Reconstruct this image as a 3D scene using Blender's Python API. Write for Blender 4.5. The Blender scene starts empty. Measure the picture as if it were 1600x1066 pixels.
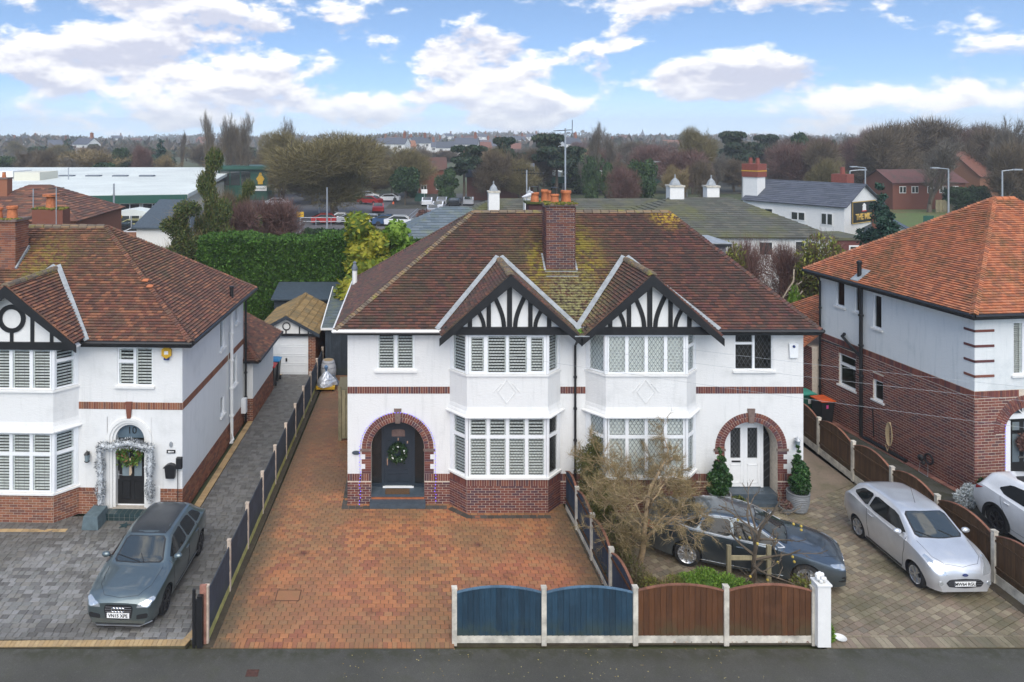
import bpy, bmesh, math, random
import numpy as np
from mathutils import Vector, Matrix
from mathutils.bvhtree import BVHTree
R = math.radians
PI = math.pi
scene = bpy.context.scene
col = scene.collection
random.seed(7)
rng = np.random.default_rng(7)
# ---------------------------------------------------------------- camera
CAM_H, FPX, CX, CY = 11.4, 1150.0, 640.0, 215.0
cd = bpy.data.cameras.new('camera')
cam = bpy.data.objects.new('camera', cd)
col.objects.link(cam)
cam.location = (0, 0, CAM_H)
cam.rotation_euler = (R(90), 0, 0)
cd.sensor_width = 36.0
cd.lens = FPX / 1600 * 36
cd.shift_x = (800 - CX) / 1600
cd.shift_y = -(533 - CY) / 1600
cd.clip_start = 0.1
cd.clip_end = 9000
scene.camera = cam
scene.view_settings.view_transform = 'Standard'
scene.view_settings.look = 'None'
scene.view_settings.gamma = 1
scene.view_settings.exposure = 1.13
scene.view_settings.use_curve_mapping = False
# ---------------------------------------------------------------- world and sun
SUN_EL, SUN_AZ = R(50), R(179)       # azimuth clockwise from +Y; the veiled sun stands behind the camera
world = bpy.data.worlds.new('World')
scene.world = world
world.use_nodes = True
wn = world.node_tree.nodes
wl = world.node_tree.links
wn.clear()
def wnode(t, **k):
 n = wn.new(t)
 for a, b in k.items():
  if a == 'op': n.operation = b
  else: n.inputs[a].default_value = b
 return n
def wmath(op, a, b=None, c=None, clamp=False):
 n = wn.new('ShaderNodeMath'); n.operation = op; n.use_clamp = clamp
 for i, x in enumerate((a, b, c)):
  if x is None: continue
  if isinstance(x, (int, float)): n.inputs[i].default_value = x
  else: wl.new(x, n.inputs[i])
 return n.outputs[0]
tc = wn.new('ShaderNodeTexCoord')
sep = wn.new('ShaderNodeSeparateXYZ'); wl.new(tc.outputs['Generated'], sep.inputs[0])
dx, dy, dz = sep.outputs
sky = wn.new('ShaderNodeTexSky')
sky.sky_type = 'NISHITA'
sky.sun_disc = False
sky.sun_elevation = SUN_EL
sky.sun_rotation = SUN_AZ
sky.air_density = 1.0; sky.dust_density = 0.6; sky.ozone_density = 1.6
hz = wmath('MAXIMUM', dz, 0.0)
lift = wn.new('ShaderNodeCombineXYZ'); wl.new(dx, lift.inputs[0]); wl.new(dy, lift.inputs[1]); wl.new(wmath('MULTIPLY_ADD', hz, 2.0, 0.13), lift.inputs[2])
nrm = wn.new('ShaderNodeVectorMath'); nrm.operation = 'NORMALIZE'; wl.new(lift.outputs[0], nrm.inputs[0]); wl.new(nrm.outputs[0], sky.inputs['Vector'])
cmb = wn.new('ShaderNodeCombineXYZ')
wl.new(dx, cmb.inputs[0]); wl.new(dy, cmb.inputs[1]); wl.new(wmath('MULTIPLY', hz, 2.1), cmb.inputs[2])
def wnoise(vec, scale, detail, rough, off, dist=0.0):
 m = wn.new('ShaderNodeMapping'); m.inputs['Location'].default_value = off
 wl.new(vec, m.inputs[0])
 n = wn.new('ShaderNodeTexNoise'); n.inputs['Scale'].default_value = scale
 n.inputs['Detail'].default_value = detail; n.inputs['Roughness'].default_value = rough
 n.inputs['Distortion'].default_value = dist
 wl.new(m.outputs[0], n.inputs['Vector'])
 return n.outputs[0]
big = wnoise(cmb.outputs[0], 4.2, 3, 0.5, (3.1, 1.7, 0.4))
mid = wnoise(cmb.outputs[0], 8.5, 12, 0.60, (7.3, 2.2, 5.0), 0.1)
def bank(cx, cz, wx, wz, amp):
 px = wmath('DIVIDE', dx, wmath('MAXIMUM', wmath('ABSOLUTE', dy), 0.2))
 pz = wmath('DIVIDE', dz, wmath('MAXIMUM', wmath('ABSOLUTE', dy), 0.2))
 a = wmath('POWER', wmath('DIVIDE', wmath('SUBTRACT', px, cx), wx), 2.0)
 b = wmath('POWER', wmath('DIVIDE', wmath('SUBTRACT', pz, cz), wz), 2.0)
 g = wmath('SUBTRACT', 1.0, wmath('ADD', a, b))
 g = wmath('MAXIMUM', g, -0.6)
 return wmath('MULTIPLY', g, amp)
BANKS = [(-0.36, 0.105, 0.27, 0.068, 0.22), (-0.40, 0.178, 0.16, 0.02, 0.09), (-0.22, 0.045, 0.50, 0.035, 0.10),
         (0.115, 0.105, 0.11, 0.045, 0.19), (0.08, 0.05, 0.14, 0.03, 0.09), (0.55, 0.072, 0.36, 0.040, 0.25), (0.86, 0.10, 0.12, 0.04, 0.10),
         (0.45, 0.185, 0.22, 0.018, 0.13)]
tot = None
for b in BANKS:
 g = bank(*b)
 tot = g if tot is None else wmath('MAXIMUM', tot, g)
dens = wmath('ADD', wmath('ADD', wmath('MULTIPLY', big, 0.5), wmath('MULTIPLY_ADD', mid, 1.05, -0.275)), wmath('MULTIPLY', tot, 0.8))
cov = wn.new('ShaderNodeMapRange'); cov.interpolation_type = 'SMOOTHSTEP'
wl.new(dens, cov.inputs[0]); cov.inputs[1].default_value = 0.485; cov.inputs[2].default_value = 0.60
cmb2 = wn.new('ShaderNodeCombineXYZ')
wl.new(cmb.outputs[0], cmb2.inputs[0]) if False else None
up = wn.new('ShaderNodeVectorMath'); up.operation = 'ADD'
wl.new(cmb.outputs[0], up.inputs[0]); up.inputs[1].default_value = (0, 0, 0.030)
mid2 = wnoise(up.outputs[0], 8.5, 5, 0.55, (7.3, 2.2, 5.0), 0.1)
shade = wn.new('ShaderNodeMapRange')
wl.new(wmath('ADD', wmath('MULTIPLY', wmath('SUBTRACT', mid, mid2), 2.2), wmath('MULTIPLY', dens, -0.5)), shade.inputs[0])
shade.inputs[1].default_value = -0.46; shade.inputs[2].default_value = -0.12
cc = wn.new('ShaderNodeMix'); cc.data_type = 'RGBA'
wl.new(shade.outputs[0], cc.inputs['Factor'])
cc.inputs[6].default_value = (2.35, 2.45, 2.95, 1)
cc.inputs[7].default_value = (4.6, 4.5, 4.36, 1)
skt = wn.new('ShaderNodeMix'); skt.data_type = 'RGBA'; skt.blend_type = 'MULTIPLY'
skt.inputs['Factor'].default_value = 1.0
wl.new(sky.outputs[0], skt.inputs[6]); skt.inputs[7].default_value = (.74, .80, .82, 1)
mx = wn.new('ShaderNodeMix'); mx.data_type = 'RGBA'
wl.new(cov.outputs[0], mx.inputs['Factor'])
wl.new(skt.outputs[2], mx.inputs[6]); wl.new(cc.outputs[2], mx.inputs[7])
hb = wn.new('ShaderNodeMapRange'); wl.new(dz, hb.inputs[0])
hb.inputs[1].default_value = 0.0; hb.inputs[2].default_value = 0.07; hb.inputs[3].default_value = 0.45; hb.inputs[4].default_value = 0.0
mh = wn.new('ShaderNodeMix'); mh.data_type = 'RGBA'
wl.new(hb.outputs[0], mh.inputs['Factor']); wl.new(mx.outputs[2], mh.inputs[6]); mh.inputs[7].default_value = (4.3, 4.6, 5.0, 1)
bg = wn.new('ShaderNodeBackground'); bg.inputs['Strength'].default_value = 0.14
wl.new(mh.outputs[2], bg.inputs[0])
wo = wn.new('ShaderNodeOutputWorld'); wl.new(bg.outputs[0], wo.inputs[0])
sd = bpy.data.lights.new('sun', 'SUN'); sd.energy = 1.5; sd.angle = R(60); sd.color = (1.0, 0.93, 0.81)
sun = bpy.data.objects.new('sun', sd); col.objects.link(sun)
sun.location = (-20, -20, 40)
sdir = Vector((math.sin(SUN_AZ) * math.cos(SUN_EL), math.cos(SUN_AZ) * math.cos(SUN_EL), math.sin(SUN_EL)))
sun.rotation_euler = sdir.to_track_quat('Z', 'Y').to_euler()
# ---------------------------------------------------------------- helpers
def at(px, py, Y): return Vector(((px - CX) * Y / FPX, Y, CAM_H - (py - CY) * Y / FPX))
def gp(px, py, z=0.0):
 Y = (CAM_H - z) * FPX / (py - CY)
 return Vector(((px - CX) * Y / FPX, Y, z))
class MB:
 """collects shapes; T maps local to parent space"""
 def __init__(s, T=None): s.v = []; s.f = []; s.T = T
 def P(s, p):
  if s.T is not None: p = s.T @ Vector(p)
  s.v.append((p[0], p[1], p[2])); return len(s.v) - 1
 def face(s, pts): s.f.append([s.P(p) for p in pts])
 def hexa(s, q):
  i = [s.P(p) for p in q]
  s.f += [[i[3], i[2], i[1], i[0]], [i[4], i[5], i[6], i[7]], [i[0], i[1], i[5], i[4]],
    [i[1], i[2], i[6], i[5]], [i[2], i[3], i[7], i[6]], [i[3], i[0], i[4], i[7]]]
 def box(s, x0, x1, y0, y1, z0, z1):
  s.hexa([(x0, y0, z0), (x1, y0, z0), (x1, y1, z0), (x0, y1, z0), (x0, y0, z1), (x1, y0, z1), (x1, y1, z1), (x0, y1, z1)])
 def bar(s, a, b, w, h, up=(0, 0, 1)):
  a = Vector(a); b = Vector(b); d = (b - a).normalized(); up = Vector(up)
  sd_ = d.cross(up)
  if sd_.length < 1e-5: sd_ = d.cross(Vector((1, 0, 0)))
  sd_.normalize(); u = sd_.cross(d).normalized()
  sd_ *= w / 2; u *= h / 2
  s.hexa([a - sd_ - u, a + sd_ - u, b + sd_ - u, b - sd_ - u, a - sd_ + u, a + sd_ + u, b + sd_ + u, b - sd_ + u])
 def tube(s, pts, rad, n=6, cap=True):
  pts = [Vector(p) for p in pts]
  if isinstance(rad, (int, float)): rad = [rad] * len(pts)
  rings = []; prev = None
  for k, p in enumerate(pts):
   d = (pts[min(k + 1, len(pts) - 1)] - pts[max(k - 1, 0)])
   if d.length < 1e-7: d = Vector((0, 0, 1))
   d.normalize()
   if prev is None:
    a = d.cross(Vector((0, 0, 1)))
    if a.length < 1e-3: a = d.cross(Vector((1, 0, 0)))
   else: a = prev - d * prev.dot(d)
   a.normalize(); prev = a; b = d.cross(a)
   rings.append([s.P(p + (a * math.cos(2 * PI * j / n) + b * math.sin(2 * PI * j / n)) * rad[k]) for j in range(n)])
  for k in range(len(rings) - 1):
   for j in range(n):
    s.f.append([rings[k][j], rings[k][(j + 1) % n], rings[k + 1][(j + 1) % n], rings[k + 1][j]])
  if cap: s.f.append(rings[0][::-1]); s.f.append(rings[-1])
 def lathe(s, prof, c=(0, 0, 0), n=16, cap=True):
  c = Vector(c); rings = []
  for r, z in prof:
   rings.append([s.P(c + Vector((r * math.cos(2 * PI * j / n), r * math.sin(2 * PI * j / n), z))) for j in range(n)])
  for k in range(len(rings) - 1):
   for j in range(n):
    s.f.append([rings[k][j], rings[k][(j + 1) % n], rings[k + 1][(j + 1) % n], rings[k + 1][j]])
  if cap: s.f.append(rings[0][::-1]); s.f.append(rings[-1])
 def prism(s, poly, y0, y1):
  """poly in (x,z), extruded along local y"""
  a = [s.P((p[0], y0, p[1])) for p in poly]; b = [s.P((p[0], y1, p[1])) for p in poly]
  s.f.append(a); s.f.append(b[::-1]); n = len(poly)
  for k in range(n): s.f.append([a[k], b[k], b[(k + 1) % n], a[(k + 1) % n]])
 def slab(s, poly, z0, z1):
  """poly in (x,y), extruded along z"""
  a = [s.P((p[0], p[1], z0)) for p in poly]; b = [s.P((p[0], p[1], z1)) for p in poly]
  s.f.append(a[::-1]); s.f.append(b); n = len(poly)
  for k in range(n): s.f.append([a[k], a[(k + 1) % n], b[(k + 1) % n], b[k]])
 def ball(s, c, r, n=10, m=6):
  if isinstance(r, (int, float)): r = (r, r, r)
  c = Vector(c); rings = []
  for k in range(1, m):
   t = PI * k / m
   rings.append([s.P(c + Vector((r[0] * math.sin(t) * math.cos(2 * PI * j / n), r[1] * math.sin(t) * math.sin(2 * PI * j / n), -r[2] * math.cos(t)))) for j in range(n)])
  b = s.P(c - Vector((0, 0, r[2]))); t_ = s.P(c + Vector((0, 0, r[2])))
  for j in range(n):
   s.f.append([b, rings[0][(j + 1) % n], rings[0][j]]); s.f.append([t_, rings[-1][j], rings[-1][(j + 1) % n]])
   for k in range(len(rings) - 1):
    s.f.append([rings[k][j], rings[k][(j + 1) % n], rings[k + 1][(j + 1) % n], rings[k + 1][j]])
 def mesh(s, name, m, smooth=False, ang=40):
  me = bpy.data.meshes.new(name); me.from_pydata(s.v, [], s.f)
  if m is not None: me.materials.append(m)
  if smooth:
   me.polygons.foreach_set('use_smooth', [True] * len(me.polygons)); me.set_sharp_from_angle(angle=R(ang))
  me.update(); return me
 def islands(s):
  key = {}; par = list(range(len(s.f)))
  def find(x):
   while par[x] != x: par[x] = par[par[x]]; x = par[x]
   return x
  for i, f in enumerate(s.f):
   for v in f:
    k = tuple(round(c, 3) for c in s.v[v])
    if k in key: par[find(i)] = find(key[k])
    else: key[k] = i
  g = {}
  for i, f in enumerate(s.f): g.setdefault(find(i), []).append(f)
  out = []
  for fs in g.values():
   m = MB(); mp = {}
   for f in fs:
    m.f.append([mp.setdefault(v, len(mp)) for v in f])
   m.v = [None] * len(mp)
   for v, k in mp.items(): m.v[k] = s.v[v]
   out.append(m)
  return out
 def build(s, name, m, parent=None, kind=None, smooth=False, bevel=0, ang=40, split=False):
  if split:
   o = None
   for q in s.islands(): o = q.build(name, m, parent, kind, smooth, bevel, ang) if o is None else (q.build(name, m, parent, kind, smooth, bevel, ang), o)[1]
   return o
  o = bpy.data.objects.new(name, s.mesh(name, m, smooth, ang)); col.objects.link(o)
  if parent is not None: o.parent = parent
  if kind: o['kind'] = kind
  if bevel:
   b = o.modifiers.new('bevel', 'BEVEL'); b.width = bevel; b.segments = 2; b.limit_method = 'ANGLE'
  return o
def mesh_np(name, V, n, mat):
 """V (N*n,3): N separate faces with n corners each"""
 V = np.ascontiguousarray(V, dtype=np.float32); N = len(V) // n
 me = bpy.data.meshes.new(name)
 me.vertices.add(len(V)); me.vertices.foreach_set('co', V.ravel())
 me.loops.add(N * n); me.loops.foreach_set('vertex_index', np.arange(N * n, dtype=np.int32))
 me.polygons.add(N); me.polygons.foreach_set('loop_start', np.arange(0, N * n, n, dtype=np.int32))
 me.update(calc_edges=True)
 me.materials.append(mat)
 return me
def objm(name, me, parent=None, kind=None, loc=None):
 o = bpy.data.objects.new(name, me); col.objects.link(o)
 if parent is not None: o.parent = parent
 if kind: o['kind'] = kind
 if loc is not None: o.location = loc
 return o
def tag(o, label=None, cat=None, group=None, kind=None):
 if label: o['label'] = label
 if cat: o['category'] = cat
 if group: o['group'] = group
 if kind: o['kind'] = kind
 return o
def thing(name, label, cat, loc=(0, 0, 0), rz=0.0, group=None):
 o = bpy.data.objects.new(name, None); col.objects.link(o)
 o.empty_display_size = 0.3
 o.location = loc; o.rotation_euler = (0, 0, rz)
 return tag(o, label, cat, group)
KIDS = {}
def kids(o):
 return [c for c in bpy.data.objects if c.parent == o]
def dup(root, loc, rz=None, label=None, group=None, scale=None, tree=None):
 tree = tree or subtree(root)
 def rec(node, par):
  o, ch = node
  c = o.copy(); col.objects.link(c)
  if par is not None: c.parent = par
  for k in ch: rec(k, c)
  return c
 r = rec(tree, None); r.location = loc
 if rz is not None: r.rotation_euler = (0, 0, rz)
 if scale is not None: r.scale = scale
 if label: r['label'] = label
 if group: r['group'] = group
 return r
def subtree(o): return (o, [subtree(c) for c in kids(o)])
def frame(O, U):
 """wall frame: x right seen from outside, y INTO the wall, z up"""
 U = Vector((U[0], U[1], 0)).normalized(); IN = Vector((-U.y, U.x, 0))
 return Matrix(((U.x, IN.x, 0, O[0]), (U.y, IN.y, 0, O[1]), (0, 0, 1, O[2]), (0, 0, 0, 1)))
# ---------------------------------------------------------------- materials
def rgb(c): return (c[0], c[1], c[2], 1)
class NT:
 def __init__(s, name):
  s.m = bpy.data.materials.new(name); s.m.use_nodes = True
  s.t = s.m.node_tree; s.n = s.t.nodes; s.l = s.t.links; s.n.clear()
  s.out = s.n.new('ShaderNodeOutputMaterial'); s.b = s.n.new('ShaderNodeBsdfPrincipled')
  s.l.new(s.b.outputs[0], s.out.inputs[0])
 def math(s, op, a, b=None, clamp=False):
  n = s.n.new('ShaderNodeMath'); n.operation = op; n.use_clamp = clamp
  for i, x in enumerate((a, b)):
   if x is None: continue
   if isinstance(x, (int, float)): n.inputs[i].default_value = x
   else: s.l.new(x, n.inputs[i])
  return n.outputs[0]
 def pos(s): return s.n.new('ShaderNodeNewGeometry').outputs['Position']
 def obj(s): return s.n.new('ShaderNodeTexCoord').outputs['Object']
 def noise(s, vec, scale, detail=4, rough=.55, dist=0):
  n = s.n.new('ShaderNodeTexNoise'); n.inputs['Scale'].default_value = scale; n.inputs['Detail'].default_value = detail
  n.inputs['Roughness'].default_value = rough; n.inputs['Distortion'].default_value = dist
  s.l.new(vec, n.inputs['Vector']); return n.outputs[0]
 def rnd(s):
  a = s.n.new('ShaderNodeObjectInfo').outputs['Random']; b = s.n.new('ShaderNodeNewGeometry').outputs['Random Per Island']
  return s.math('FRACT', s.math('ADD', s.math('MULTIPLY', a, 7.31), b))
 def ramp(s, fac, stops, inter='LINEAR'):
  n = s.n.new('ShaderNodeValToRGB'); e = n.color_ramp.elements; n.color_ramp.interpolation = inter
  while len(e) < len(stops): e.new(0.5)
  for k, (p, c) in enumerate(stops): e[k].position = p; e[k].color = rgb(c) if isinstance(c, (tuple, list)) else (c, c, c, 1)
  s.l.new(fac, n.inputs[0]); return n.outputs[0]
 def mix(s, fac, a, b, blend='MIX'):
  n = s.n.new('ShaderNodeMix'); n.data_type = 'RGBA'; n.blend_type = blend
  for i, x in ((0, fac), (6, a), (7, b)):
   if isinstance(x, (int, float)): n.inputs[i].default_value = x
   elif isinstance(x, (tuple, list)): n.inputs[i].default_value = rgb(x)
   else: s.l.new(x, n.inputs[i])
  return n.outputs[2]
 def map(s, v, a, b, c=0.0, d=1.0):
  n = s.n.new('ShaderNodeMapRange'); s.l.new(v, n.inputs[0]); n.interpolation_type = 'SMOOTHSTEP'
  for i, x in enumerate((a, b, c, d)): n.inputs[i + 1].default_value = x
  return n.outputs[0]
 def spot(s, vec, c, r0, r1, scl=(1, 1, 1)):
  """1 inside radius r0 about c falling to 0 at r1"""
  v = s.n.new('ShaderNodeVectorMath'); v.operation = 'SUBTRACT'; s.l.new(vec, v.inputs[0]); v.inputs[1].default_value = c
  w = s.n.new('ShaderNodeVectorMath'); w.operation = 'MULTIPLY'; s.l.new(v.outputs[0], w.inputs[0]); w.inputs[1].default_value = scl
  l = s.n.new('ShaderNodeVectorMath'); l.operation = 'LENGTH'; s.l.new(w.outputs[0], l.inputs[0])
  return s.map(l.outputs['Value'], r0, r1, 1.0, 0.0)
 def set(s, color=None, rough=None, **k):
  for nm, v in (('Base Color', color), ('Roughness', rough)):
   if v is None: continue
   if isinstance(v, (int, float)): s.b.inputs[nm].default_value = v
   elif isinstance(v, (tuple, list)): s.b.inputs[nm].default_value = rgb(v)
   else: s.l.new(v, s.b.inputs[nm])
  for nm, v in k.items():
   nm = nm.replace('_', ' ')
   if isinstance(v, (tuple, list)): v = rgb(v)
   s.b.inputs[nm].default_value = v
 def bump(s, h, strength=.3, dist=.02):
  n = s.n.new('ShaderNodeBump'); n.inputs['Strength'].default_value = strength; n.inputs['Distance'].default_value = dist
  s.l.new(h, n.inputs['Height']); s.l.new(n.outputs[0], s.b.inputs['Normal'])
def simple(name, c, rough=.6, var=.12, vs=6, bump=0, bs=60, bd=.004, metal=0, **k):
 t = NT(name); p = t.pos(); n = t.noise(p, vs, 4, .6)
 c2 = tuple(max(0, x * (1 - var)) for x in c); c1 = tuple(min(1, x * (1 + var)) for x in c)
 t.set(t.ramp(n, [(.3, c2), (.7, c1)]), rough, Metallic=metal, **k)
 if bump: t.bump(t.noise(p, bs, 3, .6), bump, bd)
 return t.m
def pieces(name, cols, rough=.75, grime=None, gscale=.8, gamt=(.5, .7), fine=.25, bump=.4, bs=90, bd=.004, extra=None):
 """many pieces, each its own tone (random per piece), with grime patches"""
 t = NT(name); p = t.pos(); r = t.rnd()
 n = len(cols); c = t.ramp(r, [(i / max(1, n), cc) for i, cc in enumerate(cols)], 'CONSTANT')
 f = t.noise(p, 26, 5, .65)
 c = t.mix(fine, c, t.ramp(f, [(.25, (.25, .25, .25)), (.75, (1.4, 1.4, 1.4))]), 'MULTIPLY')
 if grime:
  g = t.map(t.noise(p, gscale, 6, .62), gamt[0], gamt[1]); c = t.mix(g, c, grime)
 if extra: c = extra(t, p, c)
 t.set(c, rough); t.bump(t.noise(p, bs, 3, .6), bump, bd)
 return t.m
def glass_mat(name, tint=(.95, .98, .97), refl=1.0, thru=1.0):
 t = NT(name); t.n.remove(t.b)
 tr = t.n.new('ShaderNodeBsdfTransparent'); tr.inputs[0].default_value = rgb(tuple(x * thru for x in tint))
 gl = t.n.new('ShaderNodeBsdfGlossy'); gl.inputs['Roughness'].default_value = .02; gl.inputs[0].default_value = (.95, .98, 1, 1)
 fr = t.n.new('ShaderNodeFresnel'); fr.inputs[0].default_value = 1.45
 fac = t.math('MULTIPLY', t.math('ADD', fr.outputs[0], .005), refl, True)
 m = t.n.new('ShaderNodeMixShader'); t.l.new(fac, m.inputs[0]); t.l.new(tr.outputs[0], m.inputs[1]); t.l.new(gl.outputs[0], m.inputs[2])
 t.l.new(m.outputs[0], t.out.inputs[0]); return t.m
MT = {}
def roughcast(name, c, dirt):
 t = NT(name); p = t.pos()
 n = t.noise(p, 1.1, 6, .6); st_ = t.n.new('ShaderNodeMapping'); st_.inputs['Scale'].default_value = (5, 5, .5); t.l.new(p, st_.inputs[0]); c2 = t.mix(t.map(n, .52, .8), c, dirt); c2 = t.mix(t.math('MULTIPLY', t.map(t.noise(st_.outputs[0], 1.6, 5, .6), .50, .76), .65), c2, dirt)
 v = t.n.new('ShaderNodeMapping'); v.inputs['Scale'].default_value = (7, 7, 22); t.l.new(p, v.inputs[0])
 b = t.noise(v.outputs[0], 1.0, 6, .7, .3); b2 = t.noise(p, 70, 3, .7)
 t.set(c2, .85); t.bump(t.math('ADD', b, t.math('MULTIPLY', b2, .35)), .35, .03)
 return t.m
MT['render'] = roughcast('white_roughcast', (.74, .735, .715), (.62, .62, .60))
MT['render_blue'] = roughcast('white_roughcast_weathered', (.72, .74, .73), (.56, .60, .60))
MT['white'] = simple('white_gloss_paint', (.78, .77, .74), .35, .04)
MT['upvc'] = simple('white_window_plastic', (.82, .83, .83), .3, .03)
MT['black'] = simple('black_gloss_paint', (.012, .012, .013), .42, .3, 3)
MT['blackmatt'] = simple('black_plastic', (.015, .016, .018), .5, .3)
MT['lead'] = simple('lead_flashing', (.30, .32, .33), .5, .25, 5)
MT['concrete'] = simple('pale_concrete', (.54, .50, .42), .85, .35, 4, .4, 60)
MT['slate'] = simple('dark_slate_stone', (.055, .075, .095), .5, .2, 6, .2)
MT['mortar'] = simple('mortar', (.60, .52, .42), .9, .15, 12, .5, 80)
MT['mortar_grey'] = simple('grey_mortar', (.40, .36, .31), .9, .15, 12, .5, 80)
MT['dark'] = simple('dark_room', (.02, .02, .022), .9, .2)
MT['room'] = simple('room_shade', (.035, .03, .025), .9, .5, 2)  # near-black: the shade of the unlit rooms is put into this colour
MT['glass'] = glass_mat('window_glass', refl=.75)
MT['blind'] = simple('white_blind_slats', (.90, .90, .86), .5, .05)
MT['leading'] = simple('lead_came', (.15, .16, .165), .5, .2)
MT['brick_dark'] = pieces('brown_purple_brick', [(.150, .048, .038), (.115, .042, .042), (.185, .060, .042), (.095, .045, .055), (.16, .055, .05), (.21, .075, .05), (.13, .04, .035)], .8)
MT['brick_orange'] = pieces('orange_brown_brick', [(.23, .082, .045), (.27, .10, .052), (.19, .065, .04), (.25, .11, .06), (.16, .07, .05), (.30, .12, .065)], .8)
MT['brick_red'] = pieces('red_brown_brick', [(.20, .065, .045), (.15, .05, .04), (.24, .08, .055), (.12, .052, .05), (.22, .09, .065), (.17, .055, .05)], .8)
MT['brick_chimney'] = pieces('sooty_purple_brick', [(.13, .046, .038), (.09, .038, .040), (.16, .052, .035), (.075, .036, .042), (.17, .065, .04)], .8, (.035, .028, .026), 1.6, (.5, .75))
MT['stone'] = simple('worn_brown_stone', (.17, .12, .10), .85, .25, 8, .4)
MT['pot'] = simple('terracotta', (.46, .15, .06), .8, .28, 7, .3)
MT['moss'] = pieces('moss', [(.10, .11, .015), (.16, .14, .02), (.22, .20, .03), (.07, .08, .02)], .95)
def moss_central(t, p, c):
 n = t.noise(p, 2.2, 6, .7); n2 = t.noise(p, 9, 5, .7)
 m = t.math('ADD', t.spot(p, (4.25, 24.6, 7.1), .0, .85, (1.35, .45, .45)), t.spot(p, (5.95, 24.9, 7.2), .0, 1.0, (1.1, .42, .42)))
 m = t.math('MULTIPLY', t.math('MINIMUM', m, 1.0), t.map(n, .36, .56))
 m = t.math('MULTIPLY', m, t.map(t.math('ADD', t.math('MULTIPLY', n2, .6), t.math('MULTIPLY', t.rnd(), .4)), .30, .58))
 c = t.mix(t.math('MULTIPLY', m, .9), c, (.36, .30, .02))
 k = t.math('MULTIPLY', t.math('MULTIPLY', t.spot(p, (5.2, 24.6, 7.2), .3, 2.9, (1, .8, .8)), .45), t.map(n2, .40, .62)); c = t.mix(k, c, (.24, .20, .06)); k = t.math('MULTIPLY', t.spot(p, (5.25, 23.4, 6.3), .2, 1.35, (1, .7, .6)), t.map(n2, .42, .6))
 c = t.mix(k, c, (.30, .28, .12))
 k = t.math('MULTIPLY', t.spot(p, (9.2, 26.4, 8.6), .1, .9, (1, 1, 1)), t.map(n2, .44, .58)); c = t.mix(k, c, (.52, .36, .04))
 g = t.math('MULTIPLY', t.spot(p, (1.0, 26, 7.4), 1, 6.5, (.8, .9, 1)), t.map(n, .42, .75)); c = t.mix(t.math('MULTIPLY', g, .55), c, (.13, .10, .04))
 return c
MT['tile'] = pieces('brown_clay_roof_tile', [(.115, .054, .042), (.085, .045, .038), (.15, .062, .044), (.070, .042, .036), (.13, .052, .045), (.10, .060, .045), (.18, .075, .05)], .82, (.060, .048, .035), .9, (.45, .75), .35, .4, 90, .004, moss_central)
def moss_left(t, p, c):
 n = t.noise(p, 2.2, 6, .7); n2 = t.noise(p, 8, 5, .7)
 m = t.math('MULTIPLY', t.spot(p, (-12.2, 24.6, 7.1), .0, 1.2, (.9, .5, .6)), t.map(n2, .42, .60)); c = t.mix(t.math('MULTIPLY', m, .7), c, (.32, .28, .04))
 m = t.math('MULTIPLY', t.spot(p, (-9.5, 25.5, 7.4), .3, 2.4, (.6, .9, 1)), t.map(n2, .45, .66)); c = t.mix(t.math('MULTIPLY', m, .6), c, (.15, .13, .04))
 return c
MT['tile_left'] = pieces('red_brown_roof_tile', [(.17, .078, .050), (.13, .062, .044), (.21, .092, .055), (.11, .056, .042), (.19, .075, .05), (.15, .085, .055), (.30, .13, .07)], .82, (.075, .052, .035), .9, (.5, .8), .35, .4, 90, .004, moss_left)
def moss_right(t, p, c):
 n2 = t.noise(p, 1.3, 6, .72); g = t.noise(p, 14, 4, .7)
 m = t.math('MULTIPLY', t.map(n2, .44, .66), t.map(g, .3, .6)); return t.mix(t.math('MULTIPLY', m, .8), c, (.115, .088, .035))
MT['tile_orange'] = pieces('orange_clay_roof_tile', [(.50, .17, .075), (.42, .14, .065), (.56, .21, .10), (.36, .13, .07), (.47, .19, .10), (.30, .12, .07)], .82, None, .8, (.5, .7), .3, .4, 90, .004, moss_right)
MT['tile_ochre'] = pieces('mossy_ochre_tile', [(.28, .18, .07), (.24, .16, .065), (.32, .21, .085), (.21, .15, .07)], .85, (.15, .11, .05), 1.5, (.5, .8))
MT['ridge'] = pieces('weathered_ridge_tile', [(.16, .12, .085), (.20, .15, .10), (.13, .10, .075), (.24, .16, .09)], .85, (.22, .19, .05), 3, (.52, .68))
MT['slate_roof'] = pieces('grey_slate', [(.13, .16, .18), (.11, .14, .16), (.15, .18, .20), (.12, .15, .15)], .6, (.17, .19, .12), 1.2, (.5, .75))
MT['slate_green'] = pieces('mossy_slate', [(.10, .10, .085), (.085, .085, .07), (.12, .115, .09), (.095, .10, .08)], .85, (.13, .13, .045), .35, (.42, .72))
MT['slate_blue'] = pieces('blue_grey_slate', [(.085, .095, .12), (.10, .11, .135), (.075, .085, .105)], .7)
MT['hung_tile'] = pieces('grey_hung_tile', [(.22, .20, .21), (.26, .24, .24), (.19, .18, .19)], .8)
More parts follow.
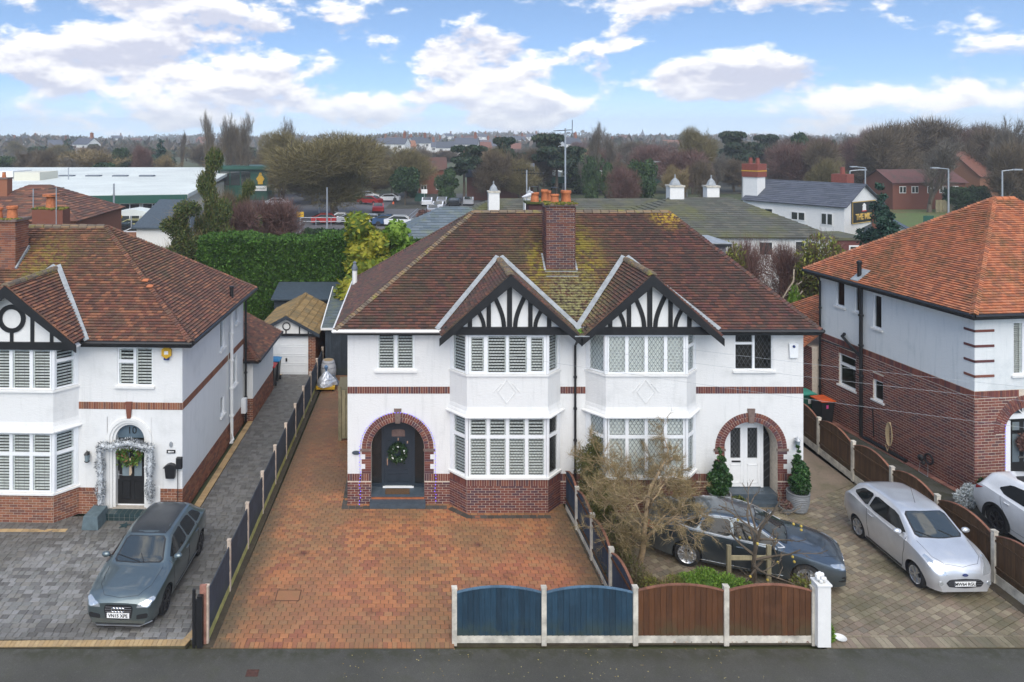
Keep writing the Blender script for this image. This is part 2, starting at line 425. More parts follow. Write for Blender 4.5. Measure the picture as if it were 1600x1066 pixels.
def paver_red(t, p, c):
 n = t.noise(p, .55, 5, .6); n2 = t.noise(p, 2.6, 5, .65)
 g = t.math('MULTIPLY', t.map(n, .40, .62), .75); c = t.mix(t.math('MULTIPLY', g, .9), c, (.20, .125, .06))
 g = t.map(n2, .58, .8); c = t.mix(t.math('MULTIPLY', g, .75), c, (.11, .085, .06)); sp = t.math('MULTIPLY', t.spot(p, (3.2, 18.9, 0), .5, 2.2), t.map(n2, .3, .6)); c = t.mix(t.math('MULTIPLY', sp, .45), c, (.42, .13, .07)); sp = t.math('MULTIPLY', t.spot(p, (-1.8, 18.2, 0), .5, 2.6), t.map(n2, .3, .6)); c = t.mix(t.math('MULTIPLY', sp, .4), c, (.42, .15, .075))
 sx = t.n.new('ShaderNodeSeparateXYZ'); t.l.new(p, sx.inputs[0])
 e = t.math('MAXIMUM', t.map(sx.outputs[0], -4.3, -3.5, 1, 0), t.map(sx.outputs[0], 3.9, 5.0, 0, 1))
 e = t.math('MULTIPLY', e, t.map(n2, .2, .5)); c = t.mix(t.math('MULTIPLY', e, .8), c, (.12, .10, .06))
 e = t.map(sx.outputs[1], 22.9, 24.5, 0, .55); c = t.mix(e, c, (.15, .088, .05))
 for (q, r) in (((1.95, 20.6, 0), .22), ((2.6, 19.1, 0), .32), ((-.9, 17.7, 0), .3), ((-3.4, 18.0, 0), .25), ((-2.9, 20.2, 0), .2)):
  s_ = t.math('MULTIPLY', t.spot(p, q, .02, r), t.map(n2, .3, .6)); c = t.mix(t.math('MULTIPLY', s_, .9), c, (.10, .03, .025))
 return c
MT['paver_red'] = pieces('red_block_paving', [(.36, .145, .062), (.42, .17, .070), (.31, .125, .062), (.38, .19, .085), (.45, .185, .075), (.29, .11, .06)], .62, None, 1, (.5, .7), .3, .35, 70, .003, paver_red)
def paver_grey(t, p, c):
 n = t.noise(p, .8, 6, .62); n2 = t.noise(p, 3.5, 5, .65)
 d = t.math('MAXIMUM', t.spot(p, (-9.0, 18.9, 0), .9, 2.4, (1, 1, 1)), t.math('MULTIPLY', t.spot(p, (-5.9, 16.7, 0), .3, 1.2, (.7, 1.5, 1)), .8))
 d = t.math('MULTIPLY', d, t.map(n, .32, .52)); c = t.mix(t.math('SUBTRACT', .55, d, True), c, (.085, .078, .066))
 c = t.mix(t.math('MULTIPLY', t.map(n2, .55, .75), .5), c, (.07, .075, .045))
 return c
MT['paver_grey'] = pieces('grey_block_paving', [(.20, .20, .19), (.24, .235, .225), (.17, .165, .16), (.27, .265, .26), (.13, .125, .12), (.22, .21, .19)], .55, None, 1, (.5, .7), .3, .35, 70, .003, paver_grey)
def paver_buff(t, p, c):
 n = t.noise(p, .7, 6, .62); n2 = t.noise(p, 3.0, 5, .65)
 c = t.mix(t.math('MULTIPLY', t.map(n, .42, .68), .75), c, (.115, .105, .055)); return t.mix(t.math('MULTIPLY', t.map(n2, .55, .78), .5), c, (.08, .07, .045))
MT['paver_buff'] = pieces('buff_block_paving', [(.23, .185, .13), (.27, .22, .15), (.20, .155, .11), (.25, .19, .14), (.31, .26, .18), (.19, .16, .12)], .68, None, 1, (.5, .7), .3, .35, 70, .003, paver_buff)
MT['edging_cream'] = pieces('cream_edging_block', [(.46, .31, .15), (.50, .35, .18), (.42, .29, .15)], .7, (.24, .17, .09), 2, (.5, .75))
MT['edging_dark'] = pieces('charcoal_edging_block', [(.075, .066, .055), (.09, .08, .068), (.06, .054, .045)], .7, (.06, .07, .03), 2, (.55, .75))
MT['edging_red'] = pieces('red_edging_block', [(.26, .12, .085), (.30, .14, .10), (.22, .10, .08)], .8)
t = NT('joint_sand'); p = t.pos(); t.set(t.ramp(t.noise(p, 3, 5), [(.35, (.055, .045, .03)), (.7, (.10, .09, .05))]), .95); MT['joint'] = t.m
t = NT('tarmac'); p = t.pos()
n = t.noise(p, 60, 5, .8); b = t.noise(p, .5, 6, .6); m_ = t.map(t.noise(p, 1.6, 6, .7), .48, .72)
c = t.mix(.8, t.ramp(b, [(.3, (.048, .046, .038)), (.7, (.072, .069, .058))]), t.ramp(n, [(.3, (.5, .5, .5)), (.72, (1.9, 1.9, 1.9))]), 'MULTIPLY')
c = t.mix(t.math('MULTIPLY', m_, .45), c, (.060, .062, .034)); sx = t.n.new('ShaderNodeSeparateXYZ'); t.l.new(p, sx.inputs[0]); c = t.mix(t.math('MULTIPLY', t.map(sx.outputs[1], 15.8, 16.4), t.map(t.noise(p, 2.5, 6, .7), .38, .62)), c, (.040, .040, .022)); c = t.mix(t.math('MULTIPLY', t.map(t.noise(p, 7, 6, .75), .58, .66), .35), c, (.13, .125, .105)); t.set(c, .78); t.bump(n, .6, .006); MT['tarmac'] = t.m
MT['asphalt_far'] = simple('car_park_asphalt', (.115, .115, .12), .9, .2, .2)
def ground_mat(name, stops, sc):
 t = NT(name); p = t.pos(); n = t.noise(p, sc, 8, .65); n2 = t.noise(p, sc * 14, 4, .6)
 c = t.ramp(n, stops); c = t.mix(.5, c, t.ramp(n2, [(.3, .5), (.7, 1.4)]), 'MULTIPLY'); t.set(c, .95); return t.m
MT['ground'] = ground_mat('winter_ground', [(.3, (.06, .055, .03)), (.5, (.075, .085, .035)), (.62, (.055, .075, .03)), (.75, (.10, .085, .055))], .03)
MT['grass'] = ground_mat('grass', [(.3, (.055, .085, .025)), (.55, (.08, .125, .03)), (.8, (.11, .10, .045))], .2)
MT['grass_leaves'] = ground_mat('grass_under_fallen_leaves', [(.35, (.085, .15, .03)), (.52, (.10, .13, .035)), (.7, (.17, .085, .045))], .12)
MT['gravel'] = pieces('gravel', [(.22, .12, .08), (.28, .2, .14), (.16, .1, .08), (.33, .27, .2), (.12, .11, .08)], .9)
def foliage(name, cols, rough=.7, trans=.0):
 t = NT(name); r = t.rnd(); p = t.pos(); n = len(cols)
 c = t.ramp(r, [(i / n, cc) for i, cc in enumerate(cols)], 'CONSTANT')
 c = t.mix(.45, c, t.ramp(t.noise(p, 1.3, 3), [(.3, .55), (.7, 1.35)]), 'MULTIPLY')
 t.set(c, rough); t.b.inputs['Specular IOR Level'].default_value = .3; return t.m
MT['hedge'] = foliage('hedge_leaves', [(.045, .115, .015), (.065, .15, .02), (.035, .085, .014), (.085, .17, .025), (.03, .065, .015)])
MT['gold'] = foliage('golden_conifer_leaves', [(.24, .25, .02), (.17, .21, .02), (.30, .28, .03), (.10, .15, .02)])
MT['lime'] = foliage('bright_green_leaves', [(.10, .20, .02), (.14, .25, .03), (.07, .14, .02), (.18, .28, .04)])
MT['evergreen'] = foliage('dark_evergreen_leaves', [(.022, .052, .020), (.032, .068, .024), (.018, .040, .018), (.045, .080, .028)])
MT['bluegreen'] = foliage('blue_green_needles', [(.018, .052, .036), (.026, .068, .045), (.014, .038, .030), (.04, .085, .055)])
MT['olive'] = foliage('olive_leaves', [(.085, .095, .025), (.11, .115, .03), (.065, .075, .022), (.14, .13, .04)])
MT['ivy'] = foliage('ivy_leaves', [(.060, .085, .022), (.085, .115, .025), (.040, .065, .020), (.13, .14, .04)])
MT['topiary'] = foliage('glossy_bay_leaves', [(.022, .065, .018), (.032, .085, .022), (.055, .12, .03), (.018, .045, .015)], .4)
MT['twig_tan'] = foliage('tan_twigs', [(.22, .165, .075), (.27, .20, .09), (.17, .125, .06), (.31, .24, .12)])
MT['twig_brown'] = foliage('brown_twigs', [(.115, .085, .055), (.14, .105, .065), (.09, .068, .045), (.17, .13, .08)])
MT['twig_olive'] = foliage('olive_twigs', [(.155, .130, .055), (.19, .155, .065), (.12, .10, .045), (.22, .18, .08)])
MT['twig_red'] = foliage('reddish_twigs', [(.135, .070, .060), (.17, .09, .075), (.10, .058, .05), (.19, .11, .09)])
MT['twig_grey'] = foliage('grey_twigs', [(.13, .115, .095), (.16, .14, .115), (.10, .09, .075), (.19, .165, .13)])
MT['bark'] = simple('brown_bark', (.13, .10, .07), .9, .35, 8, .5, 30)
MT['bark_tan'] = simple('tan_bark', (.31, .22, .125), .9, .3, 10, .5, 30)
MT['bark_pale'] = simple('pale_bark', (.30, .25, .19), .9, .3, 6, .5, 30)
def boards(name, c, v=.25):
 t = NT(name); p = t.pos(); m = t.n.new('ShaderNodeMapping'); m.inputs['Scale'].default_value = (30, 30, 2.2); t.l.new(p, m.inputs[0])
 n = t.noise(m.outputs[0], 1, 4, .6); r = t.rnd()
 cc = t.ramp(n, [(.3, tuple(x * (1 - v) for x in c)), (.7, tuple(x * (1 + v) for x in c))])
 cc = t.mix(.6, cc, t.ramp(r, [(0, .6), (1, 1.4)]), 'MULTIPLY'); w2 = t.noise(p, 2.3, 5, .65); cc = t.mix(t.math('MULTIPLY', t.map(w2, .48, .72), .35), cc, tuple(x * 1.7 + .015 for x in c)); sx = t.n.new('ShaderNodeSeparateXYZ'); t.l.new(p, sx.inputs[0]); cc = t.mix(t.math('MULTIPLY', t.map(sx.outputs[2], .2, .65, 1, 0), t.map(w2, .4, .6)), cc, tuple(x * .6 + y for x, y in zip(c, (.022, .028, .012)))); t.set(cc, .8); t.bump(n, .4, .004); return t.m
MT['fence_blue'] = boards('blue_stained_board', (.010, .036, .062))
MT['fence_brown'] = boards('brown_stained_board', (.085, .031, .009))
MT['fence_grey'] = boards('slate_grey_board', (.040, .050, .066))
MT['fence_old'] = boards('weathered_board', (.26, .22, .13))
MT['wood'] = boards('raw_timber', (.30, .21, .11))
MT['timber_cap'] = boards('red_brown_capping', (.20, .085, .05))
MT['shed'] = boards('dark_blue_grey_cladding', (.030, .040, .052))
MT['chrome'] = simple('chrome', (.75, .76, .78), .12, .02, metal=1)
MT['steel'] = simple('galvanised_steel', (.42, .44, .46), .45, .12, metal=.6)
MT['yellow'] = simple('yellow_plastic', (.62, .36, .02), .5, .08)
MT['orange_lid'] = simple('orange_red_plastic', (.62, .10, .02), .5, .08)
MT['blue_lid'] = simple('blue_plastic', (.02, .20, .42), .5, .08)
MT['red_pl'] = simple('red_plastic', (.5, .03, .03), .5, .08)
MT['green_pl'] = simple('green_plastic', (.010, .075, .050), .5, .08)
MT['green_lid'] = simple('teal_green_plastic', (.05, .30, .22), .5, .08)
MT['tyre'] = simple('tyre_rubber', (.018, .018, .019), .8, .2)
MT['foil'] = simple('silver_sheet', (.68, .70, .74), .35, .2, 4, .6, 6, .1, metal=.5)
MT['barrel'] = boards('grey_barrel_stave', (.36, .36, .37), .15)
MT['canvas_dark'] = simple('grey_cover', (.14, .16, .19), .8, .2)
MT['navy'] = simple('dark_slate_blue_door', (.022, .034, .048), .35, .1)
MT['fan_glass'] = simple('obscured_glass', (.16, .11, .10), .25, .2)
MT['fan_glass2'] = simple('frosted_glass', (.20, .25, .27), .2, .1)
MT['fan_glass3'] = simple('blue_grey_glass', (.12, .17, .21), .2, .1)
MT['tile_teal'] = simple('teal_black_tile', (.025, .05, .055), .35, .2)
MT['blue_cap'] = boards('blue_stained_capping', (.07, .13, .19))
MT['fence_navy'] = boards('navy_stained_board', (.024, .042, .072))
MT['fence_brown2'] = boards('dark_brown_board', (.085, .043, .018))
MT['mossy_board'] = simple('mossy_gravel_board', (.40, .37, .12), .85, .35, 4, .3)
MT['post_pale'] = simple('pale_pinkish_post', (.52, .42, .33), .85, .3, 7, .3)
MT['rusty'] = simple('rust_stained_post', (.30, .14, .10), .8, .5, 4, .3)
MT['soil'] = ground_mat('soil', [(.3, (.04, .03, .02)), (.55, (.07, .055, .035)), (.75, (.06, .065, .03))], 2)
MT['gunmetal'] = simple('dark_grey_roof_paint', (.055, .062, .070), .3, .08, metal=.5)
MT['budyellow'] = simple('yellow_bud', (.55, .40, .08), .7, .2)
MT['limeolive'] = foliage('yellow_green_leaves', [(.20, .22, .035), (.14, .17, .03), (.26, .26, .05), (.10, .11, .03), (.16, .12, .05)])
MT['planter'] = simple('ribbed_grey_planter', (.20, .21, .22), .6, .15)
MT['silverleaf'] = foliage('silver_leaves', [(.50, .54, .54), (.38, .42, .42), (.60, .62, .62)])
MT['pink'] = simple('pink_sticker', (.6, .08, .25), .5); MT['blue_rag'] = simple('blue_cloth', (.12, .22, .36), .8, .3); MT['ribbon'] = simple('beige_ribbon', (.50, .38, .26), .7)
MT['lime2'] = foliage('wreath_leaves', [(.09, .20, .03), (.14, .28, .05), (.06, .13, .03), (.20, .26, .06), (.25, .13, .06)])
MT['tinsel'] = foliage('frosted_tinsel', [(.22, .24, .25), (.15, .16, .17), (.34, .36, .37), (.09, .10, .11), (.62, .64, .65)], .4)
MT['trim'] = simple('bright_trim', (.72, .73, .75), .25, .02, metal=.35)
MT['teal_stone'] = simple('teal_grey_stone', (.10, .14, .155), .7, .2); MT['mat_brown'] = simple('coir_mat', (.10, .055, .025), .95, .3, 30)
t = NT('violet_bulb'); t.set((.08, .05, .6), .4); t.b.inputs['Emission Color'].default_value = (.25, .15, 1, 1); t.b.inputs['Emission Strength'].default_value = .7; MT['bulb'] = t.m
MT['rope'] = simple('pale_rope', (.45, .34, .20), .9, .2, 30); MT['rust_dark'] = simple('rusty_iron', (.075, .032, .022), .8, .3, 20); MT['gullwhite'] = simple('gull_feathers', (.6, .6, .62), .7, .3, 12)
MT['leafdry'] = foliage('dry_leaves', [(.30, .24, .09), (.22, .15, .06), (.36, .30, .14)])
MT['redbrick'] = simple('painted_red_chimney', (.22, .06, .042), .7, .15); MT['gold_paint'] = simple('gold_lettering', (.65, .42, .10), .4, .05); MT['creamwall'] = simple('cream_cladding', (.62, .60, .50), .7, .08); MT['roofwhite'] = simple('pale_metal_roof', (.66, .69, .64), .6, .12, .15); MT['bluepane'] = simple('blue_window_film', (.05, .35, .5), .3)
MT['hollygreen'] = foliage('holly_leaves', [(.030, .065, .024), (.045, .085, .03), (.025, .05, .02), (.06, .10, .03)]); MT['pinegreen'] = foliage('pine_needles', [(.026, .050, .028), (.036, .064, .034), (.020, .040, .025), (.055, .065, .035)])
MT['beech'] = foliage('copper_beech_leaves', [(.22, .075, .03), (.17, .06, .03), (.28, .11, .04)]); MT['farwood'] = foliage('far_wood', [(.10, .085, .065), (.13, .10, .075), (.07, .075, .05), (.055, .07, .05), (.15, .12, .09)])
# ---------------------------------------------------------------- building kit
def wall_cells(mb, u0, u1, z0, z1, holes=(), reveal=.10, y=0.0):
 us = sorted({u0, u1, *[min(max(h[0], u0), u1) for h in holes], *[min(max(h[1], u0), u1) for h in holes]})
 zs = sorted({z0, z1, *[min(max(h[2], z0), z1) for h in holes], *[min(max(h[3], z0), z1) for h in holes]})
 for a, b in zip(us, us[1:]):
  for c, d in zip(zs, zs[1:]):
   if b - a < 1e-5 or d - c < 1e-5: continue
   m, n = (a + b) / 2, (c + d) / 2
   if any(h[0] < m < h[1] and h[2] < n < h[3] for h in holes): continue
   mb.face([(a, y, c), (b, y, c), (b, y, d), (a, y, d)])
 for h in holes:
  a, b, c, d = max(h[0], u0), min(h[1], u1), max(h[2], z0), min(h[3], z1)
  if b <= a or d <= c: continue
  if len(h) > 4: continue
  mb.face([(a, y, c), (a, y, d), (a, y + reveal, d), (a, y + reveal, c)])
  mb.face([(b, y, c), (b, y + reveal, c), (b, y + reveal, d), (b, y, d)])
  mb.face([(a, y, d), (b, y, d), (b, y + reveal, d), (a, y + reveal, d)])
  mb.face([(a, y, c), (a, y + reveal, c), (b, y + reveal, c), (b, y, c)])
def arch_pts(cx, r, zs, n=20): return [(cx - r * math.cos(PI * k / n), zs + r * math.sin(PI * k / n)) for k in range(n + 1)]
def arch_fill(mb, cx, r, zs, top, y=0.0, depth=.5, jamb=None):
 pts = arch_pts(cx, r, zs)
 for (a, b) in zip(pts, pts[1:]):
  mb.face([(a[0], y, a[1]), (b[0], y, b[1]), (b[0], y, top), (a[0], y, top)])
  mb.face([(a[0], y, a[1]), (a[0], y + depth, a[1]), (b[0], y + depth, b[1]), (b[0], y, b[1])])
 if jamb is not None:
  for s in (-1, 1): mb.face([(cx + s * r, y, jamb), (cx + s * r, y + depth, jamb), (cx + s * r, y + depth, zs), (cx + s * r, y, zs)])
def clip_poly(poly, box):
 """clip convex poly (list of (u,v)) by rect box (u0,u1,v0,v1)"""
 for ax, val, keep_gt in ((0, box[0], True), (0, box[1], False), (1, box[2], True), (1, box[3], False)):
  out = []
  for i in range(len(poly)):
   p, q = poly[i], poly[(i + 1) % len(poly)]
   pi = p[ax] >= val if keep_gt else p[ax] <= val; qi = q[ax] >= val if keep_gt else q[ax] <= val
   if pi: out.append(p)
   if pi != qi:
    t = (val - p[ax]) / (q[ax] - p[ax]); out.append((p[0] + (q[0] - p[0]) * t, p[1] + (q[1] - p[1]) * t))
  poly = out
  if len(poly) < 3: return []
 return poly
def roof_slope(parent, pts3, mat, name='roof_slope', du=.165, dv=.108, lift=.046, under=True, stuff_name='roof_tile', skip=None):
 """pts3: convex planar polygon, first edge = eave. Makes a solid slope (part) and its tiles (stuff, child)"""
 P = [Vector(p) for p in pts3]
 U = (P[1] - P[0]).normalized(); N = U.cross(P[-1] - P[0]).normalized()
 if N.z < 0: N = -N
 V = N.cross(U)
 if V.z < 0: V = -V
 O = P[0]
 poly = [((p - O).dot(U), (p - O).dot(V)) for p in P]
 b = MB(); th = .06
 lo = [p - N * th for p in P]; hi = [p - N * .004 for p in P]
 b.face(hi); b.face(lo[::-1])
 for k in range(len(P)): j = (k + 1) % len(P); b.face([lo[k], lo[j], hi[j], hi[k]])
 ro = b.build(name, mat, parent)
 mb = MB()
 umin, umax = min(p[0] for p in poly), max(p[0] for p in poly); vmin, vmax = min(p[1] for p in poly), max(p[1] for p in poly)
 j = 0; v = vmin - .02
 rr = random.Random(len(P) * 13 + int(umax * 100))
 while v < vmax:
  u = umin - (du / 2 if j % 2 else 0) - .01
  sag = rr.uniform(-.002, .002)
  while u < umax:
   c = clip_poly(poly, (u + .003, u + du - .003, v, v + dv + .012))
   if len(c) >= 3:
    ar = abs(sum(c[i][0] * c[(i + 1) % len(c)][1] - c[(i + 1) % len(c)][0] * c[i][1] for i in range(len(c)))) / 2
    mu = sum(q[0] for q in c) / len(c); mv = sum(q[1] for q in c) / len(c)
    if ar > 2e-4 and not (skip and skip(O + U * mu + V * mv)):
     jit = rr.uniform(-.004, .004); tl = rr.uniform(-.02, .02)
     top = [O + U * q[0] + V * q[1] + N * (.004 + max(.003, lift * (1 - (q[1] - v) / dv) + .006 + jit + tl * (q[0] - mu) + sag)) for q in c]
     bot = [O + U * q[0] + V * q[1] - N * .003 for q in c]
     it = [mb.P(x) for x in top]; ib = [mb.P(x) for x in bot]; mb.f.append(it)
     for k in range(len(c)):
      k2 = (k + 1) % len(c)
      if c[k][1] > v + dv * .95 and c[k2][1] > v + dv * .95: continue
      mb.f.append([ib[k], ib[k2], it[k2], it[k]])
   u += du
  v += dv; j += 1
 mb.build(stuff_name, mat, ro, 'stuff')
 return ro
RIDGE_ME = {}
def ridge_line(parent, a, b, mat, name='ridge_tile', L=.31, r=.11, w=.13):
 a = Vector(a); b = Vector(b); d = b - a; n = max(1, round(d.length / L)); st = d / n
 key = (mat.name, round(st.length, 2), r)
 if key not in RIDGE_ME:
  m = MB(); k = 6; rings = []
  for x, rr_ in ((0, r * 1.06), (st.length * .93, r)):
   rings.append([(x, -math.cos(PI * i / k) * rr_ * 1.15, math.sin(PI * i / k) * rr_ - .05) for i in range(k + 1)])
  for i in range(k): m.face([rings[0][i], rings[1][i], rings[1][i + 1], rings[0][i + 1]])
  m.face(rings[0]); m.face(rings[1][::-1])
  RIDGE_ME[key] = m.mesh(name, mat)
 me = RIDGE_ME[key]
 X = st.normalized(); Y = Vector((0, 0, 1)).cross(X).normalized(); Z = X.cross(Y)
 for i in range(n):
  o = objm(name, me, parent); p = a + st * i + Z * random.uniform(-.008, .008)
  o.matrix_local = Matrix(((X.x, Y.x, Z.x, p.x), (X.y, Y.y, Z.y, p.y), (X.z, Y.z, Z.z, p.z), (0, 0, 0, 1)))
def hip_line(parent, a, b, mat, name='hip_tile', L=.105):
 """bonnet tiles stepping up a hip: joined"""
 a = Vector(a); b = Vector(b); d = b - a; n = int(d.length / L); st = d / n; X = st.normalized(); Y = Vector((0, 0, 1)).cross(X).normalized(); Z = X.cross(Y)
 m = MB()
 for i in range(n):
  p = a + st * i + Z * random.uniform(-.006, .006); q = p + st * 1.05
  for s in (-1, 1):
   m.hexa([p + Z * .055, p + Y * s * .11 + Z * -.01, q + Y * s * .10 + Z * -.035, q + Z * .025,
     p + Z * .08, p + Y * s * .12 + Z * .015, q + Y * s * .11 + Z * -.01, q + Z * .05])
 m.build(name, mat, parent, 'stuff')
# ---- bricks: a house collects them, the ones nearest the lens become parts, the rest one mesh
class Bricks:
 def __init__(s, H, mat, name='brick'): s.H = H; s.mat = mat; s.full = []; s.rest = MB(); s.name = name
 def wall(s, T, u0, u1, z0, z1, holes=(), bw=.215, bh=.062, j=.013, proud=.009, off=0):
  k = 0; z = z0
  while z + bh * .5 < z1:
   zt = min(z + bh, z1); u = u0 - (bw + j) * (0 if k % 2 else .5) + off
   while u < u1:
    a, b = max(u, u0), min(u + bw, u1)
    segs = [(a, b)] if b - a > .02 else []
    for h in holes:
     if h[3] <= z + .01 or h[2] >= zt - .01: continue
     ns = []
     for (p, q) in segs:
      if q <= h[0] or p >= h[1]: ns.append((p, q)); continue
      if p < h[0] - .02: ns.append((p, h[0]))
      if q > h[1] + .02: ns.append((h[1], q))
     segs = ns
    for (p, q) in segs:
     if abs(q - p - bw) < .003 and zt - z > bh - .003: s.full.append((T, p, z, bw, bh, proud))
     else: s.rest.T = T; s.rest.box(p, q, -proud, .004, z, zt)
    u += bw + j
   z += bh + j; k += 1
 def soldier(s, T, u0, u1, z0, z1, w=.065, j=.01, proud=.010, objs=True, holes=()):
  n = max(1, round((u1 - u0) / (w + j))); st = (u1 - u0) / n
  for k in range(n):
   a = u0 + k * st
   if any(h[0] < a + st / 2 < h[1] for h in holes): continue
   if objs: s.full.append((T, a + j / 2, z0, st - j, z1 - z0, proud))
   else: s.rest.T = T; s.rest.box(a + j / 2, a + st - j / 2, -proud, .004, z0, z1)
 def arch(s, T, cx, zs, r0, r1, proud=.012, rings=2):
  dr = (r1 - r0) / rings
  for q in range(rings):
   ra, rb = r0 + q * dr + .006, r0 + (q + 1) * dr - .006; n = round(PI * (ra + rb) / 2 / .078)
   for k in range(n):
    ang = PI * (k + .5) / n
    if abs(ang - PI / 2) < .09: continue
    Rm = Matrix.Translation((cx, 0, zs)) @ Matrix.Rotation(-(ang - PI / 2), 4, 'Y').inverted()
    TT = T @ Rm; w = .066
    s.full.append((TT, -w / 2, ra, w, rb - ra, proud))
 def done(s, limit=300, camdist=None):
  Hw = Matrix.Translation(s.H.location) @ Matrix.Rotation(s.H.rotation_euler.z, 4, 'Z')
  cp = Vector((0, 0, CAM_H))
  def dist(e):
   p = Hw @ (e[0] @ Vector((e[1], 0, e[2]))); return (p - cp).length / math.sqrt(e[3] * e[4] + .004)
  s.full.sort(key=dist); cache = {}
  for e in s.full[:limit]:
   T, u, z, w, h, pr = e; key = (round(w, 3), round(h, 3), pr)
   if key not in cache:
    m = MB(); m.box(0, key[0], -pr, .004, 0, key[1]); cache[key] = m.mesh(s.name, s.mat)
   o = objm(s.name, cache[key], s.H); o.matrix_local = T @ Matrix.Translation((u, 0, z))
  for e in s.full[limit:]:
   T, u, z, w, h, pr = e; s.rest.T = T; s.rest.box(u, u + w, -pr, .004, z, z + h)
  if s.rest.v: s.rest.build(s.name + '_course', s.mat, s.H, 'stuff')
def clip_seg(a, b, r):
 """Liang-Barsky clip to rect (u0,u1,z0,z1)"""
 t0, t1 = 0.0, 1.0; dx_, dz_ = b[0] - a[0], b[1] - a[1]
 for p, q in ((-dx_, a[0] - r[0]), (dx_, r[1] - a[0]), (-dz_, a[1] - r[2]), (dz_, r[3] - a[1])):
  if abs(p) < 1e-9:
   if q < 0: return None
  else:
   t = q / p
   if p < 0: t0 = max(t0, t)
   else: t1 = min(t1, t)
 if t0 >= t1: return None
 return ((a[0] + dx_ * t0, a[1] + dz_ * t0), (a[0] + dx_ * t1, a[1] + dz_ * t1))
def window(H, T, u0, u1, z0, z1, cells, lead='diamond', blind=True, y=.05, fw=.05, sill=True, arch=None, name='window', frame_mat='upvc', room=True, lead_w=.006, dpitch=(.105, .165), slat=.062, sill_mat='white', blind_cells=None, tilt=.20):
 """cells: list of (ua, ub, za, zb) fractions"""
 fr = MB(T); lw = MB(T); bl = MB(T); W = u1 - u0; Hh = z1 - z0; panes = []
 for ci, c in enumerate(cells):
  a, b, p, q = u0 + W * c[0], u0 + W * c[1], z0 + Hh * c[2], z0 + Hh * c[3]
  f = fw if len(c) < 5 else c[4]
  fr.box(a, b, y - .03, y + .04, p, p + f); fr.box(a, b, y - .03, y + .04, q - f, q)
  fr.box(a, a + f, y - .03, y + .04, p + f, q - f); fr.box(b - f, b, y - .03, y + .04, p + f, q - f)
  r = (a + f, b - f, p + f, q - f); panes.append(r)
  gu, gz = r[1] - r[0], r[3] - r[2]
  if lead == 'diamond':
   pu = gu / max(1, round(gu / dpitch[0])); pz = pu * dpitch[1] / dpitch[0]; s_ = pz / pu
   n = int((gu + gz / s_) / pu) + 2
   for k in range(-n, n + 1):
    for sg in (1, -1):
     x0 = r[0] + k * pu
     s0 = (x0 - 30 * sg, r[2] - 30 * s_) ; s1 = (x0 + 30 * sg, r[2] + 30 * s_)
     e = clip_seg(s0, s1, r)
     if e: lw.bar((e[0][0], y + .002, e[0][1]), (e[1][0], y + .002, e[1][1]), lead_w, .006, (0, 1, 0)) if False else flat_bar(lw, e, y - .004, lead_w)
  elif lead == 'square':
   nu = max(2, round(gu / .16)); nz = max(2, round(gz / .21))
   for k in range(1, nu): x = r[0] + gu * k / nu; flat_bar(lw, ((x, r[2]), (x, r[3])), y - .004, lead_w)
   for k in range(1, nz): z = r[2] + gz * k / nz; flat_bar(lw, ((r[0], z), (r[1], z)), y - .004, lead_w)
  if blind and (blind_cells is None or ci in blind_cells):
   n = int(gz / slat)
   yb = y + .065
   for k in range(n):
    z = r[2] + (k + .5) * gz / n; hh = slat * tilt
    bl.face([(r[0] - .01, yb - .026, z - hh), (r[1] + .01, yb - .026, z - hh), (r[1] + .01, yb + .026, z + hh), (r[0] - .01, yb + .026, z + hh)])
   for x in (r[0] + .015, r[1] - .015): bl.box(x - .02, x + .02, yb - .031, yb - .027, r[2] - .01, r[3] + .01)
 fo = fr.build(name, MT[frame_mat], H)
 for r in panes:
  g = MB(T); g.face([(r[0], y + .005, r[2]), (r[1], y + .005, r[2]), (r[1], y + .005, r[3]), (r[0], y + .005, r[3])])
  g.build('pane', MT['glass'], fo)
 if lw.v: lw.build('leading', MT['leading'], fo, 'stuff')
 if bl.v: bl.build('blind', MT['blind'], fo, 'stuff')
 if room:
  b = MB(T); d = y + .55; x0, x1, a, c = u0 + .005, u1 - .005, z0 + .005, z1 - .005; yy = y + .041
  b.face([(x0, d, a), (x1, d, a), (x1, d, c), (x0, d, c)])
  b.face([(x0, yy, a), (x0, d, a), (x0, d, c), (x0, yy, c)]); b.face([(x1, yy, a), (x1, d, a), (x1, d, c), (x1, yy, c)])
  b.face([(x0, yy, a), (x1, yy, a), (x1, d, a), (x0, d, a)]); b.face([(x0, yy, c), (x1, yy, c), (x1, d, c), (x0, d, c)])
  b.build('room_shade_box', MT['room'], fo)  # shallow box added behind the panes, coloured dark to stand for room shade
 if sill:
  s_ = MB(T); s_.box(u0 - .07, u1 + .07, -.07, y - .031, z0 - .07, z0 - .004); s_.build('window_sill', MT[sill_mat], fo)
 return fo
def flat_bar(mb, e, y, w):
 (a, b), (c, d) = e; dx_, dz_ = c - a, d - b; L = math.hypot(dx_, dz_) or 1; nx, nz = -dz_ / L * w / 2, dx_ / L * w / 2
 q = [(a - nx, b - nz), (c - nx, d - nz), (c + nx, d + nz), (a + nx, b + nz)]
 mb.face([(p[0], y, p[1]) for p in q])
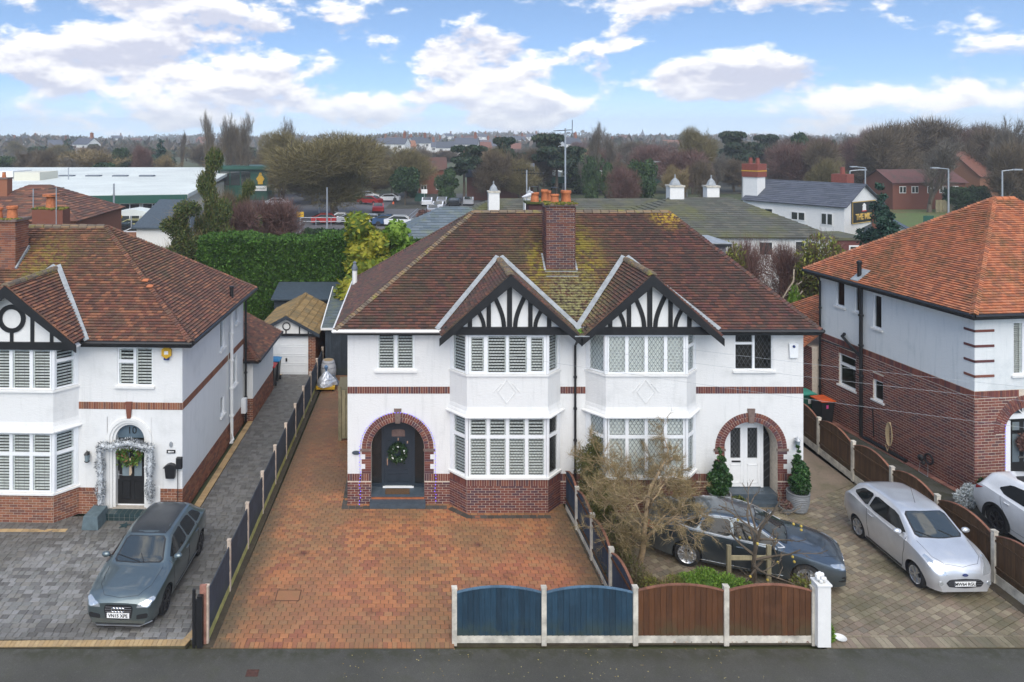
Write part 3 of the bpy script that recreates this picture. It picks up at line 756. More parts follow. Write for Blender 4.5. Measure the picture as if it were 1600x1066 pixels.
def text_mesh(s, size, mat, parent, T, name='lettering', ext=.004, align='CENTER', bold=0.0, sx=1.0):
 """flat lettering; T frame: text x along +x, up +z, faces -y"""
 cu = bpy.data.curves.new(name, 'FONT'); cu.body = s; cu.size = size; cu.extrude = ext; cu.align_x = align; cu.align_y = 'CENTER'; cu.offset = bold
 o = bpy.data.objects.new('tmp', cu); col.objects.link(o); bpy.context.view_layer.update()
 dg = bpy.context.evaluated_depsgraph_get(); me = bpy.data.meshes.new_from_object(o.evaluated_get(dg)); bpy.data.objects.remove(o)
 me.name = name; me.materials.clear(); me.materials.append(mat)
 me.transform(T @ Matrix.Rotation(R(90), 4, 'X') @ Matrix.Diagonal((sx, 1, 1, 1)))
 return objm(name, me, parent)
def gutter(H, a, b, mat, name='gutter', r=.055):
 m = MB(); m.tube([a, b], r, 8); return m.build(name, MT[mat], H)
def downpipe(H, pts, mat, r=.038, name='downpipe'):
 m = MB(); m.tube(pts, r, 8)
 for (p, q) in zip(pts, pts[1:]):
  p = Vector(p); q = Vector(q)
  if abs((q - p).normalized().z) > .95:
   n = int((q - p).length / 1.2)
   for k in range(1, n + 1):
    c = p.lerp(q, k / (n + 1)); m.lathe([(r * 1.5, -.03), (r * 1.5, .03)], c, 8)
 return m.build(name, MT[mat], H)
# ================================================================ THE SETTING
g = MB(); g.face([(-2000, -60, -.14), (2000, -60, -.14), (2000, 2000, -.14), (-2000, 2000, -.14)])
tag(g.build('ground', MT['ground']), kind='structure')
m = MB(); nx, ny = 60, 12
rr = random.Random(3)
hh = lambda x, y: -.2 + 9.5 * max(0, min(1, (y - 420) / 700)) ** 1.3 * (.75 + .25 * math.sin(x * .004 + 1.1) + .18 * math.sin(x * .011)) * (1 if x > -250 else max(.55, 1 + (x + 250) / 900))
ids = [[m.P((-1500 + 3000 * i / nx, 380 + 1500 * j / ny, hh(-1500 + 3000 * i / nx, 380 + 1500 * j / ny))) for i in range(nx + 1)] for j in range(ny + 1)]
for j in range(ny):
 for i in range(nx): m.f.append([ids[j][i], ids[j][i + 1], ids[j + 1][i + 1], ids[j + 1][i]])
tag(m.build('hills', MT['ground']), kind='structure')
m = MB(); m.box(-60, 60, -12, 16.42, -.3, -.012); tag(m.build('road', MT['tarmac']), kind='structure')
def paving(name, mat, poly, bw, bh, rot=0, org=(0, 0), limit=300, label=None, gap=.006, stretch=True, mixw=None, near=None, top=0.0, sub='paver', joint=True, tilt=.0018, holes=()):
 """block paving over a convex polygon: bed sheet + blocks"""
 b = MB(); b.slab(poly, -.13, top - .016)
 base = b.build(name, MT['joint']); tag(base, kind='structure')
 c, s = math.cos(rot), math.sin(rot)
 lp = [((p[0] - org[0]) * c + (p[1] - org[1]) * s, -(p[0] - org[0]) * s + (p[1] - org[1]) * c) for p in poly]
 u0, u1, v0, v1 = min(p[0] for p in lp), max(p[0] for p in lp), min(p[1] for p in lp), max(p[1] for p in lp)
 T = Matrix(((c, -s, 0, org[0]), (s, c, 0, org[1]), (0, 0, 1, 0), (0, 0, 0, 1)))
 full = []; rest = MB(T); rr = random.Random(11); j = 0; v = math.floor(v0 / bh) * bh
 while v < v1:
  u = math.floor(u0 / bw) * bw - (bw / 2 if j % 2 and stretch else 0)
  if mixw: u -= rr.random() * .2
  while u < u1:
   w = bw if not mixw else rr.choice(mixw)
   cl = clip_poly(lp, (u + gap / 2, u + w - gap / 2, v + gap / 2, v + bh - gap / 2))
   if len(cl) >= 3:
    cu, cv = u + w / 2, v + bh / 2; wp = T @ Vector((cu, cv, 0))
    if any(h(wp) for h in holes): u += w; continue
    isfull = len(cl) == 4 and abs((max(q[0] for q in cl) - min(q[0] for q in cl)) - (w - gap)) < 1e-4 and abs((max(q[1] for q in cl) - min(q[1] for q in cl)) - (bh - gap)) < 1e-4
    z = top + rr.uniform(-.003, .003); tx, ty = rr.uniform(-1, 1) * tilt / .1, rr.uniform(-1, 1) * tilt / .1
    if isfull: full.append((u, v, w, z, tx, ty, wp))
    else: pv(rest, cl, z)
   u += w
  v += bh; j += 1
 near = near or (lambda p: p.y)
 def vis(p):
  px = CX + p.x * FPX / p.y; py = CY + CAM_H * FPX / p.y
  return (0 if (4 < px < 1596 and py < 1062) else 500) + near(p)
 full.sort(key=lambda e: vis(e[6])); cache = {}
 for e in full[:limit]:
  u, v, w, z, tx, ty, wp = e
  k = round(w, 3)
  if k not in cache:
   m_ = MB(); h1, h2 = (k - gap) / 2, (bh - gap) / 2; be = .004
   m_.v = []; q = [(-h1, -h2), (h1, -h2), (h1, h2), (-h1, h2)]
   lo = [m_.P((x, y, -.03)) for x, y in q]; mi = [m_.P((x, y, -be)) for x, y in q]; hi = [m_.P((x * (1 - be / h1), y * (1 - be / h2), 0)) for x, y in q]
   m_.f.append(hi)
   for a in range(4): b_ = (a + 1) % 4; m_.f.append([lo[a], lo[b_], mi[b_], mi[a]]); m_.f.append([mi[a], mi[b_], hi[b_], hi[a]])
   cache[k] = m_.mesh(sub, mat)
  o = objm(sub, cache[k], base); o.matrix_local = T @ Matrix.Translation((u + w / 2, v + bh / 2, z)) @ Matrix.Rotation(tx, 4, 'X') @ Matrix.Rotation(ty, 4, 'Y')
 for e in full[limit:]:
  u, v, w, z, tx, ty, wp = e
  a, b_, c_, d = u + gap / 2, u + w - gap / 2, v + gap / 2, v + bh - gap / 2
  pv(rest, [(a, c_), (b_, c_), (b_, d), (a, d)], z, tx * .1, ty * .05)
 if rest.v: rest.build(sub + '_field', mat, base, 'stuff')
 return base
def pv(mb, cl, z, tx=0, ty=0):
 mu = sum(q[0] for q in cl) / len(cl); mv = sum(q[1] for q in cl) / len(cl)
 lo = [mb.P((q[0], q[1], z - .022)) for q in cl]; mi = [mb.P((q[0], q[1], z - .004 + (q[1] - mv) * tx * 10 + (q[0] - mu) * ty * 10)) for q in cl]
 hi = [mb.P((mu + (q[0] - mu) * .95, mv + (q[1] - mv) * .93, z + (q[1] - mv) * tx * 10 + (q[0] - mu) * ty * 10)) for q in cl]
 mb.f.append(hi); n = len(cl)
 for a in range(n): b = (a + 1) % n; mb.f.append([lo[a], lo[b], mi[b], mi[a]]); mb.f.append([mi[a], mi[b], hi[b], hi[a]])
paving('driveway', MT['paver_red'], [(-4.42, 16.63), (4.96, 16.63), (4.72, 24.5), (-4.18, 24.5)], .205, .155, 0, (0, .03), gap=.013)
paving('side_path', MT['paver_red'], [(-4.18, 24.5), (-1.9, 24.5), (-1.9, 36.8), (-3.9, 36.8)], .205, .155, 0, (0, 0), 0, gap=.009)
paving('forecourt', MT['paver_grey'], [(-12.5, 16.72), (-4.74, 16.72), (-4.70, 22.15), (-12.5, 22.15)], .2, .16, 0, (0, 0), 300, mixw=[.16, .24, .20, .16], gap=.011)
paving('side_drive', MT['paver_grey'], [(-6.45, 22.15), (-4.70, 22.15), (-4.42, 35.8), (-6.15, 35.8)], .2, .16, 0, (0, 0), 0, mixw=[.16, .24, .20, .16])
paving('parking_court', MT['paver_buff'], [(5.28, 16.85), (14.95, 16.85), (14.62, 24.9), (5.1, 22.85)], .21, .17, R(27), (9, 20), 300, gap=.014)
def edge_course(name, mat, a, b, wid, L, top=0.004, sub='edging_block'):
 a = Vector((a[0], a[1], 0)); b = Vector((b[0], b[1], 0)); d = b - a; n = max(1, int(d.length / L)); st = d / n; X = st.normalized(); Y = Vector((-X.y, X.x, 0))
 base = MB(); base.slab([tuple((a)[:2]), tuple((b)[:2]), tuple((b + Y * wid)[:2]), tuple((a + Y * wid)[:2])], -.12, top - .02)
 bo = tag(base.build(name, MT['joint']), kind='structure')
 m = MB(); m.box(.004, st.length - .004, .004, wid - .004, -.03, 0); me = m.mesh(sub, mat)
 rest = MB(Matrix(((X.x, Y.x, 0, a.x), (X.y, Y.y, 0, a.y), (0, 0, 1, 0), (0, 0, 0, 1)))); L_ = st.length
 for k in range(n):
  p = a + st * k
  if p.y < 24 and n <= 300:
   o = objm(sub, me, bo); o.matrix_local = Matrix(((X.x, Y.x, 0, p.x), (X.y, Y.y, 0, p.y), (0, 0, 1, top + random.uniform(-.003, .003)), (0, 0, 0, 1)))
  else: rest.box(k * L_ + .004, (k + 1) * L_ - .004, .004, wid - .004, -.02, top + random.uniform(-.003, .003))
 if rest.v: rest.build(sub + '_run', mat, bo, 'stuff')
edge_course('forecourt_kerb', MT['edging_cream'], (-12.5, 16.44), (-5.05, 16.52), .20, .105)
edge_course('forecourt_kerb', MT['edging_cream'], (-5.04, 16.52), (-4.76, 17.35), .17, .105)
edge_course('driveway_kerb', MT['paver_red'], (-4.45, 16.44), (1.0, 16.44), .19, .105)
edge_course('court_kerb', MT['paver_buff'], (9.32, 16.44), (20.2, 16.50), .34, .14)
edge_course('court_kerb', MT['paver_buff'], (9.32, 16.80), (15.0, 16.80), .05, .2)
edge_course('driveway_kerb', MT['edging_dark'], (-2.1, 22.58), (1.15, 22.58), .22, .21)
edge_course('driveway_kerb', MT['edging_dark'], (1.16, 22.58), (1.68, 22.06), .2, .21)
edge_course('driveway_kerb', MT['edging_dark'], (1.69, 22.02), (4.25, 22.02), .2, .21)
edge_course('driveway_kerb', MT['edging_dark'], (-2.10, 35.0), (-2.10, 22.62), .16, .21)
edge_course('side_drive_kerb', MT['edging_cream'], (-6.36, 35.8), (-6.70, 22.2), .22, .2)
edge_course('forecourt_kerb', MT['edging_cream'], (-12.5, 21.28), (-9.95, 21.28), .16, .2)
# ================================================================ CENTRAL PAIR OF HOUSES
OX, OY = 5.16, 22.9
H = thing('semi_detached_house', 'central white pair of houses with twin black and white gables under a brown tiled roof', 'house', (OX, OY, 0))
YF = OY
def hx(px, Y=YF): return (px - CX) * Y / FPX - OX
def hz_(py, Y=YF): return CAM_H - (py - CY) * Y / FPX
TW = frame((0, 0, 0), (1, 0))
UL, UR = -7.09, 7.09; EV = 5.42; PL = .94; DEP = 7.4
UWL = (hx(589), hx(648), 4.17, 5.34); UWR = (hx(1148), hx(1208), 4.16, 5.36)
ARC = [(-.37 - OX), (10.62 - OX)]; AR = .83; AO = 1.12; AZ = 1.72
BAYS = [(2.97 - OX), (7.19 - OX)]; BB, BF, BD = 1.72, 1.23, .55
br = Bricks(H, MT['brick_dark'])
bayholes = [(c - BB + .03, c + BB - .03, 0, EV + .1, 0) for c in BAYS]
up = MB(TW)
holes = [UWL, UWR] + [(a - AO, a + AO, PL, AZ + AO + .0, 0) for a in ARC] + bayholes + [(UL, BAYS[0] - BB, 3.43, 3.65, 0), (BAYS[0] + BB, BAYS[1] - BB, 3.43, 3.65, 0), (BAYS[1] + BB, UR, 3.43, 3.65, 0)]
wall_cells(up, UL, UR, PL, EV, holes)
up.T = None
for (x0, y0, x1, y1) in ((UR, 0, UR, DEP), (UR, DEP, UL, DEP), (UL, DEP, UL, 0)):
 up.face([(x0, y0, 0), (x1, y1, 0), (x1, y1, EV), (x0, y0, EV)])
up.T = TW
up.build('wall', MT['render'], H, split=True)
mo = MB(TW)
wall_cells(mo, UL, UR, 0, PL, [(a - AR, a + AR, 0, PL + .1, 0) for a in ARC] + bayholes)
for (a, b) in ((UL, BAYS[0] - BB), (BAYS[0] + BB, BAYS[1] - BB), (BAYS[1] + BB, UR)): mo.face([(a, 0, 3.43), (b, 0, 3.43), (b, 0, 3.65), (a, 0, 3.65)])
for a in ARC:
 for s in (-1, 1):
  lo, hi = sorted((a + s * AR, a + s * AO)); mo.face([(lo, 0, PL), (hi, 0, PL), (hi, 0, AZ), (lo, 0, AZ)])
 n = 24
 for k in range(n):
  t0, t1 = PI * k / n, PI * (k + 1) / n
  f_ = lambda r, t: (a - r * math.cos(t), 0, AZ + r * math.sin(t))
  mo.face([f_(AR, t0), f_(AR, t1), f_(AO, t1), f_(AO, t0)])
  mo.face([f_(AR, t0), f_(AR, t1), (f_(AR, t1)[0], .55, f_(AR, t1)[2]), (f_(AR, t0)[0], .55, f_(AR, t0)[2])])
 for s in (-1, 1): mo.face([(a + s * AR, 0, 0), (a + s * AR, .55, 0), (a + s * AR, .55, AZ), (a + s * AR, 0, AZ)])
mo.build('brick_backing', MT['mortar'], H, split=True)
af = MB(TW)
for a in ARC:
 pts = arch_pts(a, AO, AZ, 24)
 for (p, q) in zip(pts, pts[1:]): af.face([(p[0], 0, p[1]), (q[0], 0, q[1]), (q[0], 0, AZ + AO), (p[0], 0, AZ + AO)])
af.build('arch_spandrel', MT['render'], H, split=True)
segs = [(UL, ARC[0] - AR), (ARC[0] + AR, BAYS[0] - BB), (BAYS[0] + BB, BAYS[1] - BB), (BAYS[1] + BB, ARC[1] - AR), (ARC[1] + AR, UR)]
for (a, b) in segs:
 br.wall(TW, a, b, .01, PL - .23); br.soldier(TW, a, b, PL - .225 + .005, PL)
for (a, b) in ((UL, BAYS[0] - BB), (BAYS[0] + BB, BAYS[1] - BB), (BAYS[1] + BB, UR)): br.soldier(TW, a, b, 3.435, 3.645)
for a in ARC:
 br.arch(TW, a, AZ, AR, AO, .014)
 for s in (-1, 1):
  lo, hi = sorted((a + s * AR, a + s * AO)); z = PL + .01; k = 0
  while z < AZ - .07:
   br.rest.T = TW
   w = (AO - AR) if (k // 2) % 2 == 0 else (AO - AR) * .62
   p, q = sorted((a + s * AR, a + s * (AR + w))); br.rest.box(p, q, -.012, .004, z, z + .064); z += .075; k += 1
  if k: pass
tm = MB(TW)
for a in ARC:
 for s in (-1, 1):
  z = PL + .01; k = 0
  while z < AZ - .07:
   if (k // 2) % 2: p, q = sorted((a + s * (AR + (AO - AR) * .63), a + s * AO)); tm.box(p, q, -.009, .003, z - .008, z + .068)
   z += .075; k += 1
tm.build('quoin_render', MT['render'], H, 'stuff')
ks = MB(TW)
for a in ARC:
 ks.prism([(a - .075, AZ + AR - .03), (a + .075, AZ + AR - .03), (a + .115, AZ + AO + .13), (a - .115, AZ + AO + .13)], -.05, .01)
 for s in (-1, 1):
  p, q = sorted((a + s * (AR - .03), a + s * (AO + .04))); ks.box(p, q, -.04, .01, AZ - .07, AZ - .002)
ks.build('keystone', MT['stone'], H, split=True)
def bay(cx, lead, lit, tilt=.2, lwid=.005):
 """splayed two storey bay: brick base, windows, flared render skirt, render panel, upper windows"""
 P = [(cx - BB, 0), (cx - BF, -BD), (cx + BF, -BD), (cx + BB, 0)]
 TF = [frame((P[k][0], P[k][1], 0), (P[k + 1][0] - P[k][0], P[k + 1][1] - P[k][1])) for k in range(3)]
 LN = [math.hypot(P[k + 1][0] - P[k][0], P[k + 1][1] - P[k][1]) for k in range(3)]
 zs, zt, ws, wt = 1.09, 2.90, 4.22, 5.40
 m = MB(); r_ = MB(); 
 for T, L in zip(TF, LN):
  m.T = T; m.face([(0, 0, 0), (L, 0, 0), (L, 0, zs - .05), (0, 0, zs - .05)])
  br.wall(T, 0.004, L - .004, .01, zs - .28); br.soldier(T, 0.004, L - .004, zs - .275, zs - .06)
  r_.T = T; r_.face([(0, 0, 3.2), (L, 0, 3.2), (L, 0, ws - .06), (0, 0, ws - .06)])
 m.build('bay_backing', MT['mortar'], H); 
 fl = [(0, 3.22), (.03, 3.10), (.085, 3.0), (.15, 2.955), (.15, 2.92), (-.02, 2.92)]
 r_.T = None
 def off(d):
  return [(cx - BB - d * .9, 0), (cx - BF - d * .42, -BD - d), (cx + BF + d * .42, -BD - d), (cx + BB + d * .9, 0)]
 for (d0, z0), (d1, z1) in zip(fl, fl[1:]):
  A, B = off(d0), off(d1)
  for k in range(3): r_.face([(A[k][0], A[k][1], z0), (A[k + 1][0], A[k + 1][1], z0), (B[k + 1][0], B[k + 1][1], z1), (B[k][0], B[k][1], z1)])
 r_.build('bay_panel', MT['render'], H)
 d = MB(TF[1]); w = LN[1]; c = w / 2 - .02; zc = 3.68
 for (a, b) in (((-.27, 0), (0, .42)), ((0, .42), (.27, 0)), ((.27, 0), (0, -.42)), ((0, -.42), (-.27, 0)), ((-.40, -.02), (-.17, .30)), ((.40, -.02), (.17, .30))):
  d.bar((c + a[0], -.008, zc + a[1] * .85), (c + b[0], -.008, zc + b[1] * .85), .02, .018, (0, 1, 0))
 d.build('diamond_relief', MT['render'], H)
 for (z, o1) in ((zs - .06, .06), (ws - .07, .045)):
  s_ = MB(); A, B = off(o1), off(-.12)
  for (q, kk) in ((A, 1),):
   for k in range(3):
    s_.hexa([(q[k][0], q[k][1], z), (q[k + 1][0], q[k + 1][1], z), (B[k + 1][0], B[k + 1][1], z), (B[k][0], B[k][1], z),
                         (q[k][0], q[k][1], z + .055), (q[k + 1][0], q[k + 1][1], z + .055), (B[k + 1][0], B[k + 1][1], z + .06), (B[k][0], B[k][1], z + .06)])
  s_.build('window_sill', MT['white'], H)
 c4 = []
 for k in range(4): c4 += [(k / 4, (k + 1) / 4, 0, .67), (k / 4, (k + 1) / 4, .67, 1)]
 for k, T in enumerate(TF):
  L = LN[k]; cc = c4 if k == 1 else [(0, 1, 0, .66), (0, 1, .66, 1)]
  i0, i1 = (.06, L - .06) if k == 1 else (.13, L - .05) if k == 0 else (.05, L - .13)
  window(H, T, i0, i1, zs, zt, cc, 'diamond', lit[0][k], y=.04, sill=False, slat=.085, dpitch=lead, tilt=tilt, lead_w=lwid)
  if k != 1:
   pm = MB(T); (pm.box(0.01, .128, -.0, .08, zs, zt) if k == 0 else pm.box(L - .128, L - .01, 0, .08, zs, zt)); pm.build('corner_post', MT['upvc'], H)
 if lit[2]: cu = [(0, .25, 0, 1), (.25, .5, 0, 1), (.5, .75, 0, 1), (.75, 1, 0, 1)]
 else: cu = [(0.0, .23, 0, 1, .075), (.23, .5, 0, 1, .04), (.5, .77, 0, 1, .04), (.77, 1, 0, 1, .075)]
 for k, T in enumerate(TF):
  L = LN[k]
  cc = cu if k == 1 else ([(0, 1, 0, 1)] if k == 0 or not lit[2] else [(0, 1, 0, .68), (0, 1, .68, 1)])
  i0, i1 = (.05, L - .05) if k == 1 else (.10, L - .045) if k == 0 else (.045, L - .10)
  window(H, T, i0, i1, ws, wt, cc, 'diamond', lit[1][k], y=.04, sill=False, slat=.085, dpitch=lead, tilt=tilt, lead_w=lwid)
  if k != 1:
   pm = MB(T); (pm.box(0.01, .098, 0, .08, ws, wt) if k == 0 else pm.box(L - .098, L - .01, 0, .08, ws, wt)); pm.build('corner_post', MT['upvc'], H)
 cp = MB()
 for (x, y_) in P[1:3]:
  for (a, b) in ((zs, zt + .02), (ws, wt + .02)): cp.tube([(x, y_ + .03, a), (x, y_ + .03, b)], .052, 8)
 cp.build('corner_post', MT['upvc'], H, split=True)
 lid = MB(); lid.slab([(p[0], p[1]) for p in off(0)], wt + .01, wt + .05); lid.build('bay_ceiling', MT['white'], H)
 lid = MB(); lid.slab([(p[0], p[1]) for p in off(-.02)], zt + .005, zt + .03); lid.build('bay_ceiling', MT['white'], H)
bay(BAYS[0], (.10, .15), ((True, True, False), (True, True, True), False))
bay(BAYS[1], (.125, .185), ((True, True, True), (True, True, True), True), .46, .011)
window(H, TW, *UWL, [(0, .5, 0, 1, .05), (.5, 1, 0, 1)], 'diamond', True, slat=.085, dpitch=(.10, .15), y=.06, lead_w=.005)
window(H, TW, *UWR, [(0, .5, 0, .69, .035), (0, .5, .69, 1, .035), (.5, 1, 0, 1, .035)], 'diamond', False, dpitch=(.125, .21), y=.06)
oh = .40
ex0, ex1 = UL - .36, UR + .36; ey0, ey1 = -.36, DEP + .36; ez = 5.50; rz = 8.72; ry = 3.72
rx0, rx1 = 2.31 - OX, 9.35 - OX
A, B, C, D = (ex0, ey0, ez), (ex1, ey0, ez), (ex1, ey1, ez), (ex0, ey1, ez); RL, RR = (rx0, ry, rz), (rx1, ry, rz)
GY = -BD - .32          # front of the gablets
def main_z(y): return ez + (rz - ez) * (y - ey0) / (ry - ey0)
gz_apex = 7.30; gz_foot = 5.40; ghw = 2.12
gcs = [3.03 - OX, 7.28 - OX]
def under_gablet(p):
 for c in gcs:
  if p.y < 2.2 and gz_apex - abs(p.x - c) * (gz_apex - gz_foot) / ghw > p.z + .10: return True
 return False
roof_slope(H, [A, B, RR, RL], MT['tile'], skip=under_gablet)
roof_slope(H, [D, A, RL], MT['tile'])
roof_slope(H, [B, C, RR], MT['tile'])
roof_slope(H, [C, D, RL, RR], MT['tile'], du=.33, dv=.2)
ridge_line(H, RL, RR, MT['ridge'])
hip_line(H, A, RL, MT['ridge']); hip_line(H, B, RR, MT['tile']); hip_line(H, D, RL, MT['tile']); hip_line(H, C, RR, MT['tile'])
so = MB(); so.slab([(ex0 + .03, ey0 + .03), (ex1 - .03, ey0 + .03), (ex1 - .03, 0), (ex0 + .03, 0)], 5.34, 5.355)
so.slab([(ex0 + .03, 0.002), (UL + .02, 0.002), (UL + .02, ey1 - .03), (ex0 + .03, ey1 - .03)], 5.34, 5.355); so.slab([(UR - .02, 0.002), (ex1 - .03, 0.002), (ex1 - .03, ey1 - .03), (UR - .02, ey1 - .03)], 5.34, 5.355)
so.build('soffit', MT['white'], H, split=True)
fa = MB(); gx0, gx1 = gcs[0] - ghw, gcs[1] + ghw
for (a, b) in ((ex0 + .02, gx0 + .12), (gx1 - .12, ex1 - .02)):
 fa.box(a, b, ey0 + .02, ey0 + .05, 5.335, 5.47)
fa.box(ex0 + .02, ex0 + .05, ey0 + .05, ey1 - .03, 5.335, 5.47); fa.box(ex1 - .05, ex1 - .02, ey0 + .05, ey1 - .03, 5.335, 5.47)
fa.build('fascia', MT['black'], H, split=True)
gutter(H, (ex0 - .05, ey0 - .03, 5.47), (gx0 + .05, ey0 - .03, 5.47), 'white')
gutter(H, (ex0 - .05, ey0 - .03, 5.47), (ex0 - .05, ey1, 5.47), 'white')
gutter(H, (gx1 - .02, ey0 - .03, 5.47), (ex1 + .04, ey0 - .03, 5.47), 'black', r=.06)
gutter(H, (ex1 + .05, ey0 - .03, 5.47), (ex1 + .05, ey1, 5.47), 'black', r=.06)
def gablet(c, Yg=GY):
 sl = (gz_apex - gz_foot) / ghw
 yb = ey0 + (gz_apex - ez) / (rz - ez) * (ry - ey0)          # ridge meets the main slope
 yf = Yg + 0.0
 for s in (-1, 1):
  fz = gz_foot + .06; fw_ = ghw - .03
  ff = (c + s * fw_, yf, fz); fb = (c + s * fw_, ey0 + .02, fz + .0); ab = (c, yb + .05, gz_apex); af_ = (c, yf, gz_apex)
  pl = [ff, fb, ab, af_] if s > 0 else [fb, ff, af_, ab]
  roof_slope(H, pl, MT['tile'])
  b = MB(); t = .30
  P0 = Vector((c + s * (ghw + .02), yf - .03, gz_foot - .02)); P1 = Vector((c, yf - .03, gz_apex - .0))
  nrm = Vector((s * (gz_apex - gz_foot), 0, ghw)).normalized()
  b.hexa([P0 - Vector((0, 0, t)) + Vector((-s * .0, 0, 0.07)), P0, P1, P1 - Vector((0, 0, t + .06)),
    P0 - Vector((0, 0, t - .07)) + Vector((0, .045, 0)), P0 + Vector((0, .045, 0)), P1 + Vector((0, .045, 0)), P1 - Vector((0, 0, t + .06)) + Vector((0, .045, 0))])
  b.build('bargeboard', MT['black'], H)
  mN = Vector((0, -(rz - ez), ry - ey0)).normalized() * .065
  v = MB(); v.bar(Vector((c + s * (ghw + .08), ey0 + .0, ez - .01)) + mN, Vector((c + s * .06, yb + .06, gz_apex + .05)) + mN, .15, .02, mN.normalized())
  v.build('valley_flashing', MT['lead'], H)
  q = MB(); q.face([(c + s * ghw, yf, gz_foot - .10), (c, yf, gz_apex - .10), (c, -BD + .03, gz_apex - .10), (c + s * ghw, -BD + .03, gz_foot - .10)]); q.build('verge_soffit', MT['white'], H)
 ridge_line(H, (c, yf, gz_apex + .02), (c, yb, gz_apex + .02), MT['ridge'])
 yp = -BD - .02; zb = 5.66
 pn = MB(); hw = (gz_apex - .10 - zb) / sl
 pn.prism([(c - hw, zb), (c + hw, zb), (c, gz_apex - .10)], yp, yp + .05); pn.build('gable_panel', MT['white'], H)
 be = MB(); be.box(c - 1.98, c + 1.98, yp - .09, yp + .05, 5.43, 5.66); be.build('tie_beam', MT['black'], H)
 bk = MB(); bk.box(c - 1.98, c + 1.98, -BD + .06, -.004, 5.45, 5.60); bk.build('gable_soffit', MT['white'], H)
 def top(x): return gz_apex - .14 - abs(x - c) * sl
 def stud(x, w=.13):
  m = MB(); m.hexa([(x - w / 2, yp - .035, zb), (x + w / 2, yp - .035, zb), (x + w / 2, yp, zb), (x - w / 2, yp, zb),
                          (x - w / 2, yp - .035, top(x - w / 2)), (x + w / 2, yp - .035, top(x + w / 2)), (x + w / 2, yp, top(x + w / 2)), (x - w / 2, yp, top(x - w / 2))])
  m.build('stud', MT['black'], H)
 stud(c, .15)
 for s in (-1, 1): stud(c + s * .63, .13); stud(c + s * 1.20, .13)
 def brace(x0, z0, x1, z1, s, w=.12, n=8, bulge=.10):
  m = MB(); L = []; Rr = []
  for k in range(n + 1):
   t = k / n; x = x0 + (x1 - x0) * t; z = z0 + (z1 - z0) * t; x += s * bulge * math.sin(PI * t) * -1 * 0
   x = x0 + (x1 - x0) * (t * t * (1.6 - .6 * t)); L.append((x, z))
  for (a, b) in zip(L, L[1:]):
   d = Vector((b[0] - a[0], b[1] - a[1])); d.normalize(); nx_, nz_ = d.y * w / 2, -d.x * w / 2
   q = [(a[0] - nx_, a[1] - nz_), (a[0] + nx_, a[1] + nz_), (b[0] + nx_, b[1] + nz_), (b[0] - nx_, b[1] - nz_)]
   q = [(x, min(z, top(x) + .03)) for x, z in q]
   m.prism(q, yp - .032, yp - .001)
  m.build('curved_brace', MT['black'], H)
 for s in (-1, 1):
  brace(c + s * .17, zb, c + s * .52, top(c + s * .50), s, .13)
  brace(c + s * .78, zb, c + s * 1.02, top(c + s * 1.0), s, .12)
 return yb
for c in gcs: gablet(c)
m = MB(); m.box(-.16, .16, GY + .02, ey0, 5.28, 5.44); m.build('rainwater_head', MT['black'], H)
m = MB(); m.box(-.22, .22, GY - .04, ey0 + .3, 5.44, 5.47); m.build('valley_box', MT['lead'], H)
downpipe(H, [(-.02, GY + .15, 5.28), (-.02, -.3, 5.12), (-.02, -.07, 4.95), (-.02, -.07, .05)], 'black')
m = MB()
for k in range(40): a = random.uniform(0, 6.28); m.ball((random.uniform(-.17, .17), GY + random.uniform(.1, .55), 5.49 + random.uniform(0, .05)), random.uniform(.03, .055), 6, 4)
tag(m.build('moss_clump', MT['lime'], H), kind='stuff')
chy = 24.45 - OY; chx = 5.02 - OX
CHT = 9.14
ch = MB(); ch.box(chx - .48, chx + .48, chy, chy + .66, 5.6, CHT); cho = ch.build('chimney', MT['mortar_grey'], H)
cb = MB()
def chwall(T, L):
 z = 6.6; k = 0
 while z < CHT - .07:
  o_ = .05 if z > CHT - .25 else .0; u = -(.1125 if k % 2 else 0)
  while u < L:
   a, b = max(0, u), min(L, u + .215)
   if b - a > .02: cb.T = T; cb.box(a, b, -.010 - o_ * .4, .01, z, z + .065)
   u += .225
  z += .075; k += 1
chwall(frame((chx - .48, chy, 0), (1, 0)), .96); chwall(frame((chx - .48, chy + .66, 0), (0, -1)), .66); chwall(frame((chx + .48, chy, 0), (0, 1)), .66)
brc = Bricks(cho, MT['brick_chimney'])
for T, L in ((frame((chx - .48, chy, 0), (1, 0)), .96),): brc.wall(T, 0, L, 6.95, CHT - .02, proud=.010)
brc.H = cho
def _done(b, off, limit):
 cache = {}
 b.full.sort(key=lambda e: -e[2])
 for e in b.full[:limit]:
  T, u, z, w, h, pr = e; key = (round(w, 3), round(h, 3), pr)
  if key not in cache: m_ = MB(); m_.box(0, key[0], -pr, .004, 0, key[1]); cache[key] = m_.mesh(b.name, b.mat)
  o = objm(b.name, cache[key], b.H); o.matrix_local = T @ Matrix.Translation((u, 0, z))
 for e in b.full[limit:]: b.rest.T = e[0]; b.rest.box(e[1], e[1] + e[3], -e[5], .004, e[2], e[2] + e[4])
 if b.rest.v: b.rest.build('brick_course', b.mat, b.H, 'stuff')
_done(brc, 0, 300)
sides = MB()
cb = MB(); chwall(frame((chx - .48, chy + .66, 0), (0, -1)), .66); chwall(frame((chx + .48, chy, 0), (0, 1)), .66); chwall(frame((chx + .48, chy + .66, 0), (-1, 0)), .96)
cb.build('brick_course', MT['brick_chimney'], cho, 'stuff')
m = MB()
for z in (CHT - .62, CHT - 1.2): m.box(chx - .495, chx + .495, chy - .016, chy + .675, z, z + .03)
m.build('corbel', MT['brick_chimney'], cho, split=True)
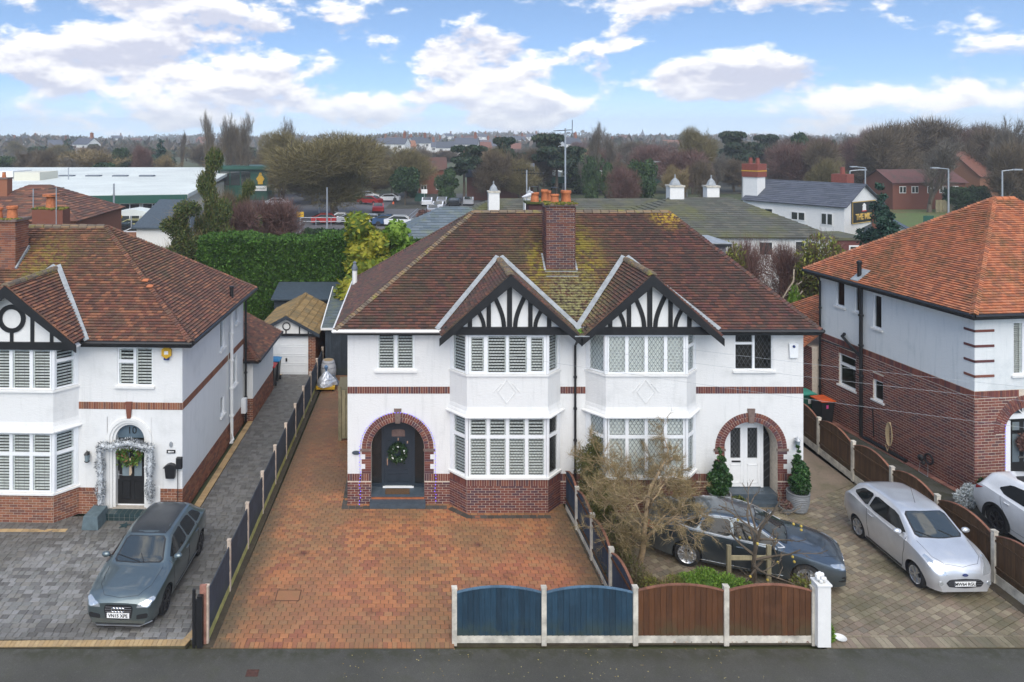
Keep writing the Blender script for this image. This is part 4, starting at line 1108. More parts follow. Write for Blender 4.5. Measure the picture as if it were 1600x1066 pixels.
m = MB(); m.slab([(chx - .56, chy - .08), (chx + .56, chy - .08), (chx + .56, chy + .74), (chx - .56, chy + .74)], CHT, CHT + .07); m.build('chimney_cap', MT['stone'], cho)
m = MB(); rr = random.Random(5)
for k in range(170):
 e = rr.random(); x = chx + rr.uniform(-.56, .56); y_ = chy + (rr.uniform(-.10, .05) if e < .6 else rr.uniform(0, .74)); m.ball((x, y_, CHT + .07 + rr.uniform(-.03, .03)), (rr.uniform(.025, .06), rr.uniform(.025, .05), rr.uniform(.015, .04)), 6, 4)
m.build('moss', MT['moss'], cho, 'stuff')
def chpot(x, y_, r=.14, h=.36, cage=False, z=CHT + .07, par=None):
 p = MB(); p.lathe([(r * 1.05, 0), (r, .05), (r * .86, h * .7), (r * .9, h * .72), (r * 1.06, h * .78), (r * 1.08, h * .95), (r * .95, h), (r * .75, h), (r * .7, h * .6)], (x, y_, z), 14, False)
 po = p.build('chimney_pot', MT['pot'], par or cho, smooth=True)
 b = MB(); b.lathe([(r * .74, h * .7), (.001, h * .7)], (x, y_, z), 12, False); b.build('flue', MT['dark'], po)
 if cage:
  c_ = MB()
  for k in range(8): a = k * PI / 4; c_.tube([(x + r * .8 * math.cos(a), y_ + r * .8 * math.sin(a), z + h - .03), (x + r * .85 * math.cos(a), y_ + r * .85 * math.sin(a), z + h + .2)], .008, 4)
  c_.lathe([(r * .9, h + .2), (r * .9, h + .215)], (x, y_, z), 12); c_.build('cage', MT['black'], po)
chpot(chx - .16, chy + .2, .14, .30, True); chpot(chx + .24, chy + .22, .15, .42); chpot(chx + .25, chy + .5, .14, .40)
m = MB(); m.box(chx - .53, chx + .53, chy - .10, chy - .012, 6.86, 6.98); m.bar((chx - .53, chy - .04, 6.95), (chx - .53, chy + .55, 7.42), .06, .14); m.bar((chx + .53, chy - .04, 6.95), (chx + .53, chy + .55, 7.42), .06, .14)
m.box(chx - .53, chx + .53, chy - .26, chy - .08, 6.82, 6.85)
m.build('chimney_flashing', MT['lead'], cho)
m = MB(); m.lathe([(.10, 0), (.10, .62), (.06, .66)], (ex0 + .12, 6.2, ez + .02), 12); m.build('flue_pipe', MT['white'], H, smooth=True)
m = MB(); m.lathe([(.12, .64), (.13, .70), (.07, .84), (.05, .92), (.08, .94), (.0, 1.0)], (ex0 + .12, 6.2, ez + .02), 12); m.build('flue_cowl', MT['canvas_dark'], H, smooth=True)
dm = MB(); dX0, dX1 = 10.2 - OX, 12.05 - OX; dm.box(dX0, dX1, 5.2, 7.0, 5.0, 7.25); dmo = dm.build('rear_dormer', MT['hung_tile'], H)
dt = MB()
for (T, L) in ((frame((dX0, 5.2, 0), (1, 0)), dX1 - dX0), (frame((dX1, 5.2, 0), (0, 1)), 1.8)):
 z = 5.8; k = 0; dt.T = T
 while z < 7.2:
  u = -(.08 if k % 2 else 0)
  while u < L:
   a, b = max(0, u + .004), min(L, u + .161)
   if b > a + .01: dt.hexa([(a, -.03, z), (b, -.03, z), (b, .005, z), (a, .005, z), (a, -.014, z + .115), (b, -.014, z + .115), (b, .005, z + .115), (a, .005, z + .115)])
   u += .165
  z += .115; k += 1
dt.T = None; dt.build('hung_tile', MT['hung_tile'], dmo, 'stuff')
m = MB(); m.box(dX0 - .12, dX1 + .16, 5.0, 7.3, 7.26, 7.36); m.build('dormer_fascia', MT['black'], dmo)
m = MB(); m.box(dX0 - .14, dX1 + .18, 4.98, 7.32, 7.362, 7.40); m.build('dormer_roof', MT['lead'], dmo)
def porch(a, style):
 T = TW; fl = .30
 m = MB(T); m.box(a - AR + .003, a + AR - .003, .0, .56, 0.0, fl); m.build('porch_floor', MT['slate'], H)
 m = MB(T); m.box(a - .86, a + .86, -.30, -.012, 0.0, .15) if style == 'left' else m.box(a - .8, a + .8, -.22, -.012, 0, .12); m.build('step', MT['slate'], H)
 if style == 'left':
  m = MB(T); m.box(a - AR + .01, a + AR - .01, -.008, .0, .15, .235); m.build('riser', MT['pot'], H)
  m = MB(T); m.box(a - AR - .02 + .03, a + AR - .01, -.05, 0.0, .24, .302); m.build('step', MT['slate'], H)
 y = .50
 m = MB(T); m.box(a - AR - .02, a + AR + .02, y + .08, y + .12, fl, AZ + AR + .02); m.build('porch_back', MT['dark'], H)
 if style == 'left':
  fm = 'slate_door'
  d0, d1, zt = a - .42, a + .44, 2.24
  fr = MB(T)
  fr.box(d0 - .10, d0, y - .03, y + .07, fl, zt); fr.box(d1, d1 + .10, y - .03, y + .07, fl, zt); fr.box(d0 - .10, d1 + .10, y - .03, y + .07, zt, zt + .12)
  fr.box(a - AR, d0 - .1, y, y + .07, fl, fl + .10); fr.box(d1 + .1, a + AR, y, y + .07, fl, fl + .10)
  fo = fr.build('door_frame', MT['navy'], H)
  pts = [(x, z) for x, z in arch_pts(a, AR - .02, AZ, 20) if z > zt + .12]
  tr = MB(T); tr.prism([(pts[0][0], zt + .121)] + pts + [(pts[-1][0], zt + .121)], y, y + .05); tr.build('transom_panel', MT['navy'], fo)
  for (u0, u1) in ((a - AR, d0 - .1), (d1 + .1, a + AR)):
   g_ = MB(T); g_.face([(u0, y + .02, fl + .1), (u1, y + .02, fl + .1), (u1, y + .02, 2.1), (u0, y + .02, 2.1)]); g_.build('side_pane', MT['glass'], fo)
  d = MB(T); d.box(d0 + .004, d1 - .004, y - .005, y + .05, fl + .03, zt - .004); do = d.build('door', MT['navy'], H)
  p = MB(T)
  for (u0, u1, z0, z1) in ((d0 + .12, a - .02, fl + .16, fl + .42), (a + .04, d1 - .12, fl + .16, fl + .42), (d0 + .12, a - .02, fl + .52, 1.78), (a + .04, d1 - .12, fl + .52, 1.78)):
   for (aa, bb, cc_, dd) in ((u0, u1, z0, z0 + .02), (u0, u1, z1 - .02, z1), (u0, u0 + .02, z0, z1), (u1 - .02, u1, z0, z1)): p.box(aa, bb, y - .018, y - .006, cc_, dd)
  p.build('panel_moulding', MT['navy'], do)
  pn = MB(T); pts = [(d0 + .22, 1.90), (d1 - .22, 1.90), (d1 - .22, 2.08)] + [(a + .01 + .22 * math.cos(t), 2.08 + .05 * math.sin(t)) for t in [PI * k / 6 for k in range(1, 6)]] + [(d0 + .22, 2.08)]
  pn.prism(pts, y - .012, y - .006); pn.build('door_glass', MT['fan_glass'], do)
  h = MB(T); h.box(d0 + .07, d0 + .10, y - .045, y - .006, 1.0, 1.22); h.box(a - .01, a + .03, y - .03, y - .006, 1.78, 1.86); h.box(d1 - .16, d1 - .12, y - .02, y - .006, 1.68, 1.76); h.build('door_furniture', MT['chrome'], do)
  s_ = MB(T); s_.box(d0 - .06, d1 + .06, y - .09, y - .008, fl + .001, fl + .035); s_.build('threshold', MT['upvc'], do)
 else:
  d0, d1, zt = a - .62, a + .60, 2.33
  fr = MB(T); fr.box(a - AR, d0 - .03, y, y + .07, fl, AZ + .3); fr.box(d1 + .03, a + AR, y, y + .07, fl, AZ + .3)
  fo = fr.build('door_frame', MT['black'], H)
  pts = [(x, z) for x, z in arch_pts(a, AR - .02, AZ, 20) if z > zt - .02]
  g_ = MB(T); g_.prism(pts, y + .0, y + .01); g_.build('fanlight', MT['glass'], fo)
  l_ = MB(T)
  for k in range(-5, 6):
   for sg in (-1, 1):
    e = clip_seg((a + k * .15 - sg, zt - 1.6), (a + k * .15 + sg, zt + 1.6), (a - .55, a + .55, zt, AZ + AR - .06))
    if e: flat_bar(l_, e, y - .004, .012)
  for u0, u1 in ((a - AR, d0), (d1, a + AR)):
   for k in range(8): e = ((u0, fl + .2 + k * .25), (u1, fl + .4 + k * .25)); flat_bar(l_, e, y - .004, .012)
  l_.build('leading', MT['leading'], fo)
  fw2 = MB(T); fw2.box(d0, d0 + .07, y - .05, y + .03, fl, zt); fw2.box(d1 - .07, d1, y - .05, y + .03, fl, zt); fw2.box(d0, d1, y - .05, y + .03, zt, zt + .08); fw2.build('white_frame', MT['upvc'], fo)
  for (u0, u1) in ((d0 + .072, a - .012), (a - .008, d1 - .072)):
   d = MB(T); zg0, zg1 = 1.22, zt - .14; gw = .11
   d.box(u0, u1, y - .04, y + .01, fl + .02, zg0); d.box(u0, u0 + gw, y - .04, y + .01, zg0, zg1); d.box(u1 - gw, u1, y - .04, y + .01, zg0, zg1); d.box(u0, u1, y - .04, y + .01, zg1, zt - .004)
   do = d.build('door', MT['upvc'], H)
   g_ = MB(T); g_.face([(u0 + gw, y - .01, zg0), (u1 - gw, y - .01, zg0), (u1 - gw, y - .01, zg1), (u0 + gw, y - .01, zg1)]); g_.build('pane', MT['glass'], do)
   l_ = MB(T)
   for k in range(-12, 13):
    for sg in (-1, 1):
     e = clip_seg((u0 + gw + k * .115 - sg, zg0 - 1.55), (u0 + gw + k * .115 + sg, zg0 + 1.55), (u0 + gw, u1 - gw, zg0, zg1))
     if e: flat_bar(l_, e, y - .018, .012)
   l_.build('leading', MT['leading'], do)
   p = MB(T)
   for (aa, bb, cc_, dd) in ((u0 + .1, u1 - .1, fl + .14, fl + .16), (u0 + .1, u1 - .1, 1.0, 1.02), (u0 + .1, u0 + .12, fl + .14, 1.02), (u1 - .12, u1 - .1, fl + .14, 1.02)): p.box(aa, bb, y - .052, y - .041, cc_, dd)
   p.build('panel_moulding', MT['upvc'], do)
  m = MB(T); m.box(a - .40, a - .12, y - .06, y - .041, 1.10, 1.15); m.build('letter_box', MT['black'], H)
porch(ARC[0], 'left'); porch(ARC[1], 'right')
br.done(300)
# ================================================================ LEFT HOUSE
LX, LY, LR = -6.853, 22.2, R(-1.8)
HL = thing('hipped_house', 'white house on the left with a silver garland round its black front door', 'house', (LX, LY, 0), LR)
bl_ = Bricks(HL, MT['brick_orange'])
TF0 = frame((0, 0, 0), (1, 0)); TS = frame((0, 0, 0), (0, 1)); DL = 7.15
lx = lambda px: (px - 285) / 51.8
EL, PLl = 5.12, .80
win_f = (lx(182), lx(238), 3.90, 5.06)
side_w = [(3.95, 4.5, 3.82, 4.88), (6.0, 6.45, 4.25, 4.95), (4.0, 4.45, 1.45, 2.1), (5.35, 6.2, 1.95, 3.05)]
bc, bB, bF, bD = -4.95, 1.78, 1.28, .55
dc = -1.62
w = MB(TF0); wall_cells(w, -11.5, 0, PLl, EL, [win_f, (bc - bB + .03, bc + bB - .03, 0, EL + .1, 0), (bc + bB, 0, 3.18, 3.40, 0), (dc - .66, dc + .66, PLl - .1, 2.95, 0)])
w.T = TS; wall_cells(w, 0, DL, PLl, EL, side_w + [(0, DL, 3.18, 3.40, 0)])
w.T = None; w.face([(0, DL, 0), (-11.5, DL, 0), (-11.5, DL, EL), (0, DL, EL)]); w.face([(-11.5, DL, 0), (-11.5, 0, 0), (-11.5, 0, EL), (-11.5, DL, EL)])
w.build('wall', MT['render'], HL, split=True)
mo = MB(TF0); wall_cells(mo, -11.5, 0, 0, PLl, [(bc - bB + .03, bc + bB - .03, 0, 3, 0), (dc - .93, dc + .95, 0, 3, 0)]); mo.face([(bc + bB, 0, 3.18), (0, 0, 3.18), (0, 0, 3.40), (bc + bB, 0, 3.40)])
mo.T = TS; mo.face([(0, 0, 0), (DL, 0, 0), (DL, 0, PLl), (0, 0, PLl)]); mo.face([(0, 0, 3.18), (DL, 0, 3.18), (DL, 0, 3.40), (0, 0, 3.40)])
mo.build('brick_backing', MT['mortar'], HL, split=True)
for (a, b) in ((-11.5, bc - bB), (bc + bB, dc - .93), (dc + .95, 0)): bl_.wall(TF0, a, b, .01, PLl - .08); bl_.soldier(TF0, a, b, PLl - .075, PLl + .0, w=.10, objs=False)
bl_.wall(TS, 0, DL, .01, PLl - .08); bl_.soldier(TS, 0, DL, PLl - .075, PLl, w=.10, objs=False)
bl_.soldier(TF0, bc + bB, 0, 3.185, 3.395); bl_.soldier(TS, 0, 4.9, 3.185, 3.395, objs=False); bl_.soldier(TS, 5.1, DL, 3.185, 3.395, objs=False)
window(HL, TF0, *win_f, [(0, .5, 0, .63), (0, .5, .63, 1), (.5, 1, 0, 1, .03)], 'square', True, y=.05, slat=.085, lead_w=.006)
for i, s_ in enumerate(side_w):
 window(HL, TS, *s_, [(0, 1, 0, 1)] if i != 3 else [(0, .5, 0, 1), (.5, 1, 0, 1)], None, i in (0, 3), y=.07, slat=.07)
P = [(bc - bB, 0), (bc - bF, -bD), (bc + bF, -bD), (bc + bB, 0)]
TFs = [frame((P[k][0], P[k][1], 0), (P[k + 1][0] - P[k][0], P[k + 1][1] - P[k][1])) for k in range(3)]
LNs = [math.hypot(P[k + 1][0] - P[k][0], P[k + 1][1] - P[k][1]) for k in range(3)]
def boff(d): return [(bc - bB - d * .9, 0), (bc - bF - d * .42, -bD - d), (bc + bF + d * .42, -bD - d), (bc + bB + d * .9, 0)]
m = MB(); r_ = MB()
zs, zt, ws, wt = .89, 2.66, 3.93, 5.15
for T, L in zip(TFs, LNs):
 m.T = T; m.face([(0, 0, 0), (L, 0, 0), (L, 0, zs), (0, 0, zs)]); bl_.wall(T, .004, L - .004, .01, zs - .07)
 r_.T = T; r_.face([(0, 0, 2.95), (L, 0, 2.95), (L, 0, ws - .06), (0, 0, ws - .06)])
m.build('bay_backing', MT['mortar'], HL)
r_.T = None
for (d0, z0), (d1, z1) in zip([(0, 2.98), (.03, 2.86), (.08, 2.77), (.13, 2.72), (.13, 2.69)], [(.03, 2.86), (.08, 2.77), (.13, 2.72), (.13, 2.69), (-.02, 2.68)]):
 A_, B_ = boff(d0), boff(d1)
 for k in range(3): r_.face([(A_[k][0], A_[k][1], z0), (A_[k + 1][0], A_[k + 1][1], z0), (B_[k + 1][0], B_[k + 1][1], z1), (B_[k][0], B_[k][1], z1)])
r_.build('bay_panel', MT['render'], HL)
for z in (zs - .065, ws - .07):
 s_ = MB(); q, B_ = boff(.06), boff(-.12)
 for k in range(3):
  s_.hexa([(q[k][0], q[k][1], z), (q[k + 1][0], q[k + 1][1], z), (B_[k + 1][0], B_[k + 1][1], z), (B_[k][0], B_[k][1], z), (q[k][0], q[k][1], z + .055), (q[k + 1][0], q[k + 1][1], z + .055), (B_[k + 1][0], B_[k + 1][1], z + .06), (B_[k][0], B_[k][1], z + .06)])
 s_.build('window_sill', MT['white'], HL)
c4 = []
for k in range(4): c4 += [(k / 4, (k + 1) / 4, 0, .64), (k / 4, (k + 1) / 4, .64, 1)]
for k, T in enumerate(TFs):
 L = LNs[k]; i0, i1 = (.06, L - .06) if k == 1 else (.10, L - .05) if k == 0 else (.05, L - .10)
 window(HL, T, i0, i1, zs, zt, c4 if k == 1 else [(0, 1, 0, .64), (0, 1, .64, 1)], 'square', True, y=.04, sill=False, slat=.085)
 window(HL, T, i0, i1, ws, wt, [(q / 4, (q + 1) / 4, 0, 1) for q in range(4)] if k == 1 else [(0, 1, 0, .68), (0, 1, .68, 1)], 'square', True, y=.04, sill=False, slat=.085)
cp = MB()
for (x, y_) in P[1:3]:
 for (a, b) in ((zs, zt + .03), (ws, wt)): cp.tube([(x, y_ + .03, a), (x, y_ + .03, b)], .055, 8)
for (a, b) in ((zs, zt), (ws, wt)):
 cp.T = TFs[2]; cp.box(LNs[2] - .10, LNs[2] - .01, 0, .08, a, b); cp.T = None
cp.build('corner_post', MT['upvc'], HL, split=True)
for z in (zt + .002, wt + .01):
 lid = MB(); lid.slab([tuple(p) for p in boff(-.01)], z, z + .03); lid.build('bay_ceiling', MT['white'], HL)
lex, ley0, ley1, lez, lrz = .40, -.36, DL + .40, 5.33, 8.28
lry = (ley0 + ley1) / 2; lrx = -3.95
a1, b1, c1, d1 = (-12.0, ley0, lez), (lex, ley0, lez), (lex, ley1, lez), (-12.0, ley1, lez); r1, r2 = (-12.0, lry, lrz), (lrx, lry, lrz)
lg = dict(c=-4.9, hw=2.08, za=7.08, zf=5.38, y=-.92)
def under_l(p): return p.y < 2.2 and lg['za'] - abs(p.x - lg['c']) * (lg['za'] - lg['zf']) / lg['hw'] > p.z + .10
roof_slope(HL, [a1, b1, r2, r1], MT['tile_left'], skip=under_l); roof_slope(HL, [b1, c1, r2], MT['tile_left']); roof_slope(HL, [c1, d1, r1, r2], MT['tile_left'], du=.33, dv=.2)
ridge_line(HL, r1, r2, MT['ridge']); hip_line(HL, b1, r2, MT['tile_left']); hip_line(HL, c1, r2, MT['tile_left'])
m = MB(); m.slab([(-12, ley0 + .03), (lex - .03, ley0 + .03), (lex - .03, 0), (-12, 0)], 5.15, 5.165); m.slab([(0, .002), (lex - .03, .002), (lex - .03, ley1 - .03), (0, ley1 - .03)], 5.15, 5.165); m.build('soffit', MT['white'], HL, split=True)
m = MB(); m.box(lg['c'] + 1.95, lex - .02, ley0 + .02, ley0 + .05, 5.15, 5.29); m.box(lex - .05, lex - .02, ley0 + .051, ley1, 5.15, 5.29); m.build('fascia', MT['black'], HL, split=True)
gutter(HL, (lg['c'] + 2.0, ley0 - .03, 5.29), (lex + .03, ley0 - .03, 5.29), 'black', r=.06); gutter(HL, (lex + .04, ley0, 5.29), (lex + .04, ley1, 5.29), 'black', r=.06)
m = MB()
for (x, t) in ((.42, .44), (.47, .47)):
 p = Vector(b1).lerp(Vector(r2), x); m.hexa([p + Vector(v) for v in ((-.16, -.10, .055), (.04, -.10, .055), (.04, .04, .10), (-.16, .04, .10), (-.16, -.10, .075), (.04, -.10, .075), (.04, .04, .12), (-.16, .04, .12))])
m.build('new_tile', MT['pot'], HL, split=True)
def gable_simple(Hh, g, tile, panel_y, zb, ring=True):
 c, hw, za, zf, y = g['c'], g['hw'], g['za'], g['zf'], g['y']; sl = (za - zf) / hw
 yb = ley0 + (za - lez) / (lrz - lez) * (lry - ley0); bo = None
 for s in (-1, 1):
  fz = zf + .05; fw_ = hw - .03
  ff = (c + s * fw_, y, fz); fb = (c + s * fw_, ley0 + .02, fz); ab = (c, yb + .05, za); af_ = (c, y, za)
  roof_slope(Hh, [ff, fb, ab, af_] if s > 0 else [fb, ff, af_, ab], tile)
  b = MB(); t = .28; P0 = Vector((c + s * (hw + .02), y - .03, zf - .02)); P1 = Vector((c, y - .03, za)); dy = Vector((0, .045, 0)); dn = Vector((0, 0, t))
  b.hexa([P0 - dn + Vector((0, 0, .07)), P0, P1, P1 - dn - Vector((0, 0, .06)), P0 - dn + Vector((0, 0, .07)) + dy, P0 + dy, P1 + dy, P1 - dn - Vector((0, 0, .06)) + dy]); b.build('bargeboard', MT['black'], Hh)
  mN = Vector((0, -(lrz - lez), lry - ley0)).normalized() * .065
  v = MB(); v.bar(Vector((c + s * (hw + .08), ley0, lez - .01)) + mN, Vector((c + s * .06, yb + .06, za + .05)) + mN, .15, .02, mN.normalized()); v.build('valley_flashing', MT['lead'], Hh)
  q = MB(); q.face([(c + s * hw, y, zf - .10), (c, y, za - .10), (c, panel_y, za - .10), (c + s * hw, panel_y, zf - .10)]); q.build('verge_soffit', MT['white'], Hh)
 ridge_line(Hh, (c, y, za + .02), (c, yb, za + .02), MT['ridge'])
 hw2 = (za - .1 - zb) / sl; pn = MB(); pn.prism([(c - hw2, zb), (c + hw2, zb), (c, za - .10)], panel_y, panel_y + .05); pn.build('gable_panel', MT['white'], Hh)
 m = MB(); m.box(c - 1.9, c + 1.9, panel_y - .08, panel_y + .05, zb - .22, zb); m.build('tie_beam', MT['black'], Hh)
 m = MB(); n = 28; zc = zb + .68
 for k in range(n):
  t0, t1 = 2 * PI * k / n, 2 * PI * (k + 1) / n; f_ = lambda r, t: (c + r * math.cos(t), zc + r * math.sin(t))
  m.prism([f_(.285, t0), f_(.42, t0), f_(.42, t1), f_(.285, t1)], panel_y - .035, panel_y - .001)
 m.build('timber_ring', MT['black'], Hh)
 for x, w_ in ((0, .10), (.62, .11), (-.62, .11), (1.2, .1), (-1.2, .1)):
  m = MB(); t0 = zb + .27 if x == 0 else min(za - .14 - abs(x) * sl, 9); m.box(c + x - w_ / 2, c + x + w_ / 2, panel_y - .03, panel_y - .001, zb, t0); m.build('stud', MT['black'], Hh)
gable_simple(HL, lg, MT['tile_left'], -bD - .02, 5.36)
m = MB(); m.box(lg['c'] - 1.9, lg['c'] + 1.9, -bD + .06, -.004, 5.19, 5.3); m.build('gable_soffit', MT['white'], HL)
cx_, cy_, ct = -6.85, 1.9, 8.62
ch = MB(); ch.box(cx_ - .62, cx_ + .62, cy_, cy_ + .8, 5.4, ct); cho2 = ch.build('chimney', MT['mortar_grey'], HL)
cb2 = MB()
for T, L in ((frame((cx_ - .62, cy_, 0), (1, 0)), 1.24), (frame((cx_ + .62, cy_, 0), (0, 1)), .8)):
 z = 6.6; k = 0; cb2.T = T
 while z < ct - .05:
  u = -(.1125 if k % 2 else 0)
  while u < L:
   a, b = max(0, u), min(L, u + .215)
   if b - a > .02: cb2.box(a, b, -.010, .01, z, z + .065)
   u += .225
  z += .075; k += 1
cb2.T = None; cb2.build('brick_course', MT['brick_orange'], cho2, 'stuff')
m = MB(); m.slab([(cx_ - .7, cy_ - .08), (cx_ + .7, cy_ - .08), (cx_ + .7, cy_ + .88), (cx_ - .7, cy_ + .88)], ct, ct + .08); m.build('chimney_cap', MT['stone'], cho2)
m = MB(); rr = random.Random(6)
for k in range(90): m.ball((cx_ + rr.uniform(-.7, .7), cy_ + rr.uniform(-.08, .3), ct + .08), (.05, .04, .03), 6, 4)
m.build('moss', MT['moss'], cho2, 'stuff')
chpot(cx_ + .35, cy_ + .3, .17, .42, z=ct + .08, par=cho2); chpot(cx_ - .15, cy_ + .3, .16, .36, z=ct + .08, par=cho2)
m = MB(); m.bar((cx_ + .66, cy_ - .02, 7.05), (cx_ + .66, cy_ + .8, 7.68), .05, .14); m.build('chimney_flashing', MT['lead'], cho2)
m = MB(); m.lathe([(.07, 0), (.07, .42), (.09, .44), (.09, .50), (.06, .52)], (lex - .25, 4.9, 5.42), 10); m.build('vent_pipe', MT['black'], HL, smooth=True)
downpipe(HL, [(.13, 4.98, 5.2), (.13, 4.98, .12)], 'white', .06, 'soil_pipe'); downpipe(HL, [(.16, DL - .1, 5.25), (.12, DL - .1, 5.0), (.12, DL - .1, .1)], 'black', .045)
m = MB(); m.tube([(.13, 4.98, .5), (.3, 4.6, .42), (.22, 4.4, .35)], .03, 6); m.build('waste_pipe', MT['white'], HL)
m = MB(); m.box(.02, .2, 6.72, 6.98, .55, 1.1); m.build('meter_box', MT['upvc'], HL)
n = 20
for i, (r0, r1, yy) in enumerate(((.60, .69, -.05), (.52, .60, -.015), (.44, .52, .04))):
 m = MB()
 for k in range(n):
  t0, t1 = PI * k / n, PI * (k + 1) / n; f_ = lambda r, t: (dc - r * math.cos(t), 2.26 + r * math.sin(t)); m.prism([f_(r0, t0), f_(r1, t0), f_(r1, t1), f_(r0, t1)], yy, .28)
 for s in (-1, 1): a, b = sorted((dc + s * r0, dc + s * r1)); m.box(a, b, yy, .28, .20, 2.26)
 m.build('arch_moulding', MT['white'], HL)
m = MB()
for k in range(n):
 t0, t1 = PI * k / n, PI * (k + 1) / n; f_ = lambda r, t: (dc - r * math.cos(t), 0, 2.26 + r * math.sin(t)); m.face([f_(.69, t0), f_(.69, t1), (f_(.69, t1)[0], 0, 2.951), (f_(.69, t0)[0], 0, 2.951)])
for s in (-1, 1):
 a, b = sorted((dc + s * .69, dc + s * .95)); m.box(a, b, -.02, .02, .0, .85)
m.build('arch_spandrel', MT['render'], HL)
m = MB(); m.prism([(dc - .055, 2.92), (dc + .055, 2.92), (dc + .10, 3.42), (dc - .10, 3.42)], -.06, -.011); m.build('keystone', MT['brick_orange'], HL)
m = MB(); m.box(dc - .44, dc + .44, .21, .27, .22, 2.16); do = m.build('door', MT['black'], HL)
m = MB()
for (u0, u1, z0, z1) in ((dc - .31, dc - .06, .36, .92), (dc + .06, dc + .31, .36, .92)):
 for q in ((u0, u1, z0, z0 + .02), (u0, u1, z1 - .02, z1), (u0, u0 + .02, z0, z1), (u1 - .02, u1, z0, z1)): m.box(q[0], q[1], .195, .209, q[2], q[3])
m.build('panel_moulding', MT['black'], do)
for (u0, u1) in ((dc - .30, dc - .07), (dc + .07, dc + .30)):
 m = MB(); m.box(u0, u1, .20, .208, 1.08, 1.85); m.build('door_glass', MT['fan_glass2'], do) if 'fan_glass2' in MT else m.build('door_glass', MT['slate_blue'], do)
m = MB(); m.box(dc - .41, dc - .38, .16, .208, 1.0, 1.25); m.box(dc - .41, dc - .28, .15, .175, 1.12, 1.14); m.build('door_handle', MT['chrome'], do)
pts = arch_pts(dc, .45, 2.24, 16); m = MB(); m.prism(pts, .21, .24); fl_ = m.build('fanlight', MT['fan_glass3'] if 'fan_glass3' in MT else MT['slate'], HL)
text_mesh('10', .30, MT['black'], fl_, frame((dc, .20, 2.46), (1, 0)), 'house_number')
m = MB(); m.box(dc - .47, dc + .47, .19, .30, .18, .222); m.build('threshold', MT['upvc'], HL)
m = MB(); m.box(dc - .95, dc + .95, -.36, .2, 0, .19); stp = m.build('tiled_step', MT['mortar_grey'], HL)
tl = MB()
for k in range(12):
 for j in range(2): tl.box(dc - .94 + k * .157 + .005, dc - .94 + (k + 1) * .157 - .005, -.372, -.355, .005 + j * .095, .09 + j * .095)
 tl.box(dc - .94 + k * .157 + .005, dc - .94 + (k + 1) * .157 - .005, -.37, -.05, .185, .197)
tl.build('step_tile', MT['tile_teal'] if 'tile_teal' in MT else MT['slate'], stp, 'stuff')
X0, X1, Y0, Y1 = -3.2, .32, DL + .25, 11.2
m = MB(); m.box(X0, X1, Y0, Y1, .9, 2.48); m.build('extension_wall', MT['render'], HL)
m = MB(); m.box(X0 + .002, X1 - .002, Y0 + .002, Y1, 0, .9); m.build('brick_backing', MT['mortar'], HL)
bl_.wall(frame((X1, Y0, 0), (0, 1)), 0, Y1 - Y0, .01, .9); bl_.wall(frame((X0, Y0, 0), (1, 0)), 0, X1 - X0, .01, .9)
e = .32; za_, zb_ = 2.52, 4.15
A2, B2, C2 = (X1 + e, Y0 - e, za_), (X1 + e, Y1 + e, za_), (X1 - 1.6, Y1 - 1.4, zb_)
D2 = (X1 - 1.6, Y0 + 1.6, zb_)
roof_slope(HL, [A2, B2, C2, D2], MT['tile_left']); roof_slope(HL, [(X0, Y0 - e, za_), A2, D2, (X0, Y0 + 1.6, zb_)], MT['tile_left']); hip_line(HL, A2, D2, MT['tile_left'])
m = MB(); m.box(X0, X1 + e - .02, Y0 - e + .02, Y1, za_ - .12, za_ - .03); m.build('fascia', MT['black'], HL)
gutter(HL, (X1 + e + .03, Y0 - e, za_ - .02), (X1 + e + .03, Y1 + e, za_ - .02), 'black')
bl_.done(300)
# ================================================================ RIGHT HOUSE
RX, RY, RR_ = 17.81, 23.2, R(7)
HR = thing('brick_and_render_house', 'house on the right, red brick below and white render above, with an orange tiled roof', 'house', (RX, RY, 0), RR_)
bR = Bricks(HR, MT['brick_red'])
DR, WR_ = 7.2, 9.0
TRF = frame((0, 0, 0), (1, 0)); TRS = frame((0, DR, 0), (0, -1)); TRE = frame((-.0, DR + 3.4, 0), (0, -1))
def uy(px): k = (px - 640) / 1150; return DR - (20.66 / (k + .123) - 23.2) / .9925
s_up = [(uy(1306), uy(1319.5), 4.70, 5.72), (uy(1335), uy(1347), 4.70, 5.72), (uy(1364), uy(1377.5), 4.33, 5.58)]
s_lo = [(uy(1311), uy(1337), 1.63, 2.86), (uy(1364.5), uy(1380), 1.68, 2.42)]
wf = (1.36, 2.6, 3.86, 5.55); ER = 5.80; da, dR, dO, dZ = 1.86, .78, 1.10, 2.36
w = MB(TRF); wall_cells(w, 0, WR_, 3.40, ER, [wf]); w.T = TRS; wall_cells(w, 0, DR, 3.40, ER, s_up)
w.T = None; w.face([(0, DR, 0), (WR_, DR, 0), (WR_, DR, ER), (0, DR, ER)]); w.face([(WR_, 0, 0), (WR_, DR, 0), (WR_, DR, ER), (WR_, 0, ER)])
w.build('wall', MT['render_blue'], HR, split=True)
m = MB(TRF); wall_cells(m, 0, WR_, 0, 3.40, [(da - dR, da + dR, 0, dZ, 0), (da - dR, da + dR, dZ, dZ + dR + .01, 0)]); m.T = TRS; wall_cells(m, 0, DR, 0, 3.40, s_lo); 
m.T = TRF; arch_fill(m, da, dR, dZ, dZ + dR + .01, depth=.3, jamb=0)
m.build('brick_backing', MT['mortar'], HR)
